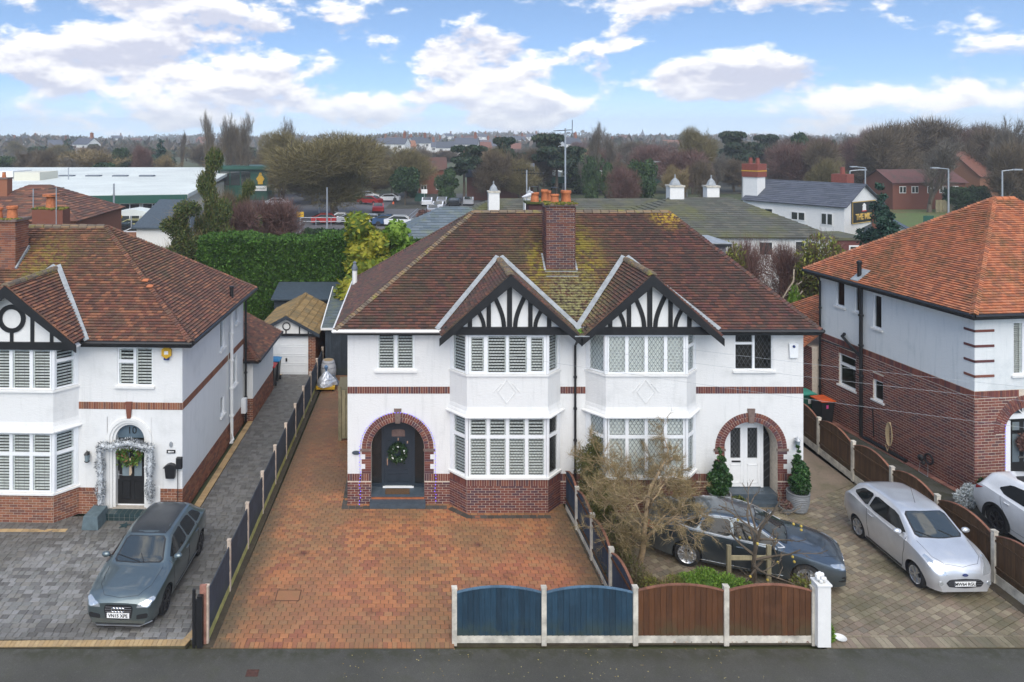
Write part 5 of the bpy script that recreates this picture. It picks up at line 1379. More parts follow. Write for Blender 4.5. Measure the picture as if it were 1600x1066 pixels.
bR.wall(TRF, 0, WR_, .01, 3.16, bw=.225, bh=.072, j=.018, holes=[(da - .80, da + .80, 0, 2.01)] + [(da - math.sqrt(max(.01, 1.25 - (z_ - 1.97) ** 2)), da + math.sqrt(max(.01, 1.25 - (z_ - 1.97) ** 2)), z_, z_ + .092) for z_ in [2.01 + .09 * k for k in range(13)]]); bR.soldier(TRF, 0, da - .3, 3.17, 3.385); bR.soldier(TRF, da + .3, WR_, 3.17, 3.385, objs=False)
bR.wall(TRS, 0, DR, .01, 3.16, bw=.225, bh=.072, j=.018, holes=s_lo + [(s[0] - .03, s[1] + .03, s[3], s[3] + .22) for s in s_lo]); bR.soldier(TRS, 0, DR, 3.17, 3.385)
for s in s_lo: bR.soldier(TRS, s[0] - .02, s[1] + .02, s[3] + .005, s[3] + .215, objs=False)
bR.arch(TRF, da, dZ - .35, dR + .02, dO + .10, .014, 2)
for s in s_up: window(HR, TRS, *s, [(0, 1, 0, 1)], None, False, y=.06)
window(HR, TRS, *s_lo[0], [(0, 1, 0, .68), (0, 1, .68, 1)], None, False, y=.06); window(HR, TRS, *s_lo[1], [(0, 1, 0, 1)], None, False, y=.06)
window(HR, TRF, *wf, [(0, .33, 0, 1), (.33, .66, 0, 1), (.66, 1, 0, 1)], 'square', True, y=.06)
m = MB()
for z in (5.26, 4.78, 4.30, 3.83):
 m.T = TRF; m.box(-.02, .68, -.02, .01, z, z + .075); m.T = TRS; m.box(DR - .38, DR + .02, -.02, .01, z, z + .075)
m.T = None; m.build('corner_brick_strip', MT['brick_dark'], HR, split=True)
m = MB(TRF); m.box(da - .46, da + .46, .2, .26, .25, 2.40); do = m.build('door', MT['black'], HR)
for (u0, u1, z0, z1) in ((da - .33, da - .08, 1.0, 1.9), (da + .08, da + .33, 1.0, 1.9), (da - .33, da - .08, 2.02, 2.28), (da + .08, da + .33, 2.02, 2.28)):
 g_ = MB(TRF); g_.box(u0, u1, .19, .199, z0, z1); g_.build('door_glass', MT['slate_roof'], do)
m = MB(TRF); m.box(da - .12, da + .12, .17, .199, 1.12, 1.18); m.build('letter_box', MT['chrome'], do)
m = MB(TRF)
for s in (-1, 1): a, b = sorted((da + s * .465, da + s * .74)); m.box(a, b, .12, .3, .2, 2.36)
m.box(da - .74, da + .74, .12, .3, 2.41, 2.56)
for k in range(16):
 t0, t1 = PI * k / 16, PI * (k + 1) / 16; f_ = lambda r, t: (da - r * math.cos(t), 2.5 + r * math.sin(t)); m.prism([f_(.50, t0), f_(.60, t0), f_(.60, t1), f_(.50, t1)], .12, .26)
for k in range(1, 4): t = PI * k / 4; flat = (da - .5 * math.cos(t), 2.55 + .5 * math.sin(t)); m.bar((da, .15, 2.55), (flat[0], .15, flat[1]), .03, .03, (0, 1, 0))
m.build('door_surround', MT['upvc'], HR); m = MB(TRF); m.prism(arch_pts(da, .52, 2.5, 14), .2, .22); m.build('fanlight', MT['slate'], HR)
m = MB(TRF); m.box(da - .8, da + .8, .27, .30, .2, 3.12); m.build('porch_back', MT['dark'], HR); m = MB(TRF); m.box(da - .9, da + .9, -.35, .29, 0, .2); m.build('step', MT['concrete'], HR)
rex, rey0, rey1, rez, rrz = -.42, -.40, DR + .45, 5.92, 9.15; rry = (rey0 + rey1) / 2; rrx = 4.35
a3, b3, c3, d3 = (rex, rey0, rez), (WR_ + .4, rey0, rez), (WR_ + .4, rey1, rez), (rex, rey1, rez); q1, q2 = (rrx, rry, rrz), (WR_ - 3.8, rry, rrz)
roof_slope(HR, [a3, b3, q2, q1], MT['tile_orange']); roof_slope(HR, [d3, a3, q1], MT['tile_orange']); roof_slope(HR, [b3, c3, q2], MT['tile_orange'], du=.33, dv=.2); roof_slope(HR, [c3, d3, q1, q2], MT['tile_orange'], du=.33, dv=.2)
ridge_line(HR, q1, q2, MT['pot']); hip_line(HR, a3, q1, MT['tile_orange']); hip_line(HR, d3, q1, MT['tile_orange'])
m = MB(); m.slab([(rex + .04, rey0 + .04), (WR_ + .3, rey0 + .04), (WR_ + .3, rey1 - .04), (rex + .04, rey1 - .04)], 5.76, 5.775); m.build('soffit', MT['white'], HR)
m = MB(); m.box(rex + .02, rex + .05, rey0 + .05, rey1, 5.74, 5.88); m.box(rex + .02, WR_, rey0 + .02, rey0 + .05, 5.74, 5.88); m.build('fascia', MT['black'], HR)
gutter(HR, (rex - .03, rey0 - .05, 5.87), (rex - .03, rey1, 5.87), 'black', r=.065); gutter(HR, (rex, rey0 - .03, 5.87), (WR_, rey0 - .03, 5.87), 'black', r=.065)
yv = DR - uy(1349); yp = DR - uy(1349.5)
m = MB(); m.lathe([(.075, 0), (.075, .55), (.10, .57), (.10, .64), (.06, .68)], (rex + .25, yv, 6.05), 10); m.build('vent_pipe', MT['black'], HR, smooth=True)
m = MB(); m.bar((rex + .02, yv, 5.99), (rex + .55, yv, 6.38), .4, .02, (-.6, 0, .8)); m.build('vent_flashing', MT['lead'], HR)
downpipe(HR, [(-.12, yp, 5.8), (-.12, yp, .1), (-.14, yp - .3, .12), (-.14, yp - 2.2, .10)], 'black', .065, 'soil_pipe')
downpipe(HR, [(-.3, DR - .1, 5.8), (-.1, DR - .12, 5.5), (-.1, DR - .12, .1)], 'black', .045)
m = MB(); m.tube([(-.12, yp, 3.05), (-.14, yp + 1.0, 3.62)], .055, 8); m.tube([(-.14, yp + .96, 3.62), (-.02, yp + 1.0, 3.7)], .055, 8); m.tube([(-.1, yp, 3.2), (-.1, DR - .2, 3.12)], .03, 6); m.build('waste_pipe', MT['black'], HR)
m = MB(); m.tube([(-.08, yp - .55, 1.3), (-.08, yp - .6, .3)], .022, 6); m.build('overflow_pipe', MT['black'], HR)
m = MB(); m.box(-.02 - .35, 4, DR + .002, DR + 4.2, 0, 2.75); m.build('brick_backing', MT['mortar'], HR)
bR.wall(frame((-.37, DR + 4.2, 0), (0, -1)), 0, 4.2, .01, 2.75, proud=.01)
roof_slope(HR, [(-.75, DR + .05, 2.8), (-.75, DR + 4.5, 2.8), (1.6, DR + 2.2, 4.35), (1.6, DR + .05, 4.35)][::-1] if False else [(-.75, DR + 4.5, 2.8), (-.75, DR + .05, 2.8), (1.6, DR + .05, 4.35), (1.6, DR + 2.4, 4.35)], MT['tile_orange'])
gutter(HR, (-.8, DR + .05, 2.78), (-.8, DR + 4.5, 2.78), 'black')
bR.done(300)
m = MB(); m.slab([(14.9, 16.7), (24, 16.7), (24, 23.9), (17.9, 23.15), (16.4, 35), (14.2, 35)], -.13, -.006); tag(m.build('path', MT['tarmac']), kind='structure')
edge_course('path_kerb', MT['edging_red'], (17.62, 23.1), (16.55, 31.8), -.24, .22, .03)
# ================================================================ GARAGE, SHEDS
GA = thing('garage', 'small garage with white up and over door at the end of the grey drive', 'garage', (-5.93, 35.4, 0), R(-2.2))
m = MB(); m.box(-1.32, -1.06, 0, 5, 0, 1.98); m.box(1.06, 1.40, 0, 5, 0, 1.98); m.box(-1.06, 1.06, 4.8, 5, 0, 1.98); m.build('brick_backing', MT['mortar'], GA, split=True)
bG = Bricks(GA, MT['brick_orange'])
for T, a, b in ((frame((0, 0, 0), (1, 0)), -1.32, -1.06), (frame((0, 0, 0), (1, 0)), 1.06, 1.40), (frame((1.40, 0, 0), (0, 1)), 0, 5)): bG.wall(T, a, b, .01, 1.97)
bG.rest.T = None
_f = bG.full; bG.full = []
for e_ in _f: bG.rest.T = e_[0]; bG.rest.box(e_[1], e_[1] + e_[3], -e_[5], .004, e_[2], e_[2] + e_[4])
bG.rest.build('brick_course', MT['brick_orange'], GA, 'stuff')
m = MB(); m.box(-1.055, 1.055, .04, .07, 0, 1.86); gd = m.build('garage_door', MT['upvc'], GA)
for j in range(4):
 for i in range(3):
  a, b, c, d = -1.0 + i * .68, -.36 + i * .68, .10 + j * .44, .46 + j * .44; m = MB()
  for q in ((a, b, c, c + .015), (a, b, d - .015, d), (a, a + .015, c, d), (b - .015, b, c, d)): m.box(q[0], q[1], .025, .039, q[2], q[3])
  m.build('door_panel', MT['upvc'], gd)
m = MB(); m.box(-.04, .04, .0, .039, .62, .78); m.build('door_handle', MT['black'], gd)
m = MB(); m.box(-1.45, 1.50, -.12, .03, 1.87, 1.985); m.build('lintel', MT['black'], GA)
m = MB(); m.prism([(-1.45, 1.99), (1.5, 1.99), (.02, 2.74)], -.06, .0); m.build('gable_panel', MT['white'], GA)
for x, h in ((-1.05, .18), (-.62, .38), (0, .16), (.65, .38), (1.08, .18)): m = MB(); m.box(x - .03, x + .03, -.08, -.061, 1.99, 1.99 + h); m.build('stud', MT['black'], GA)
m = MB()
for k in range(20):
 t0, t1 = 2 * PI * k / 20, 2 * PI * (k + 1) / 20; f_ = lambda r, t: (.02 + r * math.cos(t), 2.34 + r * math.sin(t)); m.prism([f_(.15, t0), f_(.20, t0), f_(.20, t1), f_(.15, t1)], -.09, -.061)
m.build('round_vent', MT['black'], GA)
ge = 2.0; ga_ = 2.84
roof_slope(GA, [(1.62, -.2, ge), (1.62, 5.1, ge), (.02, 5.1, ga_), (.02, -.2, ga_)], MT['tile_ochre'], du=.30, dv=.34, lift=.03); roof_slope(GA, [(-1.58, 5.1, ge), (-1.58, -.2, ge), (.02, -.2, ga_), (.02, 5.1, ga_)], MT['tile_ochre'], du=.30, dv=.34, lift=.03)
ridge_line(GA, (.02, -.2, ga_), (.02, 5.1, ga_), MT['tile_ochre'], r=.10)
for s in (-1, 1):
 m = MB(); P0 = Vector((.02 + s * 1.62, -.23, ge + .0)); P1 = Vector((.02, -.23, ga_ + .03)); dn = Vector((0, 0, .16)); dy = Vector((0, .04, 0)); m.hexa([P0 - dn, P0, P1, P1 - dn, P0 - dn + dy, P0 + dy, P1 + dy, P1 - dn + dy]); m.build('bargeboard', MT['shed'], GA)
tag(MB().build('x', None), kind='structure') if False else None
SH = thing('garden_room', 'dark blue grey clad outbuilding behind the barrel at the end of the red side path', 'outbuilding', (-4.05, 35.3, 0), 0)
m = MB(); m.box(0, 3.6, 0, 5.2, 0, 2.2); so_ = m.build('wall', MT['shed'], SH)
m = MB()
for k in range(24): m.box(k * .15 + .01, k * .15 + .14, -.015, -.001, 0, 2.18)
m.build('cladding_board', MT['shed'], SH, 'stuff')
roof_slope(SH, [(-.15, -.1, 2.24), (3.7, -.1, 2.24), (3.7, 5.3, 3.1), (-.15, 5.3, 3.1)], MT['slate_roof'], du=.3, dv=.2)
m = MB(); m.bar((-.18, -.12, 2.27), (-.18, 5.3, 3.14), .05, .12); m.bar((-.2, -.14, 2.25), (3.7, -.14, 2.25), .05, .10); m.build('white_trim', MT['white'], SH, split=True)
SH2 = thing('dark_shed', 'low shed with a near black felt roof behind the garage against the hedge', 'shed', (-7.6, 41.3, 0), 0)
m = MB(); m.box(0, 4.4, 0, 2.2, 0, 2.3); m.build('wall', MT['shed'], SH2)
m = MB(); m.hexa([(-.15, -.2, 2.3), (4.5, -.2, 2.3), (4.5, 2.4, 2.75), (-.15, 2.4, 2.75), (-.15, -.2, 2.38), (4.5, -.2, 2.38), (4.5, 2.4, 2.83), (-.15, 2.4, 2.83)]); m.build('roof', MT['slate'], SH2)
# ================================================================ FENCES
def fence(name, label, pts, post_h, panel_h, bow, board_mat, board_w=.13, gravel=.16, horiz=False, posts='concrete', capm='timber_cap', post_w=.11, gravel_mat='concrete', cap=True, both=None, end_posts=(True, True), proud=0, gmat=None):
 """run of panels between posts at pts (x, y, z)"""
 o = Vector((pts[0][0], pts[0][1], 0)); F = thing(name, label, 'fence', o, 0)
 pm = MB(); pm.box(-post_w / 2, post_w / 2, -post_w / 2, post_w / 2, -.05, post_h); pm.slab([(-post_w / 2 - .008, -post_w / 2 - .008), (post_w / 2 + .008, -post_w / 2 - .008), (post_w / 2 + .008, post_w / 2 + .008), (-post_w / 2 - .008, post_w / 2 + .008)], post_h + .001, post_h + .03); pme = pm.mesh('post', MT[posts])
 bcache = {}
 for k, p in enumerate(pts):
  if (k == 0 and not end_posts[0]) or (k == len(pts) - 1 and not end_posts[1]): continue
  q = objm('post', pme, F); q.location = Vector((p[0], p[1], 0)) - o; q.rotation_euler = (0, 0, random.uniform(-.03, .03))
  q.scale = (1, 1, random.uniform(.985, 1.02))
 for a, b in zip(pts, pts[1:]):
  a = Vector((a[0], a[1], 0)) - o; b = Vector((b[0], b[1], 0)) - o; d = (b - a); L = d.length - post_w; X = d.normalized(); a = a + X * post_w / 2
  T = Matrix(((X.x, -X.y, 0, a.x), (X.y, X.x, 0, a.y), (0, 0, 1, 0), (0, 0, 0, 1)))
  h0 = panel_h
  top = lambda u: h0 + bow * (1 - (2 * u / L - 1) ** 2)
  g = MB(T); g.box(0.002, L - .002, -.022, .022, 0, gravel); g.build('gravel_board', MT[gravel_mat], F)
  if not horiz:
   n = round(L / board_w); w = L / n
   for k in range(n):
    m = MB(T); u0, u1 = k * w, (k + 1) * w + .012; z0 = gravel + .004
    u1 = min(u1, L)
    m.hexa([(u0, -.024, z0), (u1 - .0, -.012, z0), (u1, .0, z0), (u0, .004, z0), (u0, -.024, top(u0)), (u1, -.012, top(u1)), (u1, .0, top(u1)), (u0, .004, top(u0))])
    m.build('board', MT[board_mat], F)
   r = MB(T)
   for z in (gravel + .15, panel_h - .12): r.box(0, L, .006, .035, z, z + .05)
   r.build('rail', MT[board_mat if both is None else both], F, split=True)
  else:
   n = horiz; hh_ = (panel_h - gravel - .004) / n
   for k in range(n):
    m = MB(T); z0 = gravel + .004 + k * hh_; m.hexa([(0, -.022, z0), (L, -.022, z0), (L, .018, z0), (0, .018, z0), (0, -.012, z0 + hh_ - .006), (L, -.012, z0 + hh_ - .006), (L, .010, z0 + hh_ - .006), (0, .010, z0 + hh_ - .006)])
    m.build('board', MT[board_mat], F)
  if cap:
   c = MB(T); N = 10
   for k in range(N):
    u0, u1 = L * k / N, L * (k + 1) / N
    c.hexa([(u0, -.035, top(u0) + .001), (u1, -.035, top(u1) + .001), (u1, .03, top(u1) + .001), (u0, .03, top(u0) + .001), (u0, -.035, top(u0) + .026), (u1, -.035, top(u1) + .026), (u1, .03, top(u1) + .026), (u0, .03, top(u0) + .026)])
   c.build('capping', MT[capm], F)
 return F
XP = [1.01, 3.03, 5.09, 7.14, 9.12]; YB = 16.62
FB = fence('panel_fence', 'blue stained bow topped fence facing the road between cream concrete posts', [(XP[0], YB), (XP[1], YB), (XP[2], YB)], 1.24, 1.12, .13, 'fence_blue', capm='blue_cap')
FBr = fence('panel_fence', 'brown bow topped fence facing the road beside the white gatepost', [(XP[2], YB), (XP[3], YB), (XP[4], YB)], 1.24, 1.16, .14, 'fence_brown', end_posts=(False, True))
side = [(5.09, YB), (4.99, 18.2), (4.93, 19.85), (4.87, 21.4), (4.80, 22.65)]
FS = fence('panel_fence', 'blue fence with curved reddish tops dividing the red driveway from the shrub bed', side, 1.22, 1.14, .16, 'fence_navy', board_w=.10, end_posts=(False, False), both='fence_brown', gravel=.14)
LF = [(-4.57 + (Y - 16.6) * .0188, Y) for Y in [16.6 + 1.9 * k for k in range(11)]]
FL = fence('board_fence', 'long low fence of slate grey boards between the grey drive and the red side path', LF, 1.26, 1.14, 0, 'fence_grey', horiz=3, gravel=.2, gravel_mat='mossy_board', posts='post_pale', cap=False, post_w=.085)
RFp = [(14.98 + .0, 16.98 - .0), (14.98, 18.85), (14.86, 20.72), (14.78, 22.55), (14.71, 24.4), (14.74, 26.5), (14.75, 28.4)]
FR = fence('panel_fence', 'long brown bow topped fence behind the silver hatchback', RFp, 1.30, 1.20, .22, 'fence_brown2', board_w=.10, gravel=.25)
G = thing('folded_gate', 'black metal gate folded open at the roadside end of the grey fence', 'gate', (-4.72, 16.42, 0))
m = MB(); m.box(-.13, -.07, 0, .06, 0, 1.30); m.build('gate_stile', MT['black'], G)
m = MB(); m.box(-.065, .10, .01, .05, .06, 1.08); m.box(-.02, .10, -.02, .09, 0.02, 1.16); m.build('gate_leaf', MT['black'], G)
m = MB(); m.box(.0, .15, .12, .2, 0, 1.32); m.build('rusty_post', MT['rusty'], G)
WG = thing('gatepost', 'white painted gatepost with a carved finial at the end of the brown fence', 'gatepost', (9.27, 16.58, 0))
m = MB(); m.box(-.15, .15, -.14, .14, 0, 1.36); m.build('shaft', MT['white'], WG, bevel=.012)
m = MB(); m.box(-.17, .17, -.16, .16, 1.361, 1.41); m.build('cap', MT['white'], WG, bevel=.01)
m = MB()
for k in range(26):
 a = random.uniform(0, 6.28); r = random.uniform(.02, .11); m.ball((r * math.cos(a), r * math.sin(a), 1.44 + random.uniform(0, .10)), random.uniform(.03, .055), 7, 5)
m.build('finial', MT['white'], WG, smooth=True)
for nm, pl, mt in (('flower_bed', [(4.98, 16.6), (9.3, 16.6), (9.3, 17.25), (8.6, 17.6), (8.0, 18.45), (6.6, 18.8), (5.85, 19.5), (6.0, 20.6), (5.6, 21.9), (4.74, 22.3)], 'soil'),
                   ('gravel_bed', [(2.85, 16.6), (5.0, 16.6), (4.93, 18.0), (4.5, 17.85), (3.8, 17.55), (3.2, 17.1)], 'soil'),
                   ('verge_strip', [(-4.76, 16.45), (-4.40, 16.45), (-4.0, 36), (-4.45, 36)], 'soil'),
                   ('side_path', [(12.3, 22.95), (14.75, 24.3), (14.7, 36), (12.3, 36)], 'paver_buff'), ('verge_strip', [(14.7, 16.9), (15.2, 16.9), (14.9, 24), (14.95, 29), (14.5, 29), (14.6, 24)], 'soil')):
 m = MB(); m.slab(pl, -.05, .012); tag(m.build(nm, MT[mt]), kind='structure')
m = MB(); cp_ = [(2.75, 16.75), (3.1, 17.18), (3.55, 17.52), (4.1, 17.78), (4.6, 17.95), (4.9, 18.02)]
KB = thing('curved_edging', 'low curved edging of dark paving bricks round the gravel corner of the driveway', 'edging', (0, 0, 0))
for (a, b) in zip(cp_, cp_[1:]):
 a = Vector((a[0], a[1], .02)); b = Vector((b[0], b[1], .02)); n = 5
 for k in range(n):
  p = a.lerp(b, k / n); q = a.lerp(b, (k + .93) / n); m = MB(); m.bar(p, q, .2, .09); m.build('brick', MT['edging_dark'], KB)
def scatter_stones(name, poly, n, mat, r=(.012, .03), z=.02, kind='stuff', label=None):
 V = []; xs = [p[0] for p in poly]; ys = [p[1] for p in poly]; m = MB(); rr = random.Random(9)
 def inside(x, y):
  c = False
  for i in range(len(poly)):
   (x1, y1), (x2, y2) = poly[i], poly[(i + 1) % len(poly)]
   if (y1 > y) != (y2 > y) and x < (x2 - x1) * (y - y1) / (y2 - y1) + x1: c = not c
  return c
 k = 0
 while k < n:
  x, y = rr.uniform(min(xs), max(xs)), rr.uniform(min(ys), max(ys))
  if not inside(x, y): continue
  k += 1; s = rr.uniform(*r); i0 = len(m.v); a = rr.uniform(0, 3)
  pts = [(math.cos(a + t * PI / 2) * s, math.sin(a + t * PI / 2) * s * .8) for t in range(4)]
  ids = [m.P((x + px, y + py, z)) for px, py in pts] + [m.P((x, y, z + s * .7))]
  for t in range(4): m.f.append([ids[t], ids[(t + 1) % 4], ids[4]])
 return tag(m.build(name, mat), label, 'gravel' if kind == 'stuff' else None, None, kind)
scatter_stones('gravel', [(2.95, 16.65), (4.95, 16.65), (4.88, 17.9), (4.1, 17.65), (3.3, 17.2)], 1500, MT['gravel'], label='brown gravel in the corner behind the blue fence')
scatter_stones('leaf_litter', [(4.98, 16.6), (9.1, 16.6), (8.6, 17.4), (6.6, 18.6), (5.85, 19.5), (5.6, 21.6), (4.85, 21.9)], 2200, MT['gravel'], (.02, .05), label='dead leaves on the soil under the bare tree')
# ================================================================ CARS
def pl(xs, ys, x):
 return float(np.interp(x, xs, ys))
def smooth_arr(a, n):
 for _ in range(n):
  b = a.copy(); b[1:-1] = (a[:-2] + 2 * a[1:-1] + a[2:]) / 4; a = b
 return a
def paint(name, c, metal=.6, rough=.32, coat=1.0):
 t = NT(name); p = t.pos(); n = t.noise(p, 2.0, 4, .6)
 t.set(t.ramp(n, [(.3, tuple(x * .9 for x in c)), (.7, tuple(min(1, x * 1.08) for x in c))]), rough, Metallic=metal)
 t.b.inputs['Coat Weight'].default_value = coat; t.b.inputs['Coat Roughness'].default_value = .05; return t.m
t = NT('car_glass'); t.set((.03, .037, .037), .04); t.b.inputs['Specular IOR Level'].default_value = .9; t.b.inputs['Coat Weight'].default_value = .6; t.b.inputs['Coat Roughness'].default_value = .02; MT['car_glass'] = t.m
t = NT('headlight_lens'); t.set((.55, .58, .60), .08, Metallic=.6); t.b.inputs['Coat Weight'].default_value = 1; MT['lens'] = t.m
t = NT('car_side_glass'); t.set((.012, .014, .015), .06); t.b.inputs['Specular IOR Level'].default_value = .35; MT['side_glass'] = t.m
t = NT('rear_light_lens'); t.set((.45, .015, .02), .12); t.b.inputs['Coat Weight'].default_value = 1; MT['redlens'] = t.m
MT['alloy'] = simple('alloy_wheel', (.62, .63, .65), .28, .05, metal=.9); MT['alloy_dark'] = simple('dark_alloy_wheel', (.10, .10, .11), .35, .1, metal=.8)
MT['plate'] = simple('number_plate', (.86, .86, .84), .4, .02); MT['plate_y'] = simple('yellow_number_plate', (.75, .60, .06), .4, .02); MT['ovalblue'] = simple('blue_badge', (.02, .04, .16), .2, .05)
def make_car(name, label, st, L, W, wheels, mat, glass, lights, plate, loc, rz, cat='car', rim='alloy', spokes=5, wr=.315, clad=None, badge=None, grille=None, chromeline=False, group=None, rearlights=None, roofshape=None, wr_w=.20):
 """local x forward (nose at +L/2), y left, z up. st: rows (x from nose, z_shoulder, half w shoulder, z_top, half w top)"""
 C = thing(name, label, cat, loc, rz, group)
 st = np.array(st); xs = np.linspace(0, L, 76)
 prm = [smooth_arr(np.interp(xs, st[:, 0], st[:, k]), 3 if k in (1, 2) else 2) for k in range(1, 5)]
 zsh, wsh, zt, wt = prm
 zlo = np.interp(xs, [0, .25, .7, L - .6, L - .15, L], [.22, .20, .19, .20, .24, .30]); wlo = wsh * np.interp(xs, [0, .5, L - .5, L], [.90, .955, .955, .88]) 
 rings = []; m = MB()
 for i, x in enumerate(xs):
  X = L / 2 - x; a = wsh[i]; b = zsh[i]; zl = zlo[i]; wl = wlo[i]; q = []
  q.append((wl * .5, zl - .0)); q.append((wl, zl)); q.append((wl + .012, zl + .05))
  for t_ in (.25, .5, .75, .93):
   bul = a + .022 * math.sin(PI * min(1, t_ * .95)); q.append((wl + (bul - wl) * min(1, t_ * 2.2) if t_ < .45 else bul, zl + (b - zl) * t_))
  q.append((a - .004, b)); q.append((a - .022, b + .012))
  A = (a - .022, b + .012); B = (wt[i], zt[i] - .035)
  for t_ in (.33, .66): q.append((A[0] + (B[0] - A[0]) * t_ + .010 * math.sin(PI * t_), A[1] + (B[1] - A[1]) * t_))
  q.append(B); q.append((wt[i] * .94, zt[i] - .012)); q.append((wt[i] * .75, zt[i] + .006)); q.append((wt[i] * .4, zt[i] + .018)); q.append((0, zt[i] + .022))
  full = [(X, y, z) for y, z in q] + [(X, -y, z) for y, z in q[::-1][1:]]
  rings.append([m.P(p) for p in full])
 n = len(rings[0])
 for i in range(len(rings) - 1):
  for j in range(n - 1): m.f.append([rings[i][j], rings[i][j + 1], rings[i + 1][j + 1], rings[i + 1][j]])
  m.f.append([rings[i][n - 1], rings[i][0], rings[i + 1][0], rings[i + 1][n - 1]])
 m.f.append(rings[0]); m.f.append(rings[-1][::-1])
 solid = BVHTree.FromPolygons([Vector(v) for v in m.v], m.f)
 me = m.mesh('body', mat); bo = bpy.data.objects.new('body', me); col.objects.link(bo)
 bm_ = bmesh.new(); bm_.from_mesh(me); bmesh.ops.recalc_face_normals(bm_, faces=bm_.faces); bm_.to_mesh(me); bm_.free()
 cu = MB()
 for wx in wheels:
  X = L / 2 - wx
  for s in (-1, 1):
   k0 = len(cu.v); N = 28; y0, y1 = sorted((s * (W / 2 - .30), s * (W / 2 + .2)))
   A_ = [cu.P((X + (wr + .045) * math.cos(2 * PI * k / N), y0, wr + (wr + .045) * math.sin(2 * PI * k / N))) for k in range(N)]; B_ = [cu.P((X + (wr + .045) * math.cos(2 * PI * k / N), y1, wr + (wr + .045) * math.sin(2 * PI * k / N))) for k in range(N)]
   cu.f.append(A_); cu.f.append(B_[::-1])
   for k in range(N): cu.f.append([A_[k], B_[k], B_[(k + 1) % N], A_[(k + 1) % N]])
 cme = cu.mesh('cut', MT['black']); co = bpy.data.objects.new('cut', cme); col.objects.link(co)
 bm_ = bmesh.new(); bm_.from_mesh(cme); bmesh.ops.recalc_face_normals(bm_, faces=bm_.faces); bm_.to_mesh(cme); bm_.free()
 md = bo.modifiers.new('b', 'BOOLEAN'); md.object = co; md.operation = 'DIFFERENCE'; md.solver = 'EXACT'
 bpy.context.view_layer.update(); dg = bpy.context.evaluated_depsgraph_get(); nm = bpy.data.meshes.new_from_object(bo.evaluated_get(dg))
 bo.modifiers.clear(); bo.data = nm; bpy.data.objects.remove(co); nm.name = 'body'
 nm.materials.clear(); nm.materials.append(mat); nm.materials.append(MT['blackmatt'])
 for p_ in nm.polygons:
  c = p_.center
  for wx in wheels:
   d = math.hypot(c.x - (L / 2 - wx), c.z - wr)
   if d < wr + .047 and abs(c.y) < W / 2 - .012 and abs(abs(p_.normal.y)) < .3 or (d < wr + .03 and abs(c.y) < W / 2 - .2): p_.material_index = 1
  if c.z < .215: p_.material_index = 1
 nm.polygons.foreach_set('use_smooth', [True] * len(nm.polygons)); nm.set_sharp_from_angle(angle=R(32)); bo.parent = C
 def hit(axis, a, b, side=1):
  if axis == 'y': o_, d_ = Vector((a, side * 3, b)), Vector((0, -side, 0))          # side view polygon (x,z)
  elif axis == 'x': o_, d_ = Vector((side * 6, a, b)), Vector((-side, 0, 0))        # front view polygon (y,z)
  else: o_, d_ = Vector((a, b, 5)), Vector((0, 0, -1))                              # top view polygon (x,y)
  r = solid.ray_cast(o_, d_)
  return (r[0], r[1] if r[1] is None or r[1].dot(d_) < 0 else -r[1]) if r[0] is not None else (None, None)
 def decal(nm_, mt, poly, axis, side=1, off=.006, rings_=5, parent=None, rnd=1):
  pts = [Vector(p) for p in poly]
  for _ in range(rnd):                                                              # Chaikin rounding
   o_ = []
   for a, b in zip(pts, pts[1:] + pts[:1]): o_ += [a.lerp(b, .12), a.lerp(b, .88)]
   pts = o_
  dn = []
  for a, b in zip(pts, pts[1:] + pts[:1]):
   k = max(1, int((b - a).length / .06)); dn += [a.lerp(b, t / k) for t in range(k)]
  c = sum(dn, Vector((0, 0))) / len(dn); g = MB(); rg = []
  for r_ in range(rings_ + 1):
   f = 1 - r_ / rings_ * .98; row = []
   for p in dn:
    q = c + (p - c) * f; h, nn = hit(axis, q.x, q.y, side)
    if h is None: return None
    row.append(g.P(h + nn * off))
   rg.append(row)
  N = len(dn)
  for r_ in range(rings_):
   for k in range(N): g.f.append([rg[r_][k], rg[r_][(k + 1) % N], rg[r_ + 1][(k + 1) % N], rg[r_ + 1][k]])
  g.f.append(rg[-1])
  edge = [g.P(hit(axis, p.x, p.y, side)[0]) for p in dn]
  for k in range(N): g.f.append([edge[k], edge[(k + 1) % N], rg[0][(k + 1) % N], rg[0][k]])
  return g.build(nm_, mt, parent or C, smooth=True, ang=30)
 def line(nm_, mt, pts, axis, side=1, r=.006, closed=False, parent=None, sub=8, off=.004):
  P_ = [Vector(p) for p in pts]; P_ = P_ + [P_[0]] if closed else P_; o_ = []
  for a, b in zip(P_, P_[1:]): o_ += [a.lerp(b, k / sub) for k in range(sub)]
  o_.append(P_[-1]); q = [hit(axis, p.x, p.y, side) for p in o_]; q = [h + nn * off for h, nn in q if h is not None]
  if len(q) > 1: g = MB(); g.tube(q, r, 5); return g.build(nm_, mt, parent or C)
 decal('windscreen_edge', MT['blackmatt'], glass['ws'], 'z', off=.004); wc = Vector((sum(p[0] for p in glass['ws']) / 6, 0)); decal('windscreen', MT['car_glass'], [tuple(wc + (Vector(p) - wc) * .93) for p in glass['ws']], 'z', off=.008)
 if 'rw' in glass: decal('rear_window', MT['car_glass'], glass['rw'], 'z')
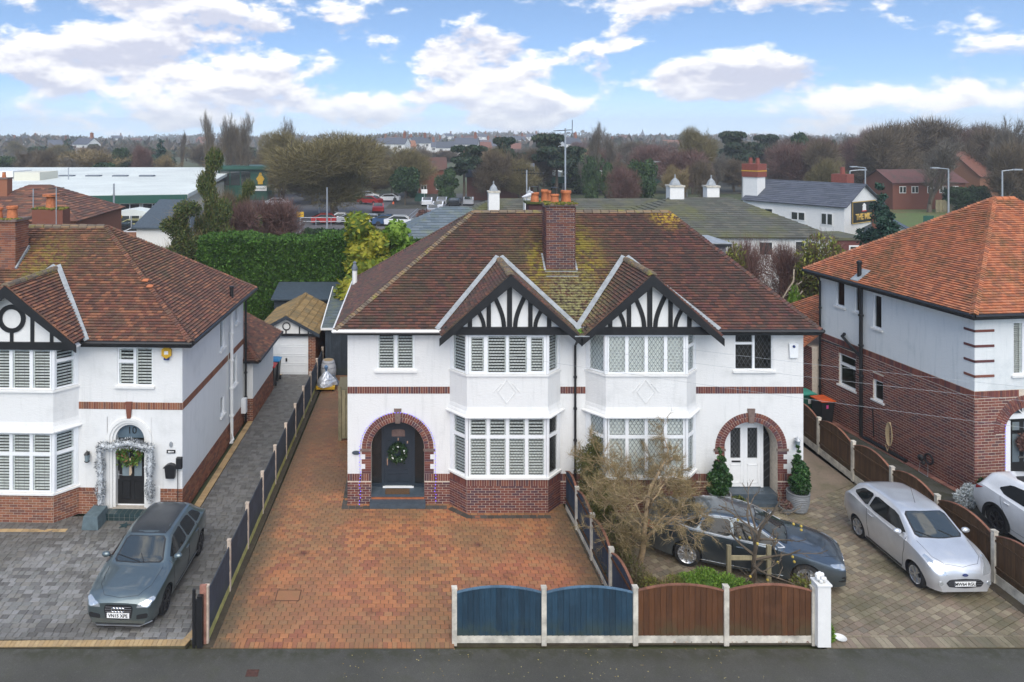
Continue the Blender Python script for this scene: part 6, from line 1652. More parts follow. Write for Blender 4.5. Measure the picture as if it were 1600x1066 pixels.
 for s in (1, -1):
  for poly in glass['side']:
   decal('side_window', MT['side_glass'], poly, 'y', s, off=.004)
  if chromeline: line('window_trim', MT['trim'], glass['trim'], 'y', s, .014, True)
  for ln in glass.get('doors', []): line('door_seam', MT['black'], ln, 'y', s, .005, off=.001)
  for (hx_, hz2) in glass.get('handles', []):
   h, nn = hit('y', hx_, hz2, s)
   g = MB(); g.bar(h + Vector((-.09, s * .018, 0)), h + Vector((.09, s * .018, 0)), .03, .03, (0, 0, 1)); g.build('door_handle', mat, C, bevel=.008)
  mx_, mz_ = glass['mirror']; h, nn = hit('y', mx_, mz_, s)
  g = MB(); g.ball(h + Vector((.02, s * .14, .03)), (.075, .11, .07), 12, 8); mo_ = g.build('door_mirror', mat if glass.get('mirmat') is None else glass['mirmat'], C, smooth=True)
  g = MB(); g.bar(h + Vector((.0, -s * .02, -.01)), h + Vector((.02, s * .09, .0)), .05, .03); g.build('mirror_arm', MT['blackmatt'], mo_)
  for poly in lights: decal('headlight', MT['lens'], [(s * y, z) for y, z in poly], 'x', 1, off=.008)
  if rearlights:
   for poly in rearlights: decal('rear_light', MT['redlens'], [(s * y, z) for y, z in poly], 'x', -1, off=.010)
 if grille:
  for gpoly, gm in grille:
   full = gpoly + [(-y, z) for y, z in gpoly[::-1]]
   go = decal('grille', gm, full, 'x', 1, off=.006)
   zz = [p[1] for p in gpoly]; z = min(zz) + .04
   if gm is MT['blackmatt'] and max(zz) - min(zz) > .15:
    while z < max(zz) - .03:
     wv = min(np.interp(z, *zip(*sorted((p[1], p[0]) for p in gpoly if p[0] > 0))), 1) - .03
     line('grille_bar', MT['alloy_dark'] if not chromeline else MT['chrome'], [(-wv, z), (wv, z)], 'x', 1, .007, off=.012, parent=go); z += .05
 for wx in wheels:
  for s in (1, -1):
   X = L / 2 - wx; g = MB(Matrix.Translation((X, s * (W / 2 - .03), wr)) @ Matrix.Rotation(-s * PI / 2, 4, 'X'))
   g.lathe([(wr * .70, -wr_w), (wr * .93, -wr_w), (wr, -wr_w * .85), (wr, -.03), (wr * .95, .0), (wr * .74, .012), (wr * .70, .0)], n=30, cap=False)
   wo = g.build('wheel', MT['tyre'], C, smooth=True)
   T = Matrix.Translation((X, s * (W / 2 - .03), wr)) @ Matrix.Rotation(-s * PI / 2, 4, 'X')
   g = MB(T); g.lathe([(wr * .70, -.16), (wr * .72, -.01), (wr * .71, .006), (wr * .66, -.005), (wr * .64, -.08), (.001, -.09)], n=30, cap=False)
   ro = g.build('rim', MT[rim] , wo, smooth=True)
   g = MB(T); ph = .3 + wx
   for k in range(spokes):
    a = 2 * PI * k / spokes + ph
    for dd in (-.11, .11) if spokes <= 5 else (0,):
     c1 = Vector((math.cos(a + dd * .4) * wr * .14, math.sin(a + dd * .4) * wr * .14, -.005)); c2 = Vector((math.cos(a + dd * 1.5) * wr * .68, math.sin(a + dd * 1.5) * wr * .68, -.004)); g.bar(c1, c2, .028, .03, (0, 0, 1))
   g.lathe([(wr * .17, -.04), (wr * .17, .004), (wr * .10, .010), (.001, .010)], n=14, cap=False)
   g.build('spokes', MT[rim], wo)
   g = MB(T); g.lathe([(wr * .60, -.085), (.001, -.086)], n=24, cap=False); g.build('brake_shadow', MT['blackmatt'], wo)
 if plate:
  txt, pz = plate; h, nn = hit('x', 0, pz, 1); T = Matrix.Translation((h.x + .018, 0, pz)) @ Matrix.Rotation(PI / 2, 4, 'Z')
  g = MB(T); g.box(-.26, .26, -.004, .012, -.056, .056); po = g.build('number_plate', MT['plate'], C)
  text_mesh(txt, .105, MT['black'], po, T @ Matrix.Translation((0, -.007, -.003)), 'lettering', .002, bold=.002, sx=.98)
 return C, hit, line, decal
blue_grey = paint('blue_grey_metallic', (.15, .19, .20), .75, .35)
st = [(0, .60, .68, .66, .56), (.07, .66, .76, .73, .62), (.26, .74, .815, .81, .66), (.70, .83, .85, .90, .70), (1.02, .88, .855, .955, .70), (1.10, .90, .858, .98, .70),
      (1.72, .94, .868, 1.36, .57), (2.05, .95, .870, 1.41, .575), (2.8, .98, .868, 1.40, .565), (3.35, 1.01, .855, 1.33, .53), (3.60, 1.01, .83, 1.22, .50), (3.86, .96, .79, .97, .60), (3.97, .84, .74, .86, .60)]
gl = dict(ws=[(.88, -.62), (.93, 0), (.88, .62), (.30, .49), (.33, 0), (.30, -.49)], rw=[(-1.45, -.42), (-1.45, .42), (-1.80, .48), (-1.80, -.48)],
          side=[[(.74, .99), (.22, 1.29), (-.22, 1.335), (-.22, 1.005)], [(-.29, 1.005), (-.29, 1.335), (-.82, 1.315), (-.90, 1.03)], [(-.97, 1.03), (-.91, 1.30), (-1.22, 1.24), (-1.40, 1.06)]],
          doors=[[(.78, .98), (.82, .75), (.74, .28), (-.20, .28), (-.25, .98)], [(-.25, .98), (-.25, .3), (-.75, .3), (-.98, .72), (-.94, 1.02)]], handles=[(-.10, .86), (-.85, .88)], mirror=(.62, 1.0))
A1, hit, line, decal = make_car('parked_car', 'blue grey hatchback parked nose to the road on the grey block forecourt', st, 3.97, 1.74, (.76, 3.23), blue_grey, gl,
 [[(.42, .58), (.46, .67), (.74, .74), (.80, .70), (.70, .60)]], ('VN15 XPE', .40), (-6.62, 18.93, 0), R(-90 - 2.5), rim='alloy_dark', spokes=5, wr=.315,
 grille=[([(.0, .64), (.30, .64), (.34, .56), (.30, .32), (.0, .30)], MT['blackmatt']), ([(.42, .30), (.42, .44), (.68, .48), (.70, .34)], MT['blackmatt'])] and [([(.0, .64), (.30, .64), (.34, .56), (.30, .32), (.0, .30)], MT['blackmatt'])])
for s in (-1, 1): decal('air_intake', MT['blackmatt'], [(s * .42, .32), (s * .43, .42), (s * .68, .47), (s * .70, .36)], 'x', 1)
h, _ = hit('x', 0, .53, 1)
def ring(c, r, t_, T, nm_, par, mt='chrome', sy=1):
 g = MB(T); g.tube([(c[0] + r * math.cos(2 * PI * k / 20), 0, c[1] + sy * r * math.sin(2 * PI * k / 20)) for k in range(21)], t_, 6); return g.build(nm_, MT[mt], par)
T = Matrix.Translation((h.x + .022, 0, .535)) @ Matrix.Rotation(PI / 2, 4, 'Z')
for k in range(4): ring((-.105 + .07 * k, 0), .046, .009, T, 'badge_ring', A1)
line('sill_strip', MT['alloy'], [(.55, .25), (-1.0, .25)], 'y', -1, .012); line('sill_strip', MT['alloy'], [(.55, .25), (-1.0, .25)], 'y', 1, .012)
g = MB(); g.hexa([(1.80, -.74, .16), (1.99, -.50, .15), (1.99, .50, .15), (1.80, .74, .16), (1.80, -.74, .19), (2.01, -.50, .18), (2.01, .50, .18), (1.80, .74, .19)]); g.build('front_splitter', MT['alloy'], A1, bevel=.01)
for s in (-1, 1):
 line('wiper', MT['blackmatt'], [(.90, s * .05 + .1), (.72, s * .3 - .28)], 'z', 1, .010, off=.016)
line('bonnet_seam', MT['black'], [(.98, -.66), (1.55, -.60), (1.84, -.40), (1.90, 0), (1.84, .40), (1.55, .60), (.98, .66)], 'z', 1, .004, off=.001)
decal('tinted_roof', MT['gunmetal'], [(.24, -.50), (.27, 0), (.24, .50), (-1.40, .46), (-1.40, -.46)], 'z', 1, .004)
silver = paint('silver_metallic', (.62, .63, .65), .55, .3)
st = [(0, .60, .62, .66, .50), (.05, .68, .72, .76, .58), (.20, .80, .79, .88, .64), (.50, .92, .825, 1.00, .69), (.74, .98, .835, 1.08, .70), (.80, .99, .837, 1.10, .70),
      (1.45, 1.01, .84, 1.49, .60), (1.8, 1.02, .842, 1.55, .61), (2.5, 1.06, .84, 1.55, .60), (3.0, 1.10, .83, 1.50, .58), (3.28, 1.10, .81, 1.40, .56), (3.52, 1.04, .78, 1.08, .60), (3.62, .90, .74, .92, .60)]
gl = dict(ws=[(.98, -.62), (1.05, 0), (.98, .62), (.36, .53), (.39, 0), (.36, -.53)], rw=[(-1.46, -.44), (-1.46, .44), (-1.66, .48), (-1.66, -.48)],
          side=[[(.82, 1.09), (.30, 1.42), (-.55, 1.46), (-.62, 1.10)], [(-.69, 1.10), (-.62, 1.46), (-1.08, 1.42), (-1.36, 1.22)]],
          doors=[[(.84, 1.07), (.86, .8), (.74, .27), (-.58, .27), (-.66, 1.05)]], handles=[(-.48, .95)], mirror=(.66, 1.10))
KA, hit, line, decal = make_car('parked_car', 'small silver three door hatchback parked beside the brown side fence', st, 3.62, 1.66, (.62, 2.92), silver, gl,
 [[(.44, .62), (.47, .72), (.70, .93), (.78, .90), (.74, .74), (.62, .64)]], ('MW64 RGU', .42), (13.62, 19.92, 0), R(-90 + 1.5), rim='alloy', spokes=5, wr=.295,
 grille=[([(.0, .54), (.38, .52), (.47, .44), (.40, .34), (.0, .31)], MT['blackmatt'])], rearlights=[[(.60, .86), (.60, 1.04), (.72, 1.0), (.72, .86)]])
h, _ = hit('x', 0, .63, 1); T = Matrix.Translation((h.x + .012, 0, .635)) @ Matrix.Rotation(PI / 2, 4, 'Z')
g = MB(T); g.prism([(.07 * math.cos(2 * PI * k / 20), .032 * math.sin(2 * PI * k / 20)) for k in range(20)], -.01, .01); bd_ = g.build('oval_badge', MT['ovalblue'], KA)
text_mesh('Ford', .042, MT['chrome'], bd_, T @ Matrix.Translation((0, -.013, 0)), 'lettering', .001)
for s in (-1, 1):
 decal('fog_light', MT['lens'], [(s * (.60 + .055 * math.cos(t)), .43 + .05 * math.sin(t)) for t in [2 * PI * k / 10 for k in range(10)]], 'x', 1, .012, 3)
 line('wiper', MT['blackmatt'], [(1.0, .05 + s * .28), (.84, s * .30 - .25)], 'z', 1, .010, off=.016)
line('bonnet_seam', MT['black'], [(1.05, -.66), (1.5, -.60), (1.68, -.42), (1.74, 0), (1.68, .42), (1.5, .60), (1.05, .66)], 'z', 1, .004, off=.001)
g = MB(); g.tube([(.12, 0, 1.49), (-.10, .0, 1.92)], .006, 5); g.build('aerial', MT['black'], KA)
decal('sill_plate', MT['blackmatt'], [(.72, .215), (.72, .26), (-.72, .26), (-.72, .215)], 'y', -1); decal('sill_plate', MT['blackmatt'], [(.72, .215), (.72, .26), (-.72, .26), (-.72, .215)], 'y', 1)
dark = paint('dark_blue_metallic', (.13, .16, .185), .8, .3)
st = [(0, .60, .70, .67, .58), (.08, .66, .80, .74, .64), (.35, .74, .87, .82, .70), (.80, .82, .895, .88, .73), (1.20, .86, .895, .93, .72), (1.32, .88, .897, .955, .72),
      (2.10, .93, .905, 1.34, .57), (2.45, .95, .907, 1.40, .575), (3.10, .97, .905, 1.39, .56), (3.75, 1.0, .885, 1.22, .54), (4.22, .99, .85, 1.02, .62), (4.60, .96, .79, 1.0, .62), (4.73, .84, .74, .88, .60)]
gl = dict(ws=[(1.06, -.66), (1.12, 0), (1.06, .66), (.30, .49), (.34, 0), (.30, -.49)], rw=[(-1.15, -.46), (-1.15, .46), (-1.75, .54), (-1.75, -.54)],
          side=[[(.86, .965), (.24, 1.27), (-.20, 1.325), (-.20, .99)], [(-.27, .99), (-.27, 1.33), (-.85, 1.29), (-1.05, 1.03)], [(-1.10, 1.03), (-.95, 1.25), (-1.20, 1.19), (-1.42, 1.06)]],
          trim=[(1.0, .935), (.24, 1.30), (-.30, 1.36), (-.95, 1.30), (-1.58, 1.05), (-.9, 1.0), (0, .965)],
          doors=[[(.84, .95), (.92, .7), (.82, .28), (-.18, .28), (-.23, .97)], [(-.23, .97), (-.23, .3), (-.85, .3), (-1.12, .72), (-1.1, 1.0)]], handles=[(-.05, .80), (-1.0, .83)], mirror=(.74, .95))
A4, hit, line, decal = make_car('parked_car', 'dark metallic saloon parked at an angle behind the brown front fence and bare trees', st, 4.73, 1.84, (.88, 3.70), dark, gl,
 [[(.52, .62), (.56, .70), (.83, .76), (.86, .71), (.76, .64)]], None, (8.94, 19.86, 0), R(-22.5), rim='alloy', spokes=10, wr=.33, chromeline=True,
 grille=[([(.0, .66), (.36, .66), (.42, .58), (.36, .34), (.0, .32)], MT['blackmatt'])], rearlights=[[(.52, .82), (.54, .92), (.80, .90), (.80, .80)]])
g = MB(); g.hexa([(2.10, -.80, .19), (2.37, -.5, .18), (2.37, .5, .18), (2.10, .8, .19), (2.10, -.80, .25), (2.39, -.5, .24), (2.39, .5, .24), (2.10, .8, .25)]); g.build('front_splitter', silver, A4, bevel=.02)
for s in (-1, 1): decal('air_intake', MT['blackmatt'], [(s * .48, .32), (s * .50, .46), (s * .80, .50), (s * .82, .36)], 'x', 1)
h, _ = hit('x', 0, .56, 1); T = Matrix.Translation((h.x + .022, 0, .57)) @ Matrix.Rotation(PI / 2, 4, 'Z')
for k in range(4): ring((-.12 + .08 * k, 0), .052, .009, T, 'badge_ring', A4)
line('sill_strip', MT['chrome'], [(.95, .27), (-1.1, .27)], 'y', -1, .010)
decal('rear_light', MT['redlens'], [(-2.22, .80), (-2.22, .92), (-2.02, .93), (-2.05, .84)], 'y', -1, .008)
line('bonnet_seam', MT['black'], [(1.2, -.70), (1.9, -.62), (2.2, -.40), (2.27, 0), (2.2, .40), (1.9, .62), (1.2, .70)], 'z', 1, .004, off=.001)
white = paint('white_pearl', (.78, .79, .80), .0, .3)
st = [(0, .70, .60, .80, .5), (.1, .80, .80, .92, .6), (.9, 1.0, .90, 1.12, .72), (1.1, 1.02, .91, 1.15, .72), (1.8, 1.06, .92, 1.60, .60), (2.3, 1.08, .92, 1.67, .61), (3.2, 1.13, .915, 1.65, .62), (3.85, 1.16, .91, 1.58, .62), (4.12, 1.16, .90, 1.50, .62), (4.26, 1.10, .88, 1.16, .70), (4.42, .95, .86, 1.02, .70)]
gl = dict(ws=[(1.0, -.62), (1.05, 0), (1.0, .62), (.42, .52), (.45, 0), (.42, -.52)], side=[[(.75, 1.16), (.2, 1.50), (-.3, 1.56), (-.3, 1.18)], [(-.37, 1.18), (-.37, 1.56), (-1.05, 1.50), (-1.35, 1.30), (-1.1, 1.2)]],
          doors=[[(-.33, 1.15), (-.33, .35), (-.85, .35), (-1.15, .9), (-1.2, 1.15)]], handles=[(-.95, 1.02), (-.15, .99)], mirror=(.65, 1.14))
SU, hit, line, decal = make_car('parked_car', 'white crossover car cut off by the right edge beyond the brown fence', st, 4.42, 1.84, (.85, 3.55), white, gl,
 [[(.52, .78), (.56, .86), (.80, .92), (.82, .86)]], None, (17.86, 19.92, 0), R(-89), rim='alloy_dark', spokes=5, wr=.36)
for wx in (.85, 3.55):
 for s in (-1, 1):
  X = 4.42 / 2 - wx; T = Matrix.Translation((X, s * .925, .36)); g = MB(T); N = 16; ra, rb = .40, .48
  for k in range(N):
   t0, t1 = R(-12) + R(204) * k / N, R(-12) + R(204) * (k + 1) / N; f_ = lambda r, t_: (r * math.cos(t_), r * math.sin(t_)); g.prism([f_(ra, t0), f_(rb, t0), f_(rb, t1), f_(ra, t1)], -.02, .025)
  g.build('arch_cladding', MT['blackmatt'], SU)
decal('rear_light', MT['redlens'], [(-2.12, .93), (-2.12, 1.05), (-1.80, 1.10), (-1.98, 1.0)], 'y', -1, .008)
decal('roof_panel', MT['blackmatt'], [(.30, -.5), (.30, .5), (-1.3, .48), (-1.3, -.48)], 'z', 1, .004)
# ================================================================ VEGETATION KIT
def rnd_dirs(n, r=rng):
 v = r.normal(size=(n, 3)); return v / np.linalg.norm(v, axis=1, keepdims=True)
def leaf_mesh(name, mat, lumps, n, size, r, aspect=.55, shell=.55, droop=0.0, up=0.0):
 """n leaf quads spread through ellipsoids (cx,cy,cz,rx,ry,rz)"""
 L = np.array(lumps, float); vol = (L[:, 3] * L[:, 4] * L[:, 5]) ** .67; pick = r.choice(len(L), n, p=vol / vol.sum())
 d = rnd_dirs(n, r); rad = shell + (1.08 - shell) * r.random((n, 1)) ** .7; c = L[pick, :3] + d * L[pick, 3:] * rad
 a = d * .8 + rnd_dirs(n, r) * .9; a[:, 2] += up - droop; a /= np.linalg.norm(a, axis=1, keepdims=True)
 b = np.cross(a, rnd_dirs(n, r)); b /= np.linalg.norm(b, axis=1, keepdims=True) + 1e-9
 s = size * (.6 + .8 * r.random((n, 1))); V = np.empty((n, 4, 3)); V[:, 0] = c - a * s * .5; V[:, 1] = c + b * s * aspect * .5; V[:, 2] = c + a * s * .5; V[:, 3] = c - b * s * aspect * .5
 return mesh_np(name, V.reshape(-1, 3), 4, mat)
def core_mesh(lumps, mat, k=.72, name='crown_core'):
 m = MB(); rr = random.Random(len(lumps))
 for l in lumps: m.ball(l[:3], (l[3] * k, l[4] * k, l[5] * k), 9, 6)
 return m.mesh(name, mat)
def bare_meshes(seed, H, spread, r0, mat_b, mat_t, levels=4, clear=.25, nch=(3, 5), wig=.16, upb=.10, twig_n=6, twig_l=.9, twig_w=.03, len_ratio=.66, ang=(25, 60), first=(4, 7), minr=.012, trunk_split=None, droop=0, tip_mesh=True):
 rr = random.Random(seed); r = np.random.default_rng(seed); mb = MB(); tips = []
 def grow(p, d, L, rad, lv):
  ns = 4 if lv < 3 else 3; P_ = [p.copy()]; Rd = [rad]; dd = d.copy()
  for i in range(ns):
   dd = (dd + Vector((rr.gauss(0, wig), rr.gauss(0, wig), rr.gauss(0, wig * .7) + upb * (1 if lv > 0 else .2) - droop * (lv > 1)))).normalized()
   P_.append(P_[-1] + dd * L / ns); Rd.append(max(minr, rad * (1 - .55 * (i + 1) / ns)))
  if tip_mesh or lv < 2: mb.tube(P_, Rd, 7 if lv == 0 else 5 if lv == 1 else 3, cap=False)
  if lv >= levels:
   for q in P_[1:]: tips.append((q, dd, L))
   return
  if lv >= levels - 1:
   for q in P_[2:]: tips.append((q, dd, L * .6))
  n = rr.randint(*(first if lv == 0 else nch))
  for k in range(n):
   t = (clear if lv == 0 else .3) + (1 - (clear if lv == 0 else .3)) * (k + rr.random() * .8) / n; t = min(t, .999); f = t * ns; i = int(f); q = P_[i].lerp(P_[i + 1], f - i); ax = (P_[i + 1] - P_[i]).normalized()
   s_ = Vector((rr.gauss(0, 1), rr.gauss(0, 1), rr.gauss(0, .5))); s_ = (s_ - ax * s_.dot(ax)).normalized(); a = R(rr.uniform(*ang)) * (1.0 if k < n - 1 else .35)
   nd = (ax * math.cos(a) + s_ * math.sin(a)).normalized(); nd.x *= spread; nd.y *= spread; nd.normalize()
   grow(q, nd, L * len_ratio * rr.uniform(.75, 1.15) * (1 if lv else 1.0 + .25 * (1 - t)), Rd[i] * (.62 if k < n - 1 else .8), lv + 1)
 grow(Vector((0, 0, -.1)), Vector((rr.gauss(0, .04), rr.gauss(0, .04), 1)), H * .46, r0, 0)
 me_b = mb.mesh('trunk', mat_b, True, 60)
 zmax = max([t[0].z for t in tips] + [1]); k = (H * .97) / zmax
 me_b.transform(Matrix.Diagonal((k, k, k, 1)))
 tp = np.array([[*t[0]] for t in tips]) * k; td = np.array([[*t[1]] for t in tips]); n = len(tp) * twig_n
 if twig_n:
  i = np.repeat(np.arange(len(tp)), twig_n); o = tp[i] + r.normal(size=(n, 3)) * twig_l * .12; d = td[i] + rnd_dirs(n, r) * .85; d[:, 2] += .15 - droop * 2; d /= np.linalg.norm(d, axis=1, keepdims=True)
  b = np.cross(d, rnd_dirs(n, r)); b /= np.linalg.norm(b, axis=1, keepdims=True) + 1e-9; l = twig_l * (.4 + .8 * r.random((n, 1))); w = twig_w * (.6 + .6 * r.random((n, 1)))
  V = np.empty((n, 3, 3)); V[:, 0] = o - b * w / 2; V[:, 1] = o + b * w / 2; V[:, 2] = o + d * l
  me_t = mesh_np('twigs', V.reshape(-1, 3), 3, mat_t)
 else: me_t = None
 return me_b, me_t
def twig_mass(name, mat, lumps, n, l, w, r, up=.5):
 """a bush or crown of fine bare twigs that fills ellipsoids"""
 L = np.array(lumps, float); vol = (L[:, 3] * L[:, 4] * L[:, 5]); pick = r.choice(len(L), n, p=vol / vol.sum())
 d = rnd_dirs(n, r); rad = r.random((n, 1)) ** .45; c = L[pick, :3] + d * L[pick, 3:] * rad
 a = d * .7 + rnd_dirs(n, r) * .6; a[:, 2] += up; a /= np.linalg.norm(a, axis=1, keepdims=True); b = np.cross(a, rnd_dirs(n, r)); b /= np.linalg.norm(b, axis=1, keepdims=True) + 1e-9
 ll = l * (.5 + .9 * r.random((n, 1))); ww = w * (.6 + .8 * r.random((n, 1))); V = np.empty((n, 3, 3)); V[:, 0] = c - b * ww / 2; V[:, 1] = c + b * ww / 2; V[:, 2] = c + a * ll
 return mesh_np(name, V.reshape(-1, 3), 3, mat)
def place(kind, label, cat, loc, parts, rz=0, sc=1, group=None):
 """parts: list of (name, mesh)"""
 t = thing(kind, label, cat, loc, rz, group); t.scale = (sc, sc, sc) if not isinstance(sc, tuple) else sc
 for nm, me in parts:
  if me is not None: objm(nm, me, t, 'stuff' if nm in ('twigs', 'foliage', 'crown_core') else None)
 return t
def lumps_round(seed, R_, H, n, z0=.35, flat=.8):
 rr = random.Random(seed); out = []
 for k in range(n):
  a = rr.uniform(0, 2 * PI); q = rr.uniform(0, .75) * R_; z = rr.uniform(z0, .9) * H; f = 1 - abs(z / H - .55) * .9; s = R_ * rr.uniform(.28, .5); out.append((q * math.cos(a) * f, q * math.sin(a) * f, z, s, s, s * flat))
 return out
def lumps_cone(seed, R_, H, n, z0=.06, pw=.9):
 rr = random.Random(seed); out = []
 for k in range(n):
  t = (k + .5) / n; z = H * (z0 + (.97 - z0) * t); w = R_ * (1 - t) ** pw + .05 * R_
  for j in range(max(1, int(5 * (1 - t) + 1))): a = rr.uniform(0, 2 * PI); q = w * rr.uniform(.1, .7); s = max(.12 * R_, w * rr.uniform(.35, .55)); out.append((q * math.cos(a), q * math.sin(a), z + rr.uniform(-.03, .03) * H, s, s, s * rr.uniform(.7, 1.0)))
 return out
def trunk_mesh(h, r, mat, lean=0, n=7):
 m = MB(); m.tube([(0, 0, -.1), (lean * .3, 0, h * .4), (lean, 0, h)], [r, r * .75, r * .4], n); return m.mesh('trunk', mat, True)
# ================================================================ NEAR PLANTS
mb_, mt_ = bare_meshes(21, 3.55, 1.3, .070, MT['bark_tan'], MT['twig_tan'], levels=5, clear=.22, nch=(3, 4), wig=.34, upb=.05, twig_n=8, twig_l=.19, twig_w=.0085, len_ratio=.64, ang=(30, 75), first=(6, 7), minr=.0045)
place('bare_tree', 'gnarled tan bare tree with tangled twigs in front of the right bay window', 'tree', (6.15, 19.75, 0), [('trunk', mb_), ('twigs', mt_)], 1.2, (1.10, .95, 1))
mb_, mt_ = bare_meshes(5, 3.0, .8, .055, MT['bark'], MT['twig_brown'], levels=3, clear=.32, nch=(2, 3), wig=.14, upb=.02, twig_n=2, twig_l=.22, twig_w=.009, len_ratio=.50, ang=(45, 80), first=(9, 10), minr=.006)
ST = place('bare_tree', 'thin young bare tree with sparse branches tied to a low timber stake frame', 'tree', (8.62, 18.75, 0), [('trunk', mb_), ('twigs', mt_)], .4)
m = MB(); rr = random.Random(4)
for k in range(16): a = rr.uniform(0, 6.28); q = rr.uniform(.4, 1.3); m.ball((q * math.cos(a), q * math.sin(a) - .2, rr.uniform(.5, 1.9)), .035, 5, 4)
m.build('yellow_bud', MT['budyellow'], ST, 'stuff')
SK = thing('stake_frame', 'low green timber stake frame round the young bare tree', 'stake', (8.55, 18.45, 0))
for x in (-.55, .45): m = MB(); m.box(x - .05, x + .05, -.04, .04, 0, 1.18); m.build('stake', MT['fence_old'], SK)
m = MB(); m.box(-.499, .399, -.03, .02, .82, .92); m.build('rail', MT['fence_old'], SK)
r_ = np.random.default_rng(31)
lm = [(0, 0, .5, .38, .35, .5), (.1, .1, 1.1, .42, .4, .5), (-.05, .2, 1.7, .36, .36, .5), (.15, .1, 2.2, .22, .22, .4), (.35, -.3, .8, .35, .35, .6), (-.1, -.5, .6, .3, .3, .5)]
me = leaf_mesh('foliage', MT['olive'], lm, 9000, .07, r_, .4); core = core_mesh(lm, MT['olive'], .6)
place('shrub', 'tall olive green shrub against the wall beside the blue fence and downpipe', 'shrub', (5.35, 21.7, 0), [('foliage', me), ('crown_core', core), ('twigs', twig_mass('twigs', MT['twig_tan'], lm, 1500, .25, .012, r_))])
lm = [(0, 0, .4, .5, .45, .42), (.25, -.6, .35, .4, .5, .35), (-.1, .6, .6, .38, .45, .55), (.2, 1.2, .6, .4, .4, .6)]
place('shrub', 'loose green and brown shrub under the gnarled bare tree', 'shrub', (5.45, 18.6, 0), [('foliage', leaf_mesh('foliage', MT['olive'], lm, 7000, .06, r_, .35)), ('twigs', twig_mass('twigs', MT['twig_brown'], lm, 4500, .22, .010, r_))])
lm = [(0, 0, .3, .40, .35, .32), (.3, .1, .4, .3, .3, .35), (-.3, .15, .42, .25, .25, .3)]
place('shrub', 'yellow green feathery shrub just behind the left brown fence panel', 'shrub', (6.15, 17.75, 0), [('foliage', leaf_mesh('foliage', MT['limeolive'], lm, 7000, .06, r_, .3)), ('twigs', twig_mass('twigs', MT['twig_tan'], lm, 1500, .2, .010, r_))])
lm = [(-.55, 0, .42, .42, .4, .36), (-.1, .1, .46, .42, .42, .38), (.35, 0, .42, .42, .4, .34), (.75, .05, .33, .32, .36, .28)]
place('shrub', 'low bright green feathery conifer shrub behind the middle of the brown fence', 'shrub', (7.35, 17.85, 0), [('foliage', leaf_mesh('foliage', MT['lime'], lm, 14000, .07, r_, .28, up=.3)), ('crown_core', core_mesh(lm, MT['lime'], .7))])
lm = [(0, 0, .45, .28, .28, .5), (.3, .1, .35, .22, .22, .38)]
place('shrub', 'small sparse bush with light green leaves near the white gatepost', 'shrub', (9.35, 17.6, 0), [('foliage', leaf_mesh('foliage', MT['limeolive'], lm, 1400, .08, r_, .5)), ('twigs', twig_mass('twigs', MT['twig_brown'], lm, 500, .3, .010, r_))], 0, 1)
lm = [(0, 0, .12, .12, .18, .22)]
place('weed', 'clump of green weeds at the foot of the white gatepost', 'plant', (9.52, 16.75, 0), [('foliage', leaf_mesh('foliage', MT['lime'], lm, 500, .12, r_, .25, up=.8))])
pot = MB(); pr = [(.19, 0), (.22, .02)]
for k in range(9):
 z = .05 + k * .055; rr_ = .23 + .085 * math.sin(min(1, z / .55) * PI * .62); pr += [(rr_, z), (rr_ + .012, z + .02), (rr_ + .012, z + .035), (rr_, z + .05)]
pr += [(.335, .57), (.335, .61), (.30, .61), (.29, .52), (.001, .52)]
pot.lathe(pr, n=26, cap=False); pme = pot.mesh('pot', MT['planter'], True, 50)
lm = lumps_cone(3, .36, 1.55, 9, .05, .55); fol = leaf_mesh('foliage', MT['topiary'], lm, 6500, .085, r_, .55); cr = core_mesh(lm, MT['topiary'], .75)
for me_ in (fol, cr): me_.transform(Matrix.Translation((0, 0, .55)))
place('potted_topiary', 'cone shaped evergreen in a ribbed grey pot on the right of the white doors', 'potted plant', (11.85, 22.45, 0), [('pot', pme), ('foliage', fol), ('crown_core', cr)])
place('potted_topiary', 'cone shaped evergreen in a ribbed pot on the left of the white doors', 'potted plant', (9.42, 22.35, 0), [('pot', pme), ('foliage', fol), ('crown_core', cr)], 2.0)
lm = [(0, 0, .32, .22, .2, .16)]; me = leaf_mesh('foliage', MT['ivy'], lm, 500, .09, r_); bowl = MB(); bowl.lathe([(.1, 0), (.2, .12), (.26, .26), (.24, .26), (.001, .2)], n=18, cap=False)
place('planted_bowl', 'small low bowl of winter plants between the left topiary and the door step', 'potted plant', (9.98, 22.35, 0), [('pot', bowl.mesh('pot', MT['planter'], True)), ('foliage', me)])
place('planted_bowl', 'small dark bowl with reddish plants beside the right topiary pot', 'potted plant', (11.42, 22.3, 0), [('pot', bowl.mesh('pot', MT['planter'], True)), ('foliage', leaf_mesh('foliage', MT['twig_red'], lm, 450, .09, r_))], 1, .8)
lm = [(0, 0, .25, .32, .28, .25), (.2, .1, .4, .2, .2, .25)]
place('plant', 'silvery white leaved plant at the corner of the brick wall behind the white car', 'plant', (17.2, 22.75, 0), [('foliage', leaf_mesh('foliage', MT['silverleaf'], lm, 1800, .10, r_, .25))])
place('plant', 'small green bush at the brick corner next to the silvery plant', 'plant', (17.75, 22.85, 0), [('foliage', leaf_mesh('foliage', MT['topiary'], lm, 900, .10, r_, .5))], 0, 1.15)
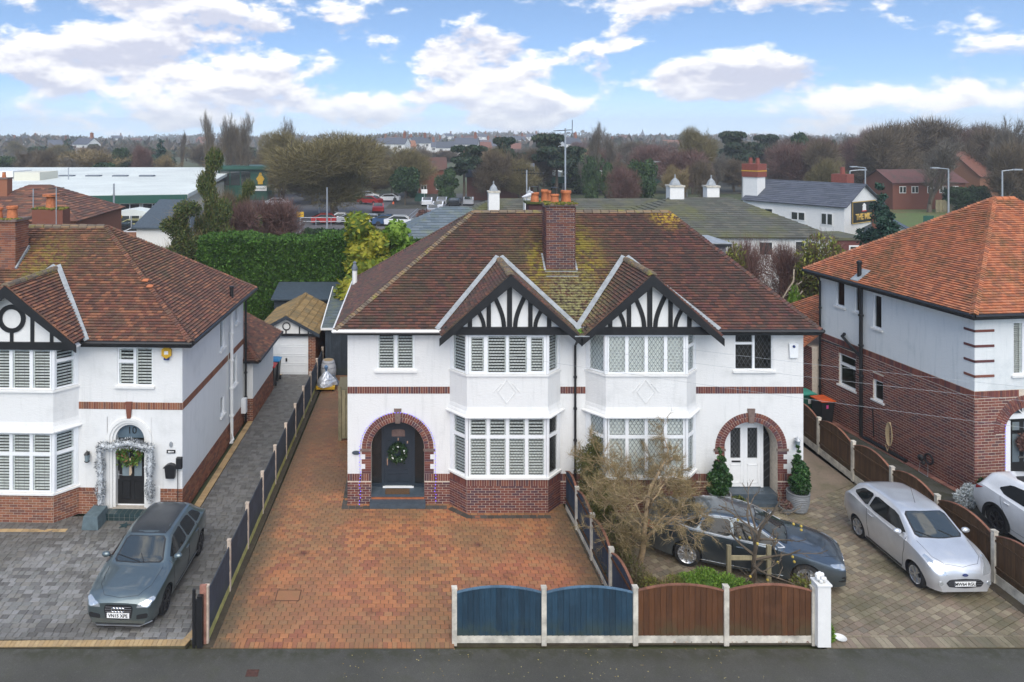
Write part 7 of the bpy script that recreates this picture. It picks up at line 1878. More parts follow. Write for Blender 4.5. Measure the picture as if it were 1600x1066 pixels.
# ---- main hedge
def hedge(name, label, x0, x1, y0, y1, h, mat, n, size, seed=1, rag=.18, hv=None):
 r = np.random.default_rng(seed); t = thing(name, label, 'hedge', ((x0 + x1) / 2, (y0 + y1) / 2, 0)); hx_, hy = (x1 - x0) / 2, (y1 - y0) / 2
 hf = hv or (lambda x: 0)
 f = np.array([2 * hx_ * h, 2 * hx_ * 2 * hy, 2 * hy * h, 2 * hy * h]); f = f / f.sum(); w = r.choice(4, n, p=f); U, W = r.random(n), r.random(n)
 c = np.empty((n, 3)); nn = np.zeros((n, 3))
 for k in range(4):
  m_ = w == k; u, v = U[m_], W[m_]
  if k == 0: c[m_] = np.c_[-hx_ + 2 * hx_ * u, np.full(u.size, -hy), v * h]; nn[m_] = (0, -1, .25)
  elif k == 1: c[m_] = np.c_[-hx_ + 2 * hx_ * u, -hy + 2 * hy * v, np.full(u.size, h)]; nn[m_] = (0, -.1, 1)
  else: s = -1 if k == 2 else 1; c[m_] = np.c_[np.full(u.size, s * hx_), -hy + 2 * hy * u, v * h]; nn[m_] = (s, 0, .2)
 wob = np.sin(c[:, 0] * 2.1 + c[:, 2] * 1.3) * np.sin(c[:, 0] * .7 + 1 + c[:, 2] * 2.3) * .5 + np.sin(c[:, 0] * 5.3 + c[:, 2] * 4.1 + c[:, 1] * 3) * .3
 c += nn * (wob[:, None] * rag + r.normal(size=(n, 1)) * .05); c[:, 2] = np.maximum(c[:, 2], 0.05) + np.array([hf(x) for x in c[:, 0]]) * (c[:, 2] / h)
 a = nn * .7 + rnd_dirs(n, r) * .8; a[:, 2] += .2; a /= np.linalg.norm(a, axis=1, keepdims=True); b = np.cross(a, rnd_dirs(n, r)); b /= np.linalg.norm(b, axis=1, keepdims=True)
 s = size * (.5 + r.random((n, 1))); V = np.empty((n, 4, 3)); V[:, 0] = c - a * s * .5; V[:, 1] = c + b * s * .3; V[:, 2] = c + a * s * .6; V[:, 3] = c - b * s * .3
 objm('foliage', mesh_np('foliage', V.reshape(-1, 3), 4, mat), t)
 m = MB(); m.box(-hx_ + .12, hx_ - .12, -hy + .12, hy - .12, 0, h - .12); m.build('hedge_core', mat, t); return t
hedge('hedge', 'tall dense clipped green hedge behind the garage and sheds', -12.6, 1.5, 43.8, 46.6, 5.3, MT['hedge'], 75000, .14, 2, .13, lambda x: .10 * math.sin(x * .8) + .07 * math.sin(x * 2.3))
# ================================================================ BEYOND THE GARDENS
def gx(px, Y): return (px - CX) * Y / FPX
def zz(py, Y): return CAM_H - (py - CY) * Y / FPX
m = MB(); m.slab([(-30, 74), (19, 74), (22, 150), (-34, 150)], -.1, -.03); tag(m.build('car_park', MT['asphalt_far']), kind='structure')
m = MB(); m.slab([(-48, 66), (-30, 66), (-27, 96), (-46, 92)], -.1, -.02); tag(m.build('car_park', MT['asphalt_far']), kind='structure')
m = MB(); m.slab([(62, 78), (140, 70), (150, 150), (66, 130)], -.1, .02); tag(m.build('grass_verge', MT['grass_leaves']), kind='structure')
m = MB(); m.slab([(-4, 118), (3, 118), (8, 160), (-1, 160)], -.1, -.012); tag(m.build('road', MT['tarmac']), kind='structure')
m = MB(); m.slab([(62, 150), (78, 150), (130, 420), (118, 420)], -.1, -.01); tag(m.build('road', MT['tarmac']), kind='structure')
def gabled(name, label, x, y, rz, w, d, h, rh, roof, wall, wins=(), hip=0, cat='house', chim=(), group=None, over=.3, tiles=0):
 """w along local x, eaves front and back; wins rows (x, z, w, h) on the front"""
 t = thing(name, label, cat, (x, y, 0), rz, group); a, b = w / 2, d / 2
 m = MB(); m.box(-a, a, -b, b, -.2, h)
 if not hip:
  for s in (-1, 1): m.face([(s * a, -b, h), (s * a, b, h), (s * a, 0, h + rh)])
 m.build('wall', MT[wall], t); o = over; k = rh / b; e = h - o * k; hp = hip
 A, B, C, D = (-a - o, -b - o, e), (a + o, -b - o, e), (a + o, b + o, e), (-a - o, b + o, e); P, Q = (-a - o + hp, 0, h + rh), (a + o - hp, 0, h + rh)
 if tiles:
  roof_slope(t, [A, B, Q, P], MT[roof], du=tiles, dv=tiles * .6, lift=.03, name='roof'); roof_slope(t, [C, D, P, Q], MT[roof], du=1, dv=.6, name='roof')
  if hip: roof_slope(t, [B, C, Q], MT[roof], du=tiles, dv=tiles * .6, name='roof'); roof_slope(t, [D, A, P], MT[roof], du=tiles, dv=tiles * .6, name='roof')
 else:
  m = MB()
  for f in ([A, B, Q, P], [C, D, P, Q]) + (([B, C, Q], [D, A, P]) if hip else ()): 
   up_ = [Vector(v) + Vector((0, 0, .12)) for v in f]; m.face(up_); m.face([Vector(v) for v in f][::-1])
   for i in range(len(f)): j = (i + 1) % len(f); m.face([f[i], f[j], up_[j], up_[i]])
  m.build('roof', MT[roof], t)
 for (wx, wz, ww, wh) in wins:
  m = MB(); m.box(wx - ww / 2, wx + ww / 2, -b - .06, -b - .002, wz, wz + wh); f = m.build('window', MT['white'], t)
  m = MB(); n = 2 if ww > 1 else 1
  for q in range(n): m.box(wx - ww / 2 + .08 + q * ww / n, wx - ww / 2 - .06 + (q + 1) * ww / n, -b - .075, -b - .061, wz + .1, wz + wh - .1)
  m.build('pane', MT['car_glass'], f, split=True)
 for (cx1, cy1, cw, ch_, cm) in chim:
  m = MB(); m.box(cx1 - cw / 2, cx1 + cw / 2, cy1 - cw / 2, cy1 + cw / 2, h, ch_); c = m.build('chimney', MT[cm], t)
  m = MB(); m.box(cx1 - cw / 2 - .06, cx1 + cw / 2 + .06, cy1 - cw / 2 - .06, cy1 + cw / 2 + .06, ch_ + .001, ch_ + .12); m.build('chimney_cap', MT['stone' if cm != 'white' else 'concrete'], c)
  m = MB()
  if cm == 'white': m.lathe([(cw * .42, ch_ + .13), (cw * .28, ch_ + .42), (.05, ch_ + .62), (.04, ch_ + .85)], (cx1, cy1, 0), 8); m.build('chimney_cowl', MT['lead'], c)
  else: m.lathe([(.17, ch_ + .12), (.13, ch_ + .5), (.16, ch_ + .55), (.1, ch_ + .56)], (cx1, cy1, 0), 9); m.build('chimney_pot', MT['pot'], c)
 return t
gabled('slate_roofed_house', 'low house with a blue grey slate hipped roof just left behind the central roof', gx(712, 45.5), 47.5, 0, 8.4, 8, 4.9, 2.0, 'slate_roof', 'brick_red', hip=3.6, tiles=.5)
gabled('mossy_roofed_house', 'long mossy slate roofed block directly behind the central chimney', gx(905, 55), 57, 0, 20.5, 8, 4.6, 2.05, 'slate_green', 'white', hip=4.2, tiles=.5, chim=((-6.4, -2.0, .8, 7.3, 'white'), (-3.8, -2.5, .8, 6.9, 'white')))
gabled('mossy_roofed_house', 'white block with mossy slate roof and two white chimneys right behind the central pair', gx(1100, 50), 50.5, R(-3), 12.6, 9.5, 5.35, 1.9, 'slate_green', 'white', hip=4.5, tiles=.5,
       wins=((2.3, 4.05, .9, .95), (4.7, 4.15, 1.3, .9), (-1.5, 4.1, .9, .9)), chim=((-1.7, .2, .95, 8.0, 'white'), (1.2, 1.5, .85, 7.9, 'white')))
S = gabled('brown_roofed_house', 'red brown hipped house with two stacks and aerials behind the left house', gx(62, 62), 62, R(4), 10, 11, 5.1, 2.3, 'tile_left', 'brick_orange', hip=4.4, tiles=.5, chim=((-2.2, -1.5, .9, 8.0, 'brick_orange'),))
t = thing('chimney_stack', 'brick chimney stack with a mossy cap and terracotta pot behind the left roof ridge', 'chimney', (gx(80, 46), 46, 0)); m = MB(); m.box(-.95, .95, -.5, .5, 0, zz(327, 46)); m.build('stack', MT['brick_orange'], t); m = MB(); m.lathe([(.32, zz(327, 46) + .1), (.26, zz(327, 46) + .75), (.5, zz(327, 46) + .8), (.5, zz(327, 46) + .95)], n=10); m.build('chimney_pot', MT['pot'], t)
m = MB()
for k in range(70): m.ball((random.uniform(-1, 1), random.uniform(-.5, .5), zz(327, 46) + .05), (.12, .1, .09), 6, 4)
m.build('moss', MT['moss'], t, 'stuff')
gabled('black_roofed_building', 'small white building with a black roof beside the ivy covered tree', gx(262, 62), 64, R(-6), 4.6, 5, 4.0, 1.9, 'slate', 'white', hip=1.2)
gabled('white_gabled_cottage', 'small white gabled cottage with an orange pot peeping over the right roof', gx(1415, 66), 68, R(62), 5, 3.6, 2.7, 1.1, 'slate', 'white', chim=((-1.5, 1.2, .8, 5.0, 'brick_chimney'),))
gabled('brick_house', 'red brick house with white windows between the pines beyond the car park', gx(675, 150), 152, 0, 5.5, 6, 5.0, 2.2, 'tile', 'brick_orange', wins=((-1.6, 3.2, 1.1, 1.1), (-1.7, .6, 1.2, 1.2), (1.4, .8, 1.2, 1.2)))
gabled('brick_terrace', 'long red brick terrace with white windows behind the bare trees at the right', gx(1440, 118), 120, R(3), 12, 7, 4.3, 1.8, 'tile', 'brick_orange', wins=tuple((x, 2.6, 1.1, 1.1) for x in (-4.4, -2.4, .2, 2.2, 4.2)))
gabled('brick_house', 'tall orange red brick house among trees near the right edge', gx(1530, 135), 138, R(25), 9, 9, 4.5, 4.2, 'tile_left', 'brick_orange')
gabled('brick_house', 'pale red gabled house high among the brown trees at the right', gx(1350, 260), 262, R(20), 10, 8, 7, 4, 'tile_left', 'brick_orange', wins=((-2, 6, 1.6, 1.6), (2.4, 6, 1.6, 1.6)))
gabled('slate_house', 'house with a pale slate roof beside the dark pine', gx(785, 135), 138, R(-8), 12, 9, 4.3, 2.2, 'slate_blue', 'brick_red')
PB = gabled('public_house', 'white public house with dark slate roof, tall white chimney and a black name board', 41.5, 76.1, R(-56), 10, 7.2, 4.95, 1.9, 'slate_blue', 'white', over=.35, wins=((-2.9, 3.2, 1.8, .9), (.6, 3.1, 1.4, .9), (3.4, 2.9, 1.1, 1.2)), tiles=.6)
m = MB(); m.box(-5.6, -4.0, -3.1, -1.6, 0, 8.4); c = m.build('chimney', MT['white'], PB)
m = MB(); m.box(-5.7, -3.9, -3.2, -1.5, 7.2, 8.6); m.build('red_chimney_top', MT['redbrick'], c); m = MB(); m.box(-5.72, -3.88, -3.22, -1.48, 7.8, 7.9); m.build('band', MT['yellow'], c)
for x in (-5.2, -4.4): m = MB(); m.lathe([(.22, 8.6), (.18, 9.2), (.22, 9.25)], (x, -2.35, 0), 9); m.build('chimney_pot', MT['redbrick'], c)
m = MB(); m.box(1.8, 3.2, .6, 2.0, 5, 7.6); c = m.build('chimney', MT['white'], PB); m = MB(); m.box(1.75, 3.25, .55, 2.05, 6.6, 7.7); m.build('red_chimney_top', MT['redbrick'], c); m = MB(); m.lathe([(.25, 7.7), (.2, 8.4)], (2.5, 1.3, 0), 9); m.build('chimney_pot', MT['redbrick'], c)
T = Matrix.Translation((5.01, 0, 0)) @ Matrix.Rotation(PI / 2, 4, 'Z'); m = MB(T); m.box(-2.3, 2.3, -.12, -.01, 3.1, 5.2); sb = m.build('sign_board', MT['black'], PB)
m = MB(T)
for q in ((-2.3, 2.3, 3.1, 3.16), (-2.3, 2.3, 5.14, 5.2), (-2.3, -2.24, 3.16, 5.14), (2.24, 2.3, 3.16, 5.14)): m.box(q[0], q[1], -.14, -.121, q[2], q[3])
m.build('gold_border', MT['gold_paint'], sb); text_mesh('THE MILL', .82, MT['gold_paint'], sb, T @ Matrix.Translation((0, -.14, 3.68)), 'lettering', .02, bold=.02)
m = MB(T); m.prism([(-.35, 4.3), (.35, 4.3), (.28, 4.75), (-.28, 4.75)], -.16, -.121); m.prism([(-.42, 4.76), (.42, 4.76), (0, 5.0)], -.16, -.121); m.build('mill_emblem', MT['white'], sb, split=True); m = MB(T); m.prism([(-.5, 4.2), (.5, 4.2), (.4, 4.29), (-.4, 4.29)], -.16, -.121); m.build('emblem_base', MT['red_pl'], sb)
for x, y, w_, d_, h_ in ((gx(1197, 66), 66, 5.0, 4, 3.6), (gx(1288, 60), 60, 4.6, 4, 3.3)):
 t = thing('brick_outhouse', ('flat roofed brick outhouse left of the white public house' if w_ == 5.0 else 'flat roofed brick outhouse with a small window in front of the public house'), 'outbuilding', (x, y, 0)); m = MB(); m.box(-w_ / 2, w_ / 2, -d_ / 2, d_ / 2, 0, h_); m.build('wall', MT['brick_dark'], t)
 m = MB(); m.box(-w_ / 2 - .1, w_ / 2 + .1, -d_ / 2 - .1, d_ / 2 + .1, h_ + .001, h_ + .2); m.build('roof', MT['slate_green'], t); m = MB(); m.box(.8, 1.8, -d_ / 2 - .05, -d_ / 2 - .001, h_ - 1.6, h_ - .4); f = m.build('window', MT['white'], t); m = MB(); m.box(.9, 1.7, -d_ / 2 - .07, -d_ / 2 - .051, h_ - 1.5, h_ - .5); m.build('pane', MT['car_glass'], f)
SP = thing('supermarket', 'wide supermarket with a pale corrugated roof and dark green fascia beyond the left houses', 'supermarket', (0, 0, 0))
m = MB(); rp = [(-112, 80), (-28.9, 95), (-36, 152), (-170, 152)]; m.slab(rp, 0, 3.5); m.build('wall', MT['creamwall'], SP)
m = MB(); v = [(-113, 79, 4.15), (-28.4, 94.3, 4.15), (-35.5, 153, 5.2), (-172, 153, 5.2)]; m.hexa([(x, y, z - .5) for x, y, z in v] + v); m.build('roof', MT['roofwhite'], SP)
ux, uy_ = (83.1, 15) ; Lf = math.hypot(ux, uy_); TSp = frame((-112, 80, 0), (ux, uy_))
m = MB(TSp); m.box(0, Lf + .3, -1.2, -.75, 3.1, 4.1); m.build('fascia', MT['green_pl'], SP)
m = MB(TSp)
for k in range(30): m.box(k * 2.8, k * 2.8 + .12, -.9, .8, 4.16, 4.22) if k % 3 == 0 else None
m.build('roof_rib', MT['creamwall'], SP, 'stuff')
for k in range(12):
 u = Lf - 2.6 - k * 2.75; m = MB(TSp); m.box(u, u + 2.5, -.08, -.01, .3, 3.05); f = m.build('window', MT['white'], SP)
 for q in range(2): m = MB(TSp); m.box(u + .12 + q * 1.2, u + 1.18 + q * 1.2, -.1, -.081, .5, 2.9); m.build('pane', MT['bluepane'] if k > 9 else MT['car_glass'], f)
for (x0, x1, y0, h_, mt) in ((gx(0, 118) - 6, gx(20, 118), 118, 6.0, 'white'), (gx(22, 116), gx(62, 116), 116, 5.9, 'creamwall')): m = MB(); m.box(x0, x1, y0, y0 + 6, 4.4, h_); m.build('plant_room', MT[mt], SP)
for k in range(5): x = gx(60 + 42 * k, 125); m = MB(); m.box(x - 1.2, x + 1.2, 125, 126.2, 4.6, 5.0); m.build('roof_vent', MT['canvas_dark'], SP)
E = thing('glazed_entrance', 'green framed glazed supermarket entrance with a yellow emblem', 'entrance block', (gx(380, 134), 134, 0))
m = MB(); m.box(-4.6, 4.4, 0, 7, 0, 5.6); m.build('wall', MT['green_pl'], E); m = MB(); m.box(-5.1, 4.9, -.8, 7.3, 5.61, 6.2); m.build('roof', MT['green_pl'], E)
for k in range(3): m = MB(); m.box(-4.2 + k * 1.9, -2.5 + k * 1.9, -.05, -.001, 2.7, 5.2); m.build('pane', MT['car_glass'], E)
m = MB(); m.box(-6.4, -4.9, -.6, .2, 2.6, 5.2); m.build('white_panel', MT['white'], E); m = MB(); m.prism([(2.7, 2.9), (3.6, 2.9), (3.6, 3.4), (3.9, 3.9), (3.5, 4.4), (3.3, 5.0), (3.0, 5.0), (2.8, 4.4), (2.4, 3.9), (2.7, 3.4)], -.2, -.06); m.build('yellow_emblem', MT['yellow'], E)
m = MB(); m.box(1.9, 4.3, -.25, -.06, 1.7, 2.6); nb = m.build('name_board', MT['white'], E); text_mesh('Morrisons', .5, MT['green_pl'], nb, frame((3.1, -.27, 2.15), (1, 0)), 'lettering', .01)
PS = thing('filling_station', 'long low filling station canopy with a dark green name band beyond the centre', 'canopy', (gx(930, 150), 150, 0))
m = MB(); m.box(-7, 17, 0, 9, 3.3, 4.3); m.build('canopy_roof', MT['roofwhite'], PS); m = MB(); m.box(-9, 19, -.3, -.01, 2.1, 3.4); nb = m.build('name_band', MT['green_pl'], PS); text_mesh('Morrisons', 1.2, MT['white'], nb, frame((1.4, -.34, 2.75), (1, 0)), 'lettering', .02, bold=.02)
for x in (-6, 5, 16): m = MB(); m.box(x, x + .4, 3, 3.4, 0, 3.3); m.build('column', MT['steel'], PS)
t = thing('trolley_shelter', 'small clear domed trolley shelter in front of the supermarket windows', 'shelter', (gx(212, 84), 84, 0)); m = MB(); m.prism([(-2.2, 2.6), (2.2, 2.6), (1.6, 3.1), (0, 3.35), (-1.6, 3.1)], -1.4, 1.4); m.build('roof', MT['roofwhite'], t)
m = MB(); 
for x in (-2.1, 0, 2.1): m.box(x - .05, x + .05, -1.35, -1.25, 0, 2.6)
m.build('frame', MT['steel'], t, 'stuff'); m = MB(); m.box(-2.0, 2.0, -1.3, -1.28, .3, 2.5); m.build('pane', MT['glass'], t)
t = thing('brick_wall', 'low red brick wall below the trolley shelter', 'wall', (gx(200, 82), 80, 0)); m = MB(); m.box(-3, 3.2, -.12, .12, 0, 1.1); m.build('wall', MT['brick_orange'], t)
t = thing('crossing_beacon', 'striped crossing beacon with a yellow globe above the left roof ridge', 'beacon', (gx(188, 76), 76, 0)); m = MB(); m.tube([(0, 0, 0), (0, 0, 3.0)], .07, 6); m.build('pole', MT['white'], t); m = MB(); m.ball((0, 0, 3.2), .22, 8, 6); m.build('globe', MT['yellow'], t)
for px, Y, tp, s, lb in ((1482, 88, 264, -1, 'tall lamp post rising behind the orange roof left of another lamp'), (1566, 80, 267, 1, 'tall blue grey lamp post at the far right over the orange roof'), (511, 82, 293, 0, 'thin grey lamp post in front of the big bushy bare tree'), (1249, 150, 246, -1, 'left of the paired tall lamp posts behind the public house'),
                         (1252.5, 146, 247, 1, 'right of the paired tall lamp posts behind the public house'), (1288, 160, 244, 0, 'plain tall lamp post beside the short red topped chimney'), (1306, 165, 242, 1, 'twin lamp post tall against the brown wood'), (1160, 140, 262, 1, 'lamp post just left of the tall white pub chimney'),
                         (1191, 150, 265, 1, 'lamp post rising behind the public house roof'), (1008, 150, 253, 1, 'left of two lamp posts beside the filling station'), (1016, 145, 254, 1, 'right of two lamp posts beside the filling station'), (1060, 140, 254, 1, 'lamp post by the filling station road near the tall twiggy tree'), (1073, 135, 250, -1, 'lamp post with double arms above the white chimney'),
                         (1328, 95, 267, 1, 'short lamp post over the pub gable'), (178, 74, 287, 0, 'thin dark pole in front of the supermarket windows'), (107, 118, 262, 0, 'dark pole standing against the supermarket roof'), (499, 105, 300, 1, 'curved arm lamp near the car park trees'), (1352, 100, 262, -1, 'lamp post with glowing head above the pub sign')):
 t = thing('lamp_post', lb, 'lamp post', (gx(px, Y), Y, 0)); h = zz(tp, Y); m = MB(); m.tube([(0, 0, 0), (0, 0, h * .5), (0, 0, h)], [.14, .10, .08], 6); m.build('pole', MT['steel'], t)
 if s: m = MB(); m.tube([(0, 0, h - .02), (s * 1.4, 0, h + .12)], .06, 5); m.box(min(s * 1.2, s * 2.1), max(s * 1.2, s * 2.1), -.15, .15, h + .05, h + .2); m.build('lamp_arm', MT['steel'], t)
for px, Y, tp in ((52, 46, 295), (88, 45.5, 293)): t = thing('television_aerial', f'aerial pole {"left" if px < 60 else "right"} of the terracotta pot behind the left roof', 'aerial', (gx(px, Y), Y, 0)); m = MB(); m.tube([(0, 0, 3), (0, 0, zz(tp, Y))], .035, 5); m.build('mast', MT['steel'], t); m = MB(); m.tube([(-.5, 0, zz(tp, Y) - .1), (.5, 0, zz(tp, Y))], .02, 4); m.tube([(-.3, 0, zz(tp, Y) - .5), (.6, 0, zz(tp, Y) - .45)], .02, 4); m.build('antenna', MT['blackmatt'], t, 'stuff')
t = thing('television_aerial', 'aerial mast with long comb antennas on the rear chimney left of the central stack', 'aerial', (gx(823, 31), 31, 0)); m = MB(); m.tube([(0, 0, 7), (0, 0, zz(266, 31))], .03, 5); m.build('mast', MT['steel'], t)
m = MB()
for z, a, b in ((zz(266, 31), -.6, .3), (zz(271, 31), -.2, .7)):
 m.tube([(a, 0, z), (b, 0, z)], .015, 4)
 for k in range(8): x = a + (b - a) * k / 7; m.tube([(x, -.12, z - .06), (x, .12, z + .06)], .012, 4)
m.build('antenna', MT['blackmatt'], t, 'stuff')
t = thing('chimney_stack', 'rear brick stack with caged terracotta pots left of the central chimney', 'chimney', (gx(843, 28.2), 28.2, 0)); m = MB(); m.box(-.42, .42, 0, .7, 6.5, 8.85); m.build('stack', MT['brick_chimney'], t); m = MB(); m.box(-.5, .5, -.08, .78, 8.851, 8.93); cp3 = m.build('chimney_cap', MT['moss'], t)
chpot(-.15, .2, .16, .36, True, z=8.93, par=t); chpot(.25, .3, .14, .46, z=8.93, par=t); chpot(.42, .5, .14, .40, z=8.93, par=t)
def far_car_meshes(mt):
 m = MB(); pr = [(-2.1, .3), (2.1, .3), (2.15, .65), (1.9, .82), (1.2, .92), (.6, 1.35), (-.9, 1.42), (-1.8, 1.0), (-2.15, .9)]; a = [m.P((x, -.85, z)) for x, z in pr]; b = [m.P((x, .85, z)) for x, z in pr]; m.f += [a[::-1], b] + [[a[k], a[(k + 1) % 9], b[(k + 1) % 9], b[k]] for k in range(9)]
 g = MB()
 for s in (-1, 1): g.face([(1.05, s * .86, .93), (.55, s * .86, 1.30), (-.85, s * .86, 1.36), (-1.6, s * .86, 1.0)])
 g.face([(1.22, -.7, .95), (1.22, .7, .95), (.64, .62, 1.35), (.64, -.62, 1.35)]); g.face([(-1.78, -.7, 1.06), (-1.78, .7, 1.06), (-.98, .62, 1.44), (-.98, -.62, 1.44)])
 w = MB()
 for x in (-1.3, 1.3):
  for s in (-1, 1): w.T = Matrix.Translation((x, s * .8, .32)) @ Matrix.Rotation(PI / 2, 4, 'X'); w.lathe([(.32, -.1), (.32, .1)], n=10)
 return [('body', m.mesh('body', mt)), ('windows', g.mesh('windows', MT['car_glass'])), ('wheels', w.mesh('wheels', MT['tyre']))]
CM = {k: far_car_meshes(v) for k, v in dict(red=paint('red_paint', (.42, .02, .02), .1), white=paint('white_paint', (.75, .76, .78), 0), black=paint('black_paint', (.02, .022, .025), .2), silver=silver, blue=paint('blue_paint', (.04, .10, .22), .3), yellow=paint('pale_yellow_paint', (.60, .52, .22), .1)).items()}
for px, py, rz, c, lb in ((591, 331, 92, 'red', 'red car seen from behind on the road through the car park'), (578, 319, 150, 'red', 'dark red car turning at the top of the car park road'), (607, 315, 170, 'white', 'white car crossing beyond the red car'), (512, 350, 5, 'red', 'bright red car in the nearest bay by the lamp post'), (535, 348, 20, 'white', 'white hatchback beside the bright red car'),
                         (711, 322, 80, 'black', 'dark car facing the camera in the far bays'), (732, 320, 85, 'silver', 'grey car right of the dark facing car'), (692, 320, 80, 'silver', 'pale mauve car left of the dark facing car'), (606, 352, 5, 'blue', 'blue grey car low in the row behind the slate roof'), (583, 351, 0, 'silver', 'silver car in the near row left of the blue grey car'), (626, 353, 0, 'white', 'pale car at the right end of the near row'),
                         (686, 328, 80, 'white', 'white car in the second row of the far bays'), (668, 321, 85, 'white', 'first white car right of the bushes in the far bays'), (676, 334, 90, 'silver', 'silver car parked nearest the bare hedge'), (563, 311, 10, 'silver', 'silver estate car left at the far end of the car park'), (575, 310, 0, 'white', 'white car by the yellow barrier'), (432, 301, 10, 'white', 'white pickup like vehicle beside the green entrance'), (435, 322, 5, 'silver', 'silver car below the entrance block'), (552, 350, 0, 'silver', 'grey car next along from the white hatchback'),
                         (193, 367, 8, 'black', 'black car in the court behind the left ridge'), (213, 360, 5, 'yellow', 'pale yellow car behind the black car'), (222, 373, 10, 'white', 'white car nearest in the court behind the left ridge'), (1122, 268, 80, 'white', 'distant white car on the far road by the cedars')):
 Y = (CAM_H) * FPX / (py - CY); place('parked_car', lb, 'car', (gx(px, Y), Y, 0), CM[c], R(rz))
t = thing('guard_rail', 'long grey guard rail along the car park in front of the bushy tree', 'railing', (gx(470, 95), 95, 0)); m = MB(); L = gx(575, 95) - gx(470, 95) + 5
for z in (.55, 1.05): m.tube([(0, 0, z), (L, 0, z), (L + 1.5, 12, z)], .05, 4)
m.build('rail', MT['steel'], t, split=True)
for k in range(8): m = MB(); m.tube([(k * L / 7, 0, 0), (k * L / 7, 0, 1.1)], .05, 4); m.build('post', MT['steel'], t)
t = thing('board_fence', 'pale weathered board fence below the green shrubs at the right horizon', 'fence', (gx(1462, 112), 112, 0))
for k in range(17): m = MB(); m.box(k * .55, k * .55 + .5, 0, .06, 0, 1.9); m.build('board', MT['fence_old'], t)
t = thing('person', 'person in dark clothes walking on the car park road carrying an orange bag', 'person', (gx(617, 121), 121, 0)); me = bpy.data.meshes.new('body')
vs = [(0, 0, .92), (0, 0, 1.15), (0, 0, 1.42), (0, 0, 1.55), (0, -.02, 1.68), (.1, 0, .88), (.13, -.18, .48), (.13, -.22, .05), (-.1, 0, .88), (-.12, .12, .5), (-.12, .3, .1), (.2, 0, 1.4), (.27, .02, 1.12), (.28, -.1, .88), (-.2, 0, 1.4), (-.27, .02, 1.12), (-.28, -.08, .88)]
me.from_pydata(vs, [(0, 1), (1, 2), (2, 3), (3, 4), (0, 5), (5, 6), (6, 7), (0, 8), (8, 9), (9, 10), (2, 11), (11, 12), (12, 13), (2, 14), (14, 15), (15, 16)], []); me.materials.append(MT['blackmatt']); o = objm('body', me, t); sk = o.modifiers.new('s', 'SKIN')
for v, r_ in zip(me.skin_vertices[0].data if me.skin_vertices else [], (.15, .15, .16, .06, .11, .1, .07, .05, .1, .07, .05, .07, .05, .04, .07, .05, .04)): v.radius = (r_, r_ * .8)
if me.skin_vertices: me.skin_vertices[0].data[0].use_root = True
o.modifiers.new('b', 'SUBSURF').levels = 1
t = thing('carrier_bag', 'orange bag carried by the walker in the car park', 'bag', (gx(614.5, 121), 120.9, .45)); m = MB(); m.hexa([(-.16, -.08, 0), (.16, -.08, 0), (.16, .08, 0), (-.16, .08, 0), (-.12, -.02, .4), (.12, -.02, .4), (.12, .02, .4), (-.12, .02, .4)]); m.build('bag', MT['orange_lid'], t)
for px, Y, tp, w_, mt, lb in ((1450, 78, 337, 1.1, 'green_pl', 'dark green road sign on a post left of the orange roof'), (469, 88, 331, .9, 'yellow', 'small yellow sign in front of the guard rail'), (663, 125, 296, 1.0, 'white', 'white parking sign above the far bays'), (657, 126, 302, 2.0, 'green_pl', 'green board sign beside the white parking sign')):
 t = thing('road_sign', lb, 'sign', (gx(px, Y), Y, 0)); h = zz(tp, Y); m = MB(); m.tube([(0, 0, 0), (0, 0, h)], .06, 5); m.build('pole', MT['steel'], t); m = MB(); m.box(-w_ / 2, w_ / 2, -.1, -.061, h - w_ * .7, h); m.build('sign_plate', MT[mt], t)
# ---- trees beyond: prototypes 10 m tall, 5 m radius
r_ = np.random.default_rng(77)
def proto_twig(mat, seed, n, l, w, kind='round'):
 lm = lumps_round(seed, 5, 10, 16, .3, .8) if kind == 'round' else [(random.Random(seed + k).uniform(-1.5, 1.5), random.Random(seed * 3 + k).uniform(-1.5, 1.5), 4 + k * .75, 2.4 - k * .2, 2.4 - k * .2, 1.6) for k in range(8)]
 b, t_ = bare_meshes(seed, 10, 1.25 if kind == 'round' else .5, .30, MT['bark'], mat, levels=3, clear=.3, nch=(4, 5), wig=.15, twig_n=7, twig_l=1.5, twig_w=.07, len_ratio=.62, first=(7, 8), minr=.035)
 return [('trunk', b), ('twigs', t_), ('crown', twig_mass('crown', mat, lm, n, l, w, r_))]
def proto_leaf(mat, lm, n, size, core=.7, h=5, tr=.25):
 return [('trunk', trunk_mesh(h, tr, MT['bark'])), ('crown', leaf_mesh('crown', mat, lm, n, size, r_, .6)), ('crown_core', core_mesh(lm, mat, core))]
PT = dict(olive=proto_twig(MT['twig_olive'], 3, 30000, .75, .042), olive2=proto_twig(MT['twig_olive'], 9, 22000, .8, .045), brown=proto_twig(MT['twig_brown'], 4, 9000, 1.3, .07), brown2=proto_twig(MT['twig_brown'], 12, 8000, 1.4, .07), red=proto_twig(MT['twig_red'], 6, 9000, 1.2, .06), grey=proto_twig(MT['twig_grey'], 8, 5000, 1.5, .07), tan=proto_twig(MT['twig_tan'], 15, 9000, 1.1, .06))
b, t_ = bare_meshes(33, 10, .9, .22, MT['bark'], MT['twig_grey'], levels=4, clear=.2, nch=(3, 4), wig=.13, upb=.16, twig_n=4, twig_l=.8, twig_w=.035, len_ratio=.64, first=(8, 9), minr=.02, ang=(18, 45)); PT['open'] = [('trunk', b), ('twigs', t_)]
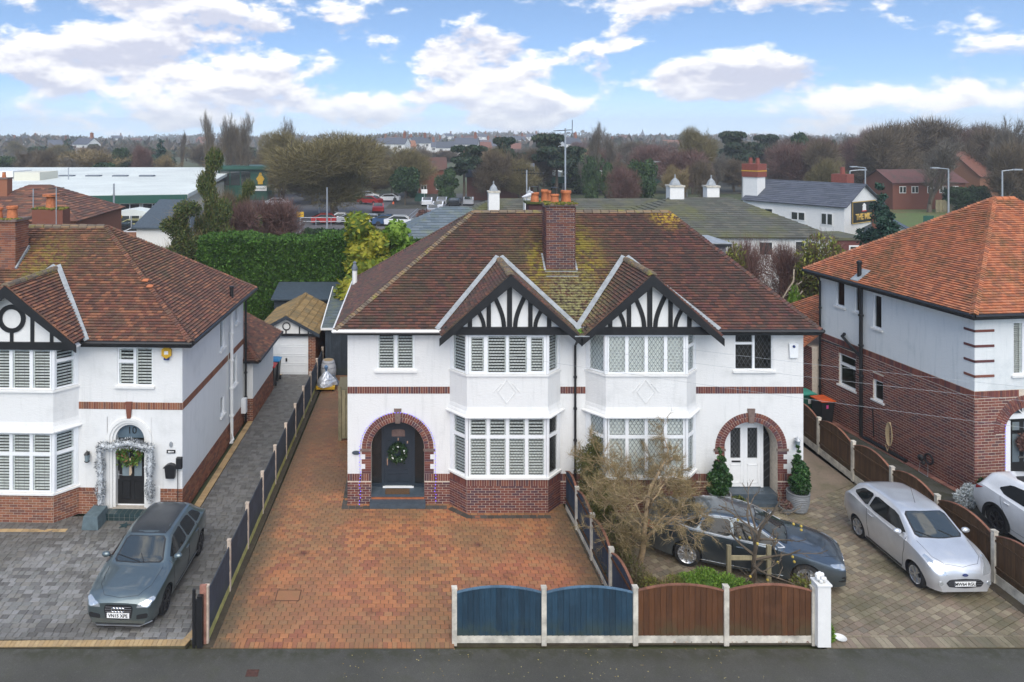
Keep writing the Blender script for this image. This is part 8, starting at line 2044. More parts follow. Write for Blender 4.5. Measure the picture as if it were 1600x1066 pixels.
b, t_ = bare_meshes(35, 10, .35, .14, MT['bark'], MT['twig_grey'], levels=3, clear=.1, nch=(5, 6), wig=.06, upb=.3, twig_n=5, twig_l=.8, twig_w=.035, len_ratio=.5, first=(12, 13), minr=.02, ang=(12, 30)); PT['poplar'] = [('trunk', b), ('twigs', t_)]
PT['ever'] = proto_leaf(MT['evergreen'], lumps_round(2, 4.4, 9.6, 14, .25, .8), 5200, .75); PT['cone'] = proto_leaf(MT['bluegreen'], lumps_cone(7, 4.4, 10, 11), 6500, .7, .75, 9); PT['holly'] = proto_leaf(MT['hollygreen'], lumps_round(22, 4.6, 8.5, 14, .1, .9), 6000, .6)
pn = [(random.Random(k).uniform(-3.2, 3.2), random.Random(k + 50).uniform(-3, 3), 5.2 + (k % 5) * .95, 1.9, 1.8, .55) for k in range(15)]; PT['pine'] = proto_leaf(MT['pinegreen'], pn, 6500, .6, .7, 8.8, .3)
TREES = [
 ('olive', 525, 104, 218, 215, 'huge spreading bare tree with a dense olive brown crown beside the car park'), ('olive2', 640, 140, 232, 110, 'olive brown bare tree right of the huge spreading one'), ('olive', 440, 125, 212, 95, 'olive brown tree left of the huge spreading one'),
 ('brown', 365, 175, 205, 60, 'brown bare tree right of the tall poplars'), ('open', 333, 135, 176, 50, 'tallest open bare tree at the left of a cluster above the ivy tree'), ('open', 354, 138, 180, 44, 'second bare tree of the cluster above the ivy tree'), ('open', 376, 136, 178, 50, 'rightmost bare tree of the cluster above the ivy tree'), ('open', 455, 150, 185, 46, 'tall open bare tree behind the left of the spreading tree'), ('poplar', 283, 190, 206, 22, 'slender birch between the dark conifer and the poplars'),
 ('cone', 252, 185, 218, 30, 'dark blue green conifer beyond the supermarket roof'), ('ever', 191, 190, 226, 30, 'dark green leaning tree beyond the supermarket'), ('tan', 135, 175, 236, 120, 'wide orange tan willow mass beyond the supermarket'), ('cone', 105, 300, 217, 26, 'pair of small dark conifers on the left horizon'), ('ever', 62, 290, 226, 46, 'dark evergreen clump left of the small conifers'), ('ever', 148, 320, 222, 24, 'small dark round tree right of the small conifers'), ('red', 222, 170, 232, 36, 'reddish bare birch thicket right of the willow'), ('ever', 160, 160, 250, 50, 'low dark laurel in front of the willow'),
 ('pine', 725, 132, 227, 66, 'big dark pine standing beyond the car park'), ('holly', 700, 128, 262, 42, 'dark holly beneath the big pine'), ('ever', 633, 125, 255, 46, 'dark evergreen clump behind the far car bays'), ('brown', 612, 150, 250, 44, 'brown bare tree left of the evergreen clump'), ('pine', 785, 150, 214, 38, 'brownish flat topped pine left of the cedar'), ('pine', 870, 140, 209, 76, 'broad dark cedar left of the aerial mast'), ('pine', 820, 150, 238, 48, 'low dark pine between the flat topped pine and the cedar'), ('open', 921, 128, 193, 62, 'tall bare tree with ivy just right of the aerial mast'), ('holly', 925, 126, 240, 34, 'ivy mass round the foot of the tall bare tree'), ('open', 960, 150, 210, 50, 'spreading bare tree right of the ivied tree'), ('holly', 952, 110, 250, 34, 'round dark holly left of the filling station'), ('holly', 1003, 112, 246, 60, 'wide dark holly behind the filling station'), ('red', 975, 100, 266, 60, 'reddish bare shrubs around the filling station band'), ('tan', 1050, 120, 262, 40, 'tan shrub by the filling station road'),
 ('olive', 1082, 150, 207, 70, 'tall rounded twiggy tree with green tinge above the white chimneys'), ('brown', 1095, 120, 258, 44, 'brown undergrowth below the rounded twiggy tree'), ('pine', 1155, 170, 205, 58, 'spiky dark cedar right of the far road'), ('cone', 1146, 190, 207, 22, 'narrow dark conifer beside the spiky cedar'), ('pine', 1190, 185, 210, 48, 'pale blue green cedar right of the spiky cedar'), ('ever', 1251, 170, 199, 44, 'round topped dark tree over the pub chimney'), ('holly', 1258, 160, 232, 34, 'dark green tree below the round topped one'), ('ever', 1218, 150, 238, 40, 'dark evergreen between lamp posts behind the pub'), ('cone', 1304, 170, 218, 16, 'small pointed conifer in the brown wood'), ('holly', 1322, 115, 268, 26, 'small green bush beside the lamp over the pub'),
 ('brown', 1450, 150, 196, 130, 'largest brown bare tree in the right hand wood'), ('open', 1452, 112, 215, 130, 'wide branching grey tree in front of the right hand wood'), ('open', 1576, 120, 184, 80, 'tall fine bare tree near the right edge'), ('brown2', 1585, 105, 225, 90, 'dark brown bare tree at the right edge'), ('holly', 1500, 112, 290, 60, 'green shrub bank above the pale board fence'), ('holly', 1530, 111, 288, 40, 'second green shrub bank by the right of the board fence'),
 ('ivy', 330, 52, 238, 46, 'tall ivy clad tree rising above the left gardens'), ('brown2', 360, 60, 300, 60, 'brown bare tree behind the ivy clad tree'), ('red', 425, 60, 316, 110, 'broad reddish bare thicket behind the hedge'), ('red', 375, 56, 322, 80, 'second reddish bare thicket next to the ivy clad tree'), ('ivy', 285, 50, 318, 70, 'loose green ivy mass at the foot of the ivy clad tree'), ('ivy', 385, 58, 285, 34, 'small ivy topped tree right of the ivy clad tree')]
for px, Y, tp, w_, lb in ((1140, 36, 382, 80, 'golden olive bush behind the dormer'), (1170, 36, 386, 80, 'reddish purple bare bush behind the right hip'), (1235, 40, 392, 90, 'reddish brown bare bush left of the orange roof'), (1285, 38, 370, 110, 'yellow green bush mass below the pub'), (1240, 34, 448, 40, 'bright green bush beside the orange extension roof'), (1262, 33.5, 456, 30, 'dull green bush next to the bright green bush')):
 k_ = {'golden': 'goldbush', 'reddish': 'red', 'yellow': 'goldbush', 'bright': 'limebush', 'dull': 'holly'}[lb.split()[0]]; TREES.append((k_, px, Y, tp, w_, lb))
lm = [(random.Random(k).uniform(-.5, .5), 0, .8 + k * .85, max(.75, 2.3 - k * .17), max(.75, 2.1 - k * .15), 1.0) for k in range(10)] + [(1.9, 0, 5.8, 1.2, 1.2, .9), (-1.2, 0, 7.6, .9, 1, .8), (.5, 0, 9.2, 1.3, 1.2, .8), (2.4, 0, 3.4, 1.6, 1.4, 1.5), (-2.0, 0, 2.2, 1.6, 1.5, 1.6), (-1.5, 0, 4.6, 1.1, 1.2, 1)]
PT['ivy'] = [('trunk', trunk_mesh(9, .35, MT['bark'])), ('crown', leaf_mesh('crown', MT['ivy'], lm, 26000, .24, r_, .6, .35)), ('crown_core', core_mesh(lm, MT['ivy'], .5)), ('twigs', twig_mass('twigs', MT['twig_tan'], lm, 3500, 1.1, .03, r_))]
lm = lumps_round(40, 4.8, 8.5, 15, .1, .9); PT['goldbush'] = [('crown', leaf_mesh('crown', MT['limeolive'], lm, 9000, .42, r_, .4)), ('twigs', twig_mass('twigs', MT['twig_brown'], lm, 6000, 1.0, .05, r_))]; PT['limebush'] = [('crown', leaf_mesh('crown', MT['lime'], lm, 9000, .5, r_, .5)), ('crown_core', core_mesh(lm, MT['lime'], .6))]
KW = dict(poplar=2, cone=2.3, ivy=2.3, goldbush=1.35, open=1.2, pine=1.15, ever=1.15)
for i, (k, px, Y, tp, w_, lb) in enumerate(TREES):
 H_ = zz(tp, Y); W_ = w_ * Y / FPX; cat = 'bush' if ('bush' in lb or 'shrub' in lb or 'thicket' in lb) else 'tree'
 place({'tree': 'bare_tree' if k in ('olive', 'olive2', 'brown', 'brown2', 'red', 'grey', 'tan', 'open', 'poplar') else 'evergreen_tree', 'bush': 'bush'}[cat], lb, cat, (gx(px, Y), Y, 0), PT[k], i * 1.7 if k != 'ivy' else 0, (W_ / 10 * KW.get(k, 1), W_ / 10 * KW.get(k, 1), H_ / 10 / (.97 if k not in ('holly', 'goldbush', 'limebush') else .95)))
lm = [(random.uniform(-.25, .25), random.uniform(-.2, .2), .3 + k * .36, .62 - k * .045, .6 - k * .04, .34) for k in range(9)] + [(.5, 0, 1.9, .34, .3, .4), (-.5, 0, 1.5, .36, .3, .4), (.3, 0, 2.5, .26, .25, .35)]
for x, y, s, mt, lb in ((-2.15, 40.5, 2.1, 'gold', 'brightest golden conifer left of the central roof'), (-1.2, 40.2, 1.8, 'gold', 'smaller golden conifer right beside the brightest one'), (-.1, 40.8, 1.95, 'lime', 'green gold conifer just over the left slope of the central roof')): place('golden_conifer', lb, 'tree', (x - .25, y, 0), [('crown', leaf_mesh('crown', MT[mt], lm, 7000, .15, r_, .45)), ('crown_core', core_mesh(lm, MT[mt], .9))], 1, (s * 1.25, s * 1.25, s))
lm = lumps_cone(5, 2.3, 8.7, 13, .04, .62); place('evergreen_tree', 'bushy dark conifer hiding the end of the pub sign', 'tree', (gx(1374, 47), 47, 0), [('trunk', trunk_mesh(6, .2, MT['bark'])), ('crown', leaf_mesh('crown', MT['bluegreen'], lm, 24000, .22, r_, .5)), ('crown_core', core_mesh(lm, MT['bluegreen'], .6))])
b, t_ = bare_meshes(51, 3.6, 1.1, .14, MT['bark_pale'], MT['twig_tan'], levels=3, clear=.3, nch=(3, 4), wig=.2, twig_n=1, twig_l=.3, twig_w=.02, len_ratio=.7, first=(5, 6), minr=.025); place('pollarded_tree', 'pale pollarded tree with bare stubby limbs beyond the right hip', 'tree', (gx(1205, 36), 36, 0), [('trunk', b), ('twigs', t_)], 0, 1.35)
hedge('hedge', 'lower dark green hedge between the tall hedge and the car park', gx(478, 68), gx(548, 68), 67, 69, 2.6, MT['evergreen'], 16000, .42, 5); hedge('hedge', 'short copper brown beech hedge beside the lower green hedge', gx(545, 62), gx(580, 62), 61, 62.4, 3.2, MT['beech'], 4000, .25, 6); hedge('hedge', 'rough olive green hedge along the near row of parked cars', gx(540, 72), gx(615, 72), 71.5, 73, 2.2, MT['olive'], 6000, .3, 7); hedge('hedge', 'purple brown bare hedge right of the near parked cars', gx(655, 78), gx(705, 78), 77, 79, 3.3, MT['twig_red'], 6000, .4, 8)
rr = random.Random(12)
CN = dict(brown='brown bare', brown2='dark brown bare', red='reddish bare', grey='pale grey bare', open='fine branched bare', ever='dark evergreen', olive2='olive brown bare', holly='deep green', tan='tan bare')
for k in range(60):
 px = 1215 + 400 * k / 60 + rr.uniform(-8, 8); Y = rr.uniform(130, 210); tp = rr.uniform(199, 222) if px > 1330 else rr.uniform(212, 232); p_ = rr.choice(['brown', 'brown2', 'red', 'brown', 'grey', 'open']); H_ = zz(tp, Y); w_ = rr.uniform(7, 12)
 cn = CN[p_]; place('bare_tree', f'{cn} tree in the dense wood along the right horizon', 'tree', (gx(px, Y), Y, 0), PT[p_], rr.uniform(0, 6), (w_ / 10, w_ / 10, H_ / 10), f'{cn} trees of the right hand wood')
for k in range(60):
 px = -20 + 1250 * k / 60 + rr.uniform(-10, 10); Y = rr.uniform(210, 420); tp = rr.uniform(219, 238) if px < 1000 else rr.uniform(214, 230); p_ = rr.choice(['brown', 'brown2', 'red', 'ever', 'grey', 'olive2', 'holly', 'open', 'brown']); H_ = max(5, zz(tp, Y)); w_ = rr.uniform(9, 15)
 cn = CN[p_]; place('distant_tree', f'{cn} tree far off in the belt across the middle horizon', 'tree', (gx(px, Y), Y, 0), PT[p_], rr.uniform(0, 6), (w_ / 10, w_ / 10, H_ / 10), f'{cn} distant trees across the middle horizon')
for k in range(90):
 px = 745 + 480 * k / 64 + rr.uniform(-8, 8) if k % 3 else rr.uniform(-10, 640); Y = rr.uniform(125, 205); tp = rr.uniform(230, 254); p_ = rr.choice(['brown', 'red', 'olive2', 'holly', 'brown2', 'tan', 'open']); w_ = rr.uniform(6, 11)
 if 75 < gx(px, Y) < 82 or (px < 420 and Y < 160): continue
 cn = CN[p_]; place('bare_tree', f'{cn} tree of middle distance beyond the car park and shops', 'tree', (gx(px, Y), Y, 0), PT[p_], rr.uniform(0, 6), (w_ / 10, w_ / 10, zz(tp, Y) / 10), f'{cn} middle distance trees')
n = 42000; Yd = 430 + 1000 * r_.random(n) ** 1.3; xd = (-.62 + 1.5 * r_.random(n)) * Yd; base = np.array([hh(x, y) for x, y in zip(xd, Yd)]); cl = np.sin(xd * .021 + Yd * .013) + np.sin(xd * .047 + 2) * .6; c = np.c_[xd, Yd, base + r_.random(n) * (6 + 3.5 * cl)]
a = rnd_dirs(n, r_); a[:, 2] = np.abs(a[:, 2]) + .4; b = np.cross(a, rnd_dirs(n, r_)); b /= np.linalg.norm(b, axis=1, keepdims=True); s = 3.2 * (.5 + r_.random((n, 1))); V = np.empty((n, 4, 3)); V[:, 0] = c - a * s * .5; V[:, 1] = c + b * s * .4; V[:, 2] = c + a * s * .7; V[:, 3] = c - b * s * .4
tag(objm('distant_woods', mesh_np('distant_woods', V.reshape(-1, 3), 4, MT['farwood'])), 'mass of distant brown and green woodland on the far rise', 'woodland', None, 'stuff')
ph = gabled('distant_house', 'small distant house among the trees of the far rise', 0, 500, 0, 11, 8, 5, 3, 'slate_blue', 'white', group='distant houses on the far rise', wins=((-3, 3, 1.6, 1.4), (3, 3, 1.6, 1.4)), chim=((4, 0, 1.2, 10.5, 'brick_orange'),))
ph2 = gabled('distant_house', 'small distant red roofed house among the trees of the far rise', 0, 500, 0, 11, 8, 5, 3, 'tile_left', 'brick_orange', group='distant red roofed houses on the far rise', wins=((-3, 3, 1.6, 1.4), (3, 3, 1.6, 1.4)))
tr1, tr2 = subtree(ph), subtree(ph2)
for k in range(56):
 px = rr.choice([rr.uniform(590, 800), rr.uniform(590, 1050), rr.uniform(0, 1250)]); Y = rr.uniform(330, 850); x = gx(px, Y); z = max(0, hh(x, Y)) + rr.uniform(0, 3.5)
 if k == 0: ph.location = (x, Y, z); continue
 if k == 1: ph2.location = (x, Y, z); continue
 dup(ph if k % 3 else ph2, (x, Y, z), rr.uniform(-.6, .6), tree=tr1 if k % 3 else tr2)
t = thing('church_spire', 'tiny grey spire on the skyline right of the aerial mast', 'spire', (gx(1004, 1300), 1300, 9)); m = MB(); m.box(-4, 4, -4, 4, -5, 6); m.build('tower', MT['slate_blue'], t); m = MB(); m.lathe([(5, 6), (2.4, 10), (.3, 17)], n=8); m.build('spire', MT['slate_blue'], t)
m = MB(); m.box(-2010, 2010, -75, 2010, -1.2, 60); hz_o = m.build('haze', None); tag(hz_o, 'thin pale haze filling the whole view', None, None, 'stuff')
hm = bpy.data.materials.new('haze'); hm.use_nodes = True; nn_ = hm.node_tree.nodes; nn_.clear(); vo = nn_.new('ShaderNodeVolumePrincipled'); vo.inputs['Density'].default_value = .0005; vo.inputs['Color'].default_value = (.92, .96, 1, 1); vo.inputs['Anisotropy'].default_value = 0
oo = nn_.new('ShaderNodeOutputMaterial'); hm.node_tree.links.new(vo.outputs[0], oo.inputs['Volume']); hz_o.data.materials.clear(); hz_o.data.materials.append(hm)
# ================================================================ SMALL THINGS
def wheelie_bin(label, loc, rz, body, lid, group='wheelie bins'):
 t = thing('wheelie_bin', label, 'bin', loc, rz)
 m = MB(); m.hexa([(-.22, -.25, .06), (.22, -.25, .06), (.22, .22, .06), (-.22, .22, .06), (-.28, -.33, .98), (.28, -.33, .98), (.28, .33, .98), (-.28, .33, .98)]); m.build('body', MT[body], t, bevel=.015)
 m = MB(); m.box(-.31, .31, -.36, .34, .985, 1.02); m.hexa([(-.27, -.32, 1.021), (.27, -.32, 1.021), (.27, .30, 1.021), (-.27, .30, 1.021), (-.20, -.20, 1.07), (.20, -.20, 1.07), (.20, .24, 1.07), (-.20, .24, 1.07)]); m.build('lid', MT[lid], t)
 m = MB(); m.tube([(-.26, .38, .95), (.26, .38, .95)], .02, 6); m.build('handle', MT[body], t)
 for s in (-1, 1): m = MB(Matrix.Translation((s * .26, .22, .10)) @ Matrix.Rotation(PI / 2, 4, 'Y')); m.lathe([(.10, -.03), (.10, .03)], n=14); m.build('wheel', MT['tyre'], t)
 return t
b1_ = wheelie_bin('green wheelie bin with a teal lid by the brick wall of the right house', (16.15, 30.1, 0), R(8), 'green_pl', 'green_lid')
b2_ = wheelie_bin('black wheelie bin with an orange lid by the brick wall of the right house', (16.45, 29.3, 0), R(8), 'blackmatt', 'orange_lid')
m = MB(); m.box(-.06, .06, -.315, -.305, .62, .80); m.build('sticker', MT['white'], b1_)
m = MB(); m.box(-.09, .0, -.325, -.315, .72, .86); m.build('sticker', MT['pink'], b2_)
wheelie_bin('dark wheelie bin with a blue lid behind the left house', (-6.35, 34.5, 0), R(0), 'blackmatt', 'blue_lid')
wheelie_bin('dark wheelie bin with a red lid in front of the blue lidded bin', (-6.40, 33.6, 0), R(0), 'blackmatt', 'red_pl')
t = thing('barrel', 'pale grey wooden barrel standing by the dark outbuilding', 'barrel', (-3.80, 34.45, 0))
m = MB(); pr = [(.26 + .11 * math.sin(PI * k / 10), 1.0 * k / 10) for k in range(11)]; m.lathe(pr, n=20); m.build('staves', MT['barrel'], t, smooth=True)
for z in (.10, .32, .68, .90): r0 = .268 + .11 * math.sin(PI * z); m = MB(); m.lathe([(r0, z - .02), (r0 + .006, z), (r0, z + .02)], n=20, cap=False); m.build('hoop', MT['steel'], t)
m = MB(); m.lathe([(.24, 1.001), (.001, 1.003)], n=20, cap=False); m.build('barrel_head', MT['wood'], t)
def drape(name, mat, parent, rx, ry, h, n=22, seed=2, top=.08):
 rr = random.Random(seed); m = MB(); fold = [rr.uniform(.82, 1.12) for _ in range(n)]; rings = []
 for (t_, f) in ((0, 1.0), (.25, .93), (.5, .72), (.75, .42), (.95, .16), (1.0, top)):
  rings.append([m.P((math.cos(2 * PI * j / n) * rx * f * (1 + (fold[j] - 1) * (1.2 - t_)), math.sin(2 * PI * j / n) * ry * f * (1 + (fold[j] - 1) * (1.2 - t_)), h * t_ + rr.uniform(-.02, .02))) for j in range(n)])
 for a, b in zip(rings, rings[1:]):
  for j in range(n): m.f.append([a[j], a[(j + 1) % n], b[(j + 1) % n], b[j]])
 m.f.append(rings[-1]); return m.build(name, mat, parent)
t = thing('covered_trolley', 'low yellow edged trolley with a crumpled silver sheet tied over its load', 'trolley', (-3.78, 33.35, 0))
m = MB(); m.box(-.42, .42, -.36, .36, .10, .20); m.build('deck', MT['yellow'], t)
for x in (-.34, .34):
 for y in (-.3, .3): m = MB(Matrix.Translation((x, y, .05)) @ Matrix.Rotation(PI / 2, 4, 'Y')); m.lathe([(.05, -.02), (.05, .02)], n=10); m.build('wheel', MT['tyre'], t)
d_ = drape('silver_sheet', MT['foil'], t, .46, .42, .62); d_.location = (0, 0, .2)
m = MB(); m.lathe([(.05, .80), (.03, .84), (.08, .95), (.09, 1.02), (.04, 1.08)], n=8); m.build('tied_top', MT['blue_rag'], t)
t = thing('sandbag', 'slumped grey bag leaning on the foot of the barrel', 'bag', (-3.55, 34.0, 0)); d_ = drape('sack', MT['canvas_dark'], t, .32, .26, .42, seed=5, top=.3)
t = thing('timber_gate', 'mossy weathered timber gate and post standing against the left side of the central house', 'gate', (-2.62, 27.7, 0))
m = MB(); m.box(-.06, .06, -.06, .06, 0, 2.05); m.build('gate_post', MT['fence_old'], t)
for k in range(4): m = MB(); m.box(.07 + k * .14, .20 + k * .14, -.02, .01, .08, 1.9); m.build('board', MT['fence_old'], t)
m = MB(); m.box(.07, .62, .012, .05, 1.6, 1.7); m.box(.07, .62, .012, .05, .3, .4); m.build('ledge', MT['fence_old'], t, split=True)
t = thing('storage_bench', 'mossy wooden storage lid beside the left wall of the central house', 'storage box', (-2.35, 28.6, 0))
m = MB(); m.box(-.35, .36, -.55, .55, 0, 1.75); m.build('box', MT['shed'], t); m = MB(); m.hexa([(-.4, -.6, 1.76), (.38, -.6, 1.80), (.38, .6, 1.90), (-.4, .6, 1.86), (-.4, -.6, 1.80), (.38, -.6, 1.84), (.38, .6, 1.94), (-.4, .6, 1.90)]); m.build('lid', MT['fence_old'], t)
def wreath(label, c, r, rt, mat, n, extras=None, ribbon=False):
 t = thing('wreath', label, 'wreath', c); rg = np.random.default_rng(int(r * 100)); ang = rg.random(n) * 2 * PI; q = rg.normal(size=(n, 3)) * rt * .5; cc = np.c_[np.cos(ang) * r, np.zeros(n), np.sin(ang) * r] + q; cc[:, 1] = -np.abs(cc[:, 1]) - .01
 a = rnd_dirs(n, rg); a[:, 1] -= .3; b = np.cross(a, rnd_dirs(n, rg)); b /= np.linalg.norm(b, axis=1, keepdims=True); s = .05 * (.6 + rg.random((n, 1))); V = np.empty((n, 4, 3)); V[:, 0] = cc - a * s; V[:, 1] = cc + b * s * .4; V[:, 2] = cc + a * s; V[:, 3] = cc - b * s * .4
 objm('foliage', mesh_np('foliage', V.reshape(-1, 3), 4, mat), t)
 m = MB(); m.tube([(r * math.cos(2 * PI * k / 20), -.03, r * math.sin(2 * PI * k / 20)) for k in range(21)], rt * .5, 6); m.build('ring', mat, t)
 if extras:
  m = MB(); rr = random.Random(3)
  for k in range(9): a = rr.uniform(0, 6.28); m.ball((r * math.cos(a), -.09, r * math.sin(a)), .03, 6, 4)
  m.build('white_bauble', MT['white'], t, 'stuff')
 if ribbon: m = MB(); m.hexa([(-.03, -.10, -.62), (.03, -.10, -.62), (.03, -.09, -.62), (-.03, -.09, -.62), (-.02, -.10, -.1), (.02, -.10, -.1), (.02, -.09, -.1), (-.02, -.09, -.1)]); m.hexa([(.0, -.11, -.58), (.06, -.11, -.56), (.06, -.10, -.56), (.0, -.10, -.58), (.0, -.11, -.12), (.03, -.11, -.12), (.03, -.10, -.12), (.0, -.10, -.12)]); m.build('ribbon', MT['ribbon'], t, split=True)
 return t
wreath('green wreath with white baubles on the slate blue arched door', (-.37, 23.37, 1.40), .215, .10, MT['evergreen'], 900, True)
wreath('bright green wreath with a hanging ribbon on the black door of the left house', (LX + dc * math.cos(LR), LY + .16 + dc * math.sin(LR), 1.78), .25, .13, MT['lime2'], 1100, None, True)
wreath('colourful wreath on the black door of the right house', (19.68, 23.55, 1.65), .2, .12, MT['twig_red'], 600)
t = thing('garland', 'frosted silver tinsel garland draped round the doorway of the left house', 'garland', (LX + dc, LY, 0), LR); rg = np.random.default_rng(4)
pth = [(-.80, .42), (-.78, 1.0), (-.80, 1.6), (-.82, 2.1), (-.72, 2.18), (-.5, 2.12), (-.2, 2.22), (.05, 2.26), (.4, 2.18), (.62, 2.12), (.74, 2.15), (.72, 1.7), (.70, 1.1), (.72, .5)]
P_ = []; 
for (a, b) in zip(pth, pth[1:]):
 k = int(math.hypot(b[0] - a[0], b[1] - a[1]) * 900); s_ = rg.random(k); P_.append(np.c_[a[0] + (b[0] - a[0]) * s_, np.full(k, -.17), a[1] + (b[1] - a[1]) * s_])
P_ = np.concatenate(P_); n = len(P_); d = rnd_dirs(n, rg); cc = P_ + d * .12 * (.85 + .35 * np.sin(P_[:, 2:3] * 9)); a = d * .7 + rnd_dirs(n, rg) * .6; b = np.cross(a, rnd_dirs(n, rg)); b /= np.linalg.norm(b, axis=1, keepdims=True); s = .055
V = np.empty((n, 4, 3)); V[:, 0] = cc - a * s * .5; V[:, 1] = cc + b * s * .2; V[:, 2] = cc + a * s; V[:, 3] = cc - b * s * .2; objm('tinsel', mesh_np('tinsel', V.reshape(-1, 3), 4, MT['tinsel']), t)
m = MB(); m.tube([(p[0], -.17, p[1]) for p in pth], .07, 7); m.build('core', MT['tinsel'], t)
t = thing('tree_tub', 'teal stone block at the left foot of the garland by the black door', 'planter', (LX + dc - .80, LY - .55, 0), LR); m = MB(); m.hexa([(-.25, -.30, 0), (.25, -.30, 0), (.25, .42, 0), (-.25, .42, 0), (-.21, -.26, .38), (.21, -.26, .38), (.21, .40, .38), (-.21, .40, .38)]); m.build('block', MT['teal_stone'], t, bevel=.01)
def star(label, c, r, mat, tilt=0, flat=False):
 t = thing('star_ornament', label, 'ornament', c, tilt); m = MB(); pts = [((r if k % 2 == 0 else r * .42) * math.sin(PI * k / 5), (r if k % 2 == 0 else r * .42) * math.cos(PI * k / 5)) for k in range(10)]
 if flat: m.slab(pts, 0, .012)
 else: m.prism([(x, z + r * .8) for x, z in pts], -.015, .015)
 m.build('star', mat, t); return t
star('dark teal star set in the paving in front of the tiled step', (LX + dc + .10, 21.62, .004), .19, MT['tile_teal'], 0, True)
star('silver star ornament lit on the driveway by the curved edging', (4.72, 17.9, .03), .20, MT['tinsel'], .3)
def lantern(label, c, mat='black'):
 t = thing('wall_lantern', label, 'lantern', c); m = MB(); m.box(-.03, .03, -.02, 0, -.06, .12); m.tube([(0, -.01, .10), (0, -.10, .16), (0, -.12, .12)], .01, 5); m.build('bracket', MT[mat], t)
 m = MB(Matrix.Translation((0, -.12, 0))); m.lathe([(.05, -.16), (.075, -.13), (.085, -.12)], n=6); m.lathe([(.10, .08), (.06, .13), (.02, .17), (.01, .20)], n=6); m.build('cap', MT[mat], t)
 m = MB(Matrix.Translation((0, -.12, 0))); m.lathe([(.065, -.12), (.085, .08)], n=6); m.build('glass', MT['fan_glass2'], t); return t
lantern('black six sided wall lantern left of the garlanded door', (LX - 2.86, LY + .08, 1.78)); lantern('pale wall lantern above the right topiary beside the arched porch', (12.0, 22.88, 1.95), 'steel')
t = thing('alarm_box', 'yellow hexagonal alarm box on the upper wall of the left house', 'alarm box', (LX - .46, LY - .01, 4.93)); m = MB(); m.prism([(.17 * math.cos(PI / 6 + k * PI / 3), .19 * math.sin(PI / 6 + k * PI / 3)) for k in range(6)], -.08, 0); m.build('case', MT['yellow'], t, bevel=.01); m = MB(); m.box(-.06, .06, -.088, -.081, -.05, .05); m.build('label_plate', MT['white'], t); m = MB(); m.box(-.08, .08, -.07, -.01, -.22, -.16); m.build('strobe', MT['ovalblue'], t)
t = thing('alarm_box', 'white alarm box with a blue lamp on the upper right wall of the central pair', 'alarm box', (11.92, 22.89, 4.78)); m = MB(); m.hexa([(-.12, -.07, -.22), (.13, -.07, -.22), (.13, 0, -.22), (-.12, 0, -.22), (-.14, -.06, .22), (.15, -.06, .22), (.15, 0, .22), (-.14, 0, .22)]); m.build('case', MT['upvc'], t, bevel=.01); m = MB(); m.ball((.0, -.07, .14), .045, 8, 5); m.build('blue_lamp', MT['ovalblue'], t)
t = thing('letterbox', 'black wall mounted letterbox right of the garlanded door', 'letterbox', (LX - .34, LY, 1.38)); m = MB(); m.hexa([(-.13, -.12, -.22), (.13, -.12, -.22), (.13, 0, -.22), (-.13, 0, -.22), (-.16, -.13, .10), (.16, -.13, .10), (.16, 0, .10), (-.16, 0, .10)]); m.build('case', MT['black'], t); m = MB(); m.prism([(-.21, .10), (.21, .10), (.10, .19), (0, .22), (-.10, .19)], -.15, 0); m.build('hood', MT['black'], t)
t = thing('name_plaque', 'small dark plaque above the letterbox', 'plaque', (LX - .34, LY, 1.93)); m = MB(); m.box(-.13, .13, -.02, 0, -.05, .05); m.build('plate', MT['black'], t)
m = MB(); m.box(-.085, -.03, -.024, -.021, -.025, .025); m.box(-.02, .025, -.024, -.021, -.02, .02); m.box(.035, .09, -.024, -.021, -.015, .015); m.build('pale_lettering', MT['white'], t, 'stuff')
t = thing('door_bell', 'small oval grey fitting above the dark plaque', 'bell', (LX - .34, LY, 2.15)); m = MB(); m.prism([(.05 * math.cos(a), .08 * math.sin(a)) for a in [PI * k / 8 for k in range(16)]], -.03, 0); m.build('plate', MT['steel'], t)
t = thing('charger', 'black electric charging unit on the front corner of the left house', 'charger', (LX - .07, LY - .02, 1.62)); m = MB(); m.box(-.09, .09, -.12, 0, -.17, .17); m.build('case', MT['black'], t, bevel=.02); m = MB(); m.tube([(-.05, -.04, -.17), (-.05, -.04, -1.5)], .012, 5); m.build('cable', MT['black'], t)
t = thing('name_plaque', 'small oval slate plaque left of the brick arch of the slate blue door', 'plaque', (-1.66, 22.89, 1.60)); m = MB(); m.prism([(.13 * math.cos(a), .06 * math.sin(a)) for a in [PI * k / 10 for k in range(20)]], -.025, 0); m.build('plate', MT['slate'], t)
t = thing('doormat', 'brown doormat on the blue grey step of the left arch', 'doormat', (-.38, 23.06, .302)); m = MB(); m.box(-.38, .38, -.17, .17, .001, .02); m.build('mat', MT['mat_brown'], t)
t = thing('fairy_lights', 'string of small blue and violet fairy lights following the left brick arch', 'string lights', (-.37, 22.86, 0)); m = MB(); b_ = MB()
pts = [(-1.16 * math.cos(a), 0, 1.72 + 1.14 * math.sin(a)) for a in [PI * k / 40 for k in range(41)]]; pts = [(-1.17, 0, .02 + .1 * k) for k in range(17)] + pts + [(1.17, 0, 1.62 - .1 * k) for k in range(16)]
for p in pts: b_.ball((p[0] + random.uniform(-.02, .02), -.02, p[2]), .017, 5, 3)
m.tube(pts, .003, 4); m.build('wire', MT['black'], t); b_.build('bulb', MT['bulb'], t, 'stuff')
t = thing('fairy_lights', 'string of small blue fairy lights round the door surround of the right house', 'string lights', (RX, RY, 0), RR_); m = MB(); b_ = MB(); pts = [(da - .8, -.03, .3 + .1 * k) for k in range(21)]
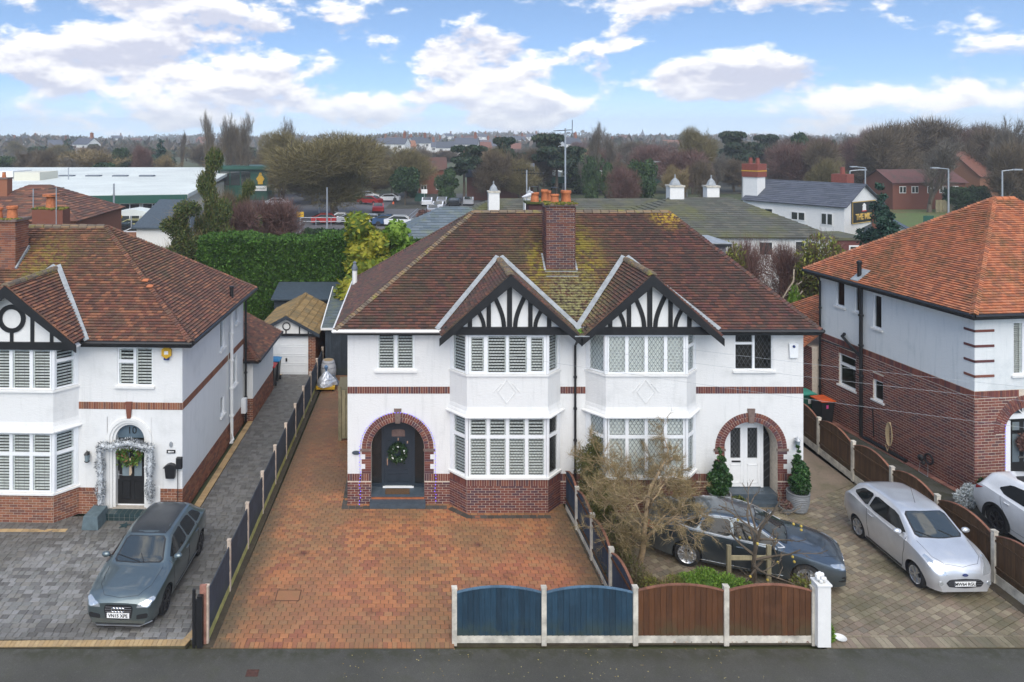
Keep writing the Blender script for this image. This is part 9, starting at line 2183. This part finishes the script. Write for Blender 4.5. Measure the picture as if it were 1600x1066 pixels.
for p in pts: b_.ball(p, .016, 5, 3)
m.tube(pts, .005, 4); m.build('wire', MT['ovalblue'], t); b_.build('bulb', MT['bulb'], t, 'stuff')
t = thing('pet_bowl', 'white enamel dish lying on the paving by the gatepost', 'bowl', (9.78, 16.72, 0)); m = MB(); m.lathe([(.08, 0), (.12, .04), (.14, .045), (.115, .036), (.07, .010), (.001, .010)], n=20, cap=False); m.build('dish', MT['white'], t, smooth=True)
t = thing('coiled_rope', 'coil of pale rope hung on the brick side wall of the right house', 'rope', (17.26, 26.35, 0), RR_)
m = MB()
for k in range(6): w = .05 + .02 * k; m.tube([(-.06 - .01 * k, w * math.cos(a), .78 + .42 * math.sin(a)) for a in [2 * PI * j / 16 for j in range(17)]], .016, 5, False)
m.tube([(-.05, .12, .6), (-.06, .22, .3), (-.07, .12, .12), (-.06, .05, .4)], .014, 5); m.build('coil', MT['rope'], t)
t = thing('hose_reel', 'black wire framed hose reel leaning on the brick side wall', 'hose reel', (17.48, 24.95, 0), RR_ + R(-90))
m = MB(); m.tube([(.26 + .16 * math.cos(a), -.1, .62 + .16 * math.sin(a)) for a in [2 * PI * j / 16 for j in range(17)]], .035, 6, False); m.build('hose_coil', MT['blackmatt'], t)
m = MB(); m.ball((-.08, -.1, .52), (.12, .08, .11), 8, 6); m.ball((.05, -.12, .40), .07, 8, 5); m.build('tap_housing', MT['blackmatt'], t, split=True)
m = MB(); m.tube([(-.1, -.1, .42), (-.14, -.12, .02)], .008, 4); m.tube([(.22, -.1, .46), (.26, -.14, .02)], .008, 4); m.tube([(-.14, -.12, .03), (.26, -.14, .03)], .008, 4); m.build('wire_frame', MT['steel'], t, 'stuff')
def cover(name, label, c, w, d, mat):
 t = thing(name, label, 'cover', c); m = MB()
 for q in ((-w, w, -d, -d + .015), (-w, w, d - .015, d), (-w, -w + .015, -d + .016, d - .016), (w - .015, w, -d + .016, d - .016)): m.box(*q, -.01, .008)
 m.build('frame', MT['rust_dark'], t); m = MB(); m.box(-w + .018, w - .018, -d + .018, d - .018, -.01, .004); m.build('lid', mat, t)
cover('inspection_cover', 'square inspection cover with a dark rim in the red driveway', (-3.02, 18.32, 0), .30, .22, MT['paver_red'])
cover('drain_cover', 'small rusty access cover in the tarmac at the bottom of the picture', (-3.35, 15.68, -.012), .13, .10, MT['rust_dark'])
t = thing('television_aerial', 'tall grey aerial mast strapped to the central chimney', 'aerial', (5.30, 25.05, 9.0)); m = MB(); m.tube([(0, 0, -.8), (0, 0, 2.72)], .028, 8); m.build('mast', MT['steel'], t)
m = MB(); m.tube([(-.40, 0, 2.62), (.22, 0, 2.66)], .012, 5)
for k in range(12): x = -.38 + k * .05; m.tube([(x, -.12, 2.62 + x * .06 + .03), (x, .12, 2.62 + x * .06 + .03)], .010, 4)
m.tube([(.2, -.15, 2.5), (.26, .1, 3.0)], .012, 4); m.build('antenna', MT['blackmatt'], t)
t = thing('gull', 'small gull perched on the chimney pot behind the central chimney', 'gull', (4.47, 27.9, 9.05)); m = MB(); m.tube([(-.22, 0, .10), (-.08, 0, .12), (.06, 0, .17), (.13, 0, .22)], [.01, .06, .075, .04], 8); m.ball((.16, 0, .27), .045, 8, 5); m.tube([(.19, 0, .27), (.25, 0, .255)], [.015, .004], 4); m.tube([(.02, .02, .1), (.02, .02, 0)], .008, 4); m.build('body', MT['gullwhite'], t)
def wire(label, a, b, sag=.25):
 t = thing('overhead_wire', label, 'wire', a, 0, 'overhead wires'); a = Vector(a); b = Vector(b); m = MB(); N = 14; m.tube([(b - a) * (k / N) - Vector((0, 0, sag * 4 * (k / N) * (1 - k / N))) for k in range(N + 1)], .0035, 4); m.build('cable', MT['lead'], t)
wire('uppermost thin overhead wire crossing in front of the right half of the central pair', (7.9, 21.9, 5.15), (26, 16.5, 4.75), .15)
wire('second overhead wire just below the uppermost one', (6.0, 21.9, 5.0), (26, 16.2, 4.45), .15)
wire('lowest overhead wire crossing the band course of the right houses', (2.6, 21.9, 4.95), (26, 16.0, 3.6), .15)
scatter_stones('fallen_leaves', [(-1.5, 15.5), (7.5, 15.5), (7.8, 16.42), (-1.5, 16.42)], 110, MT['leafdry'], (.008, .020), -.010, label='scattered dry leaves on the tarmac along the fence foot')
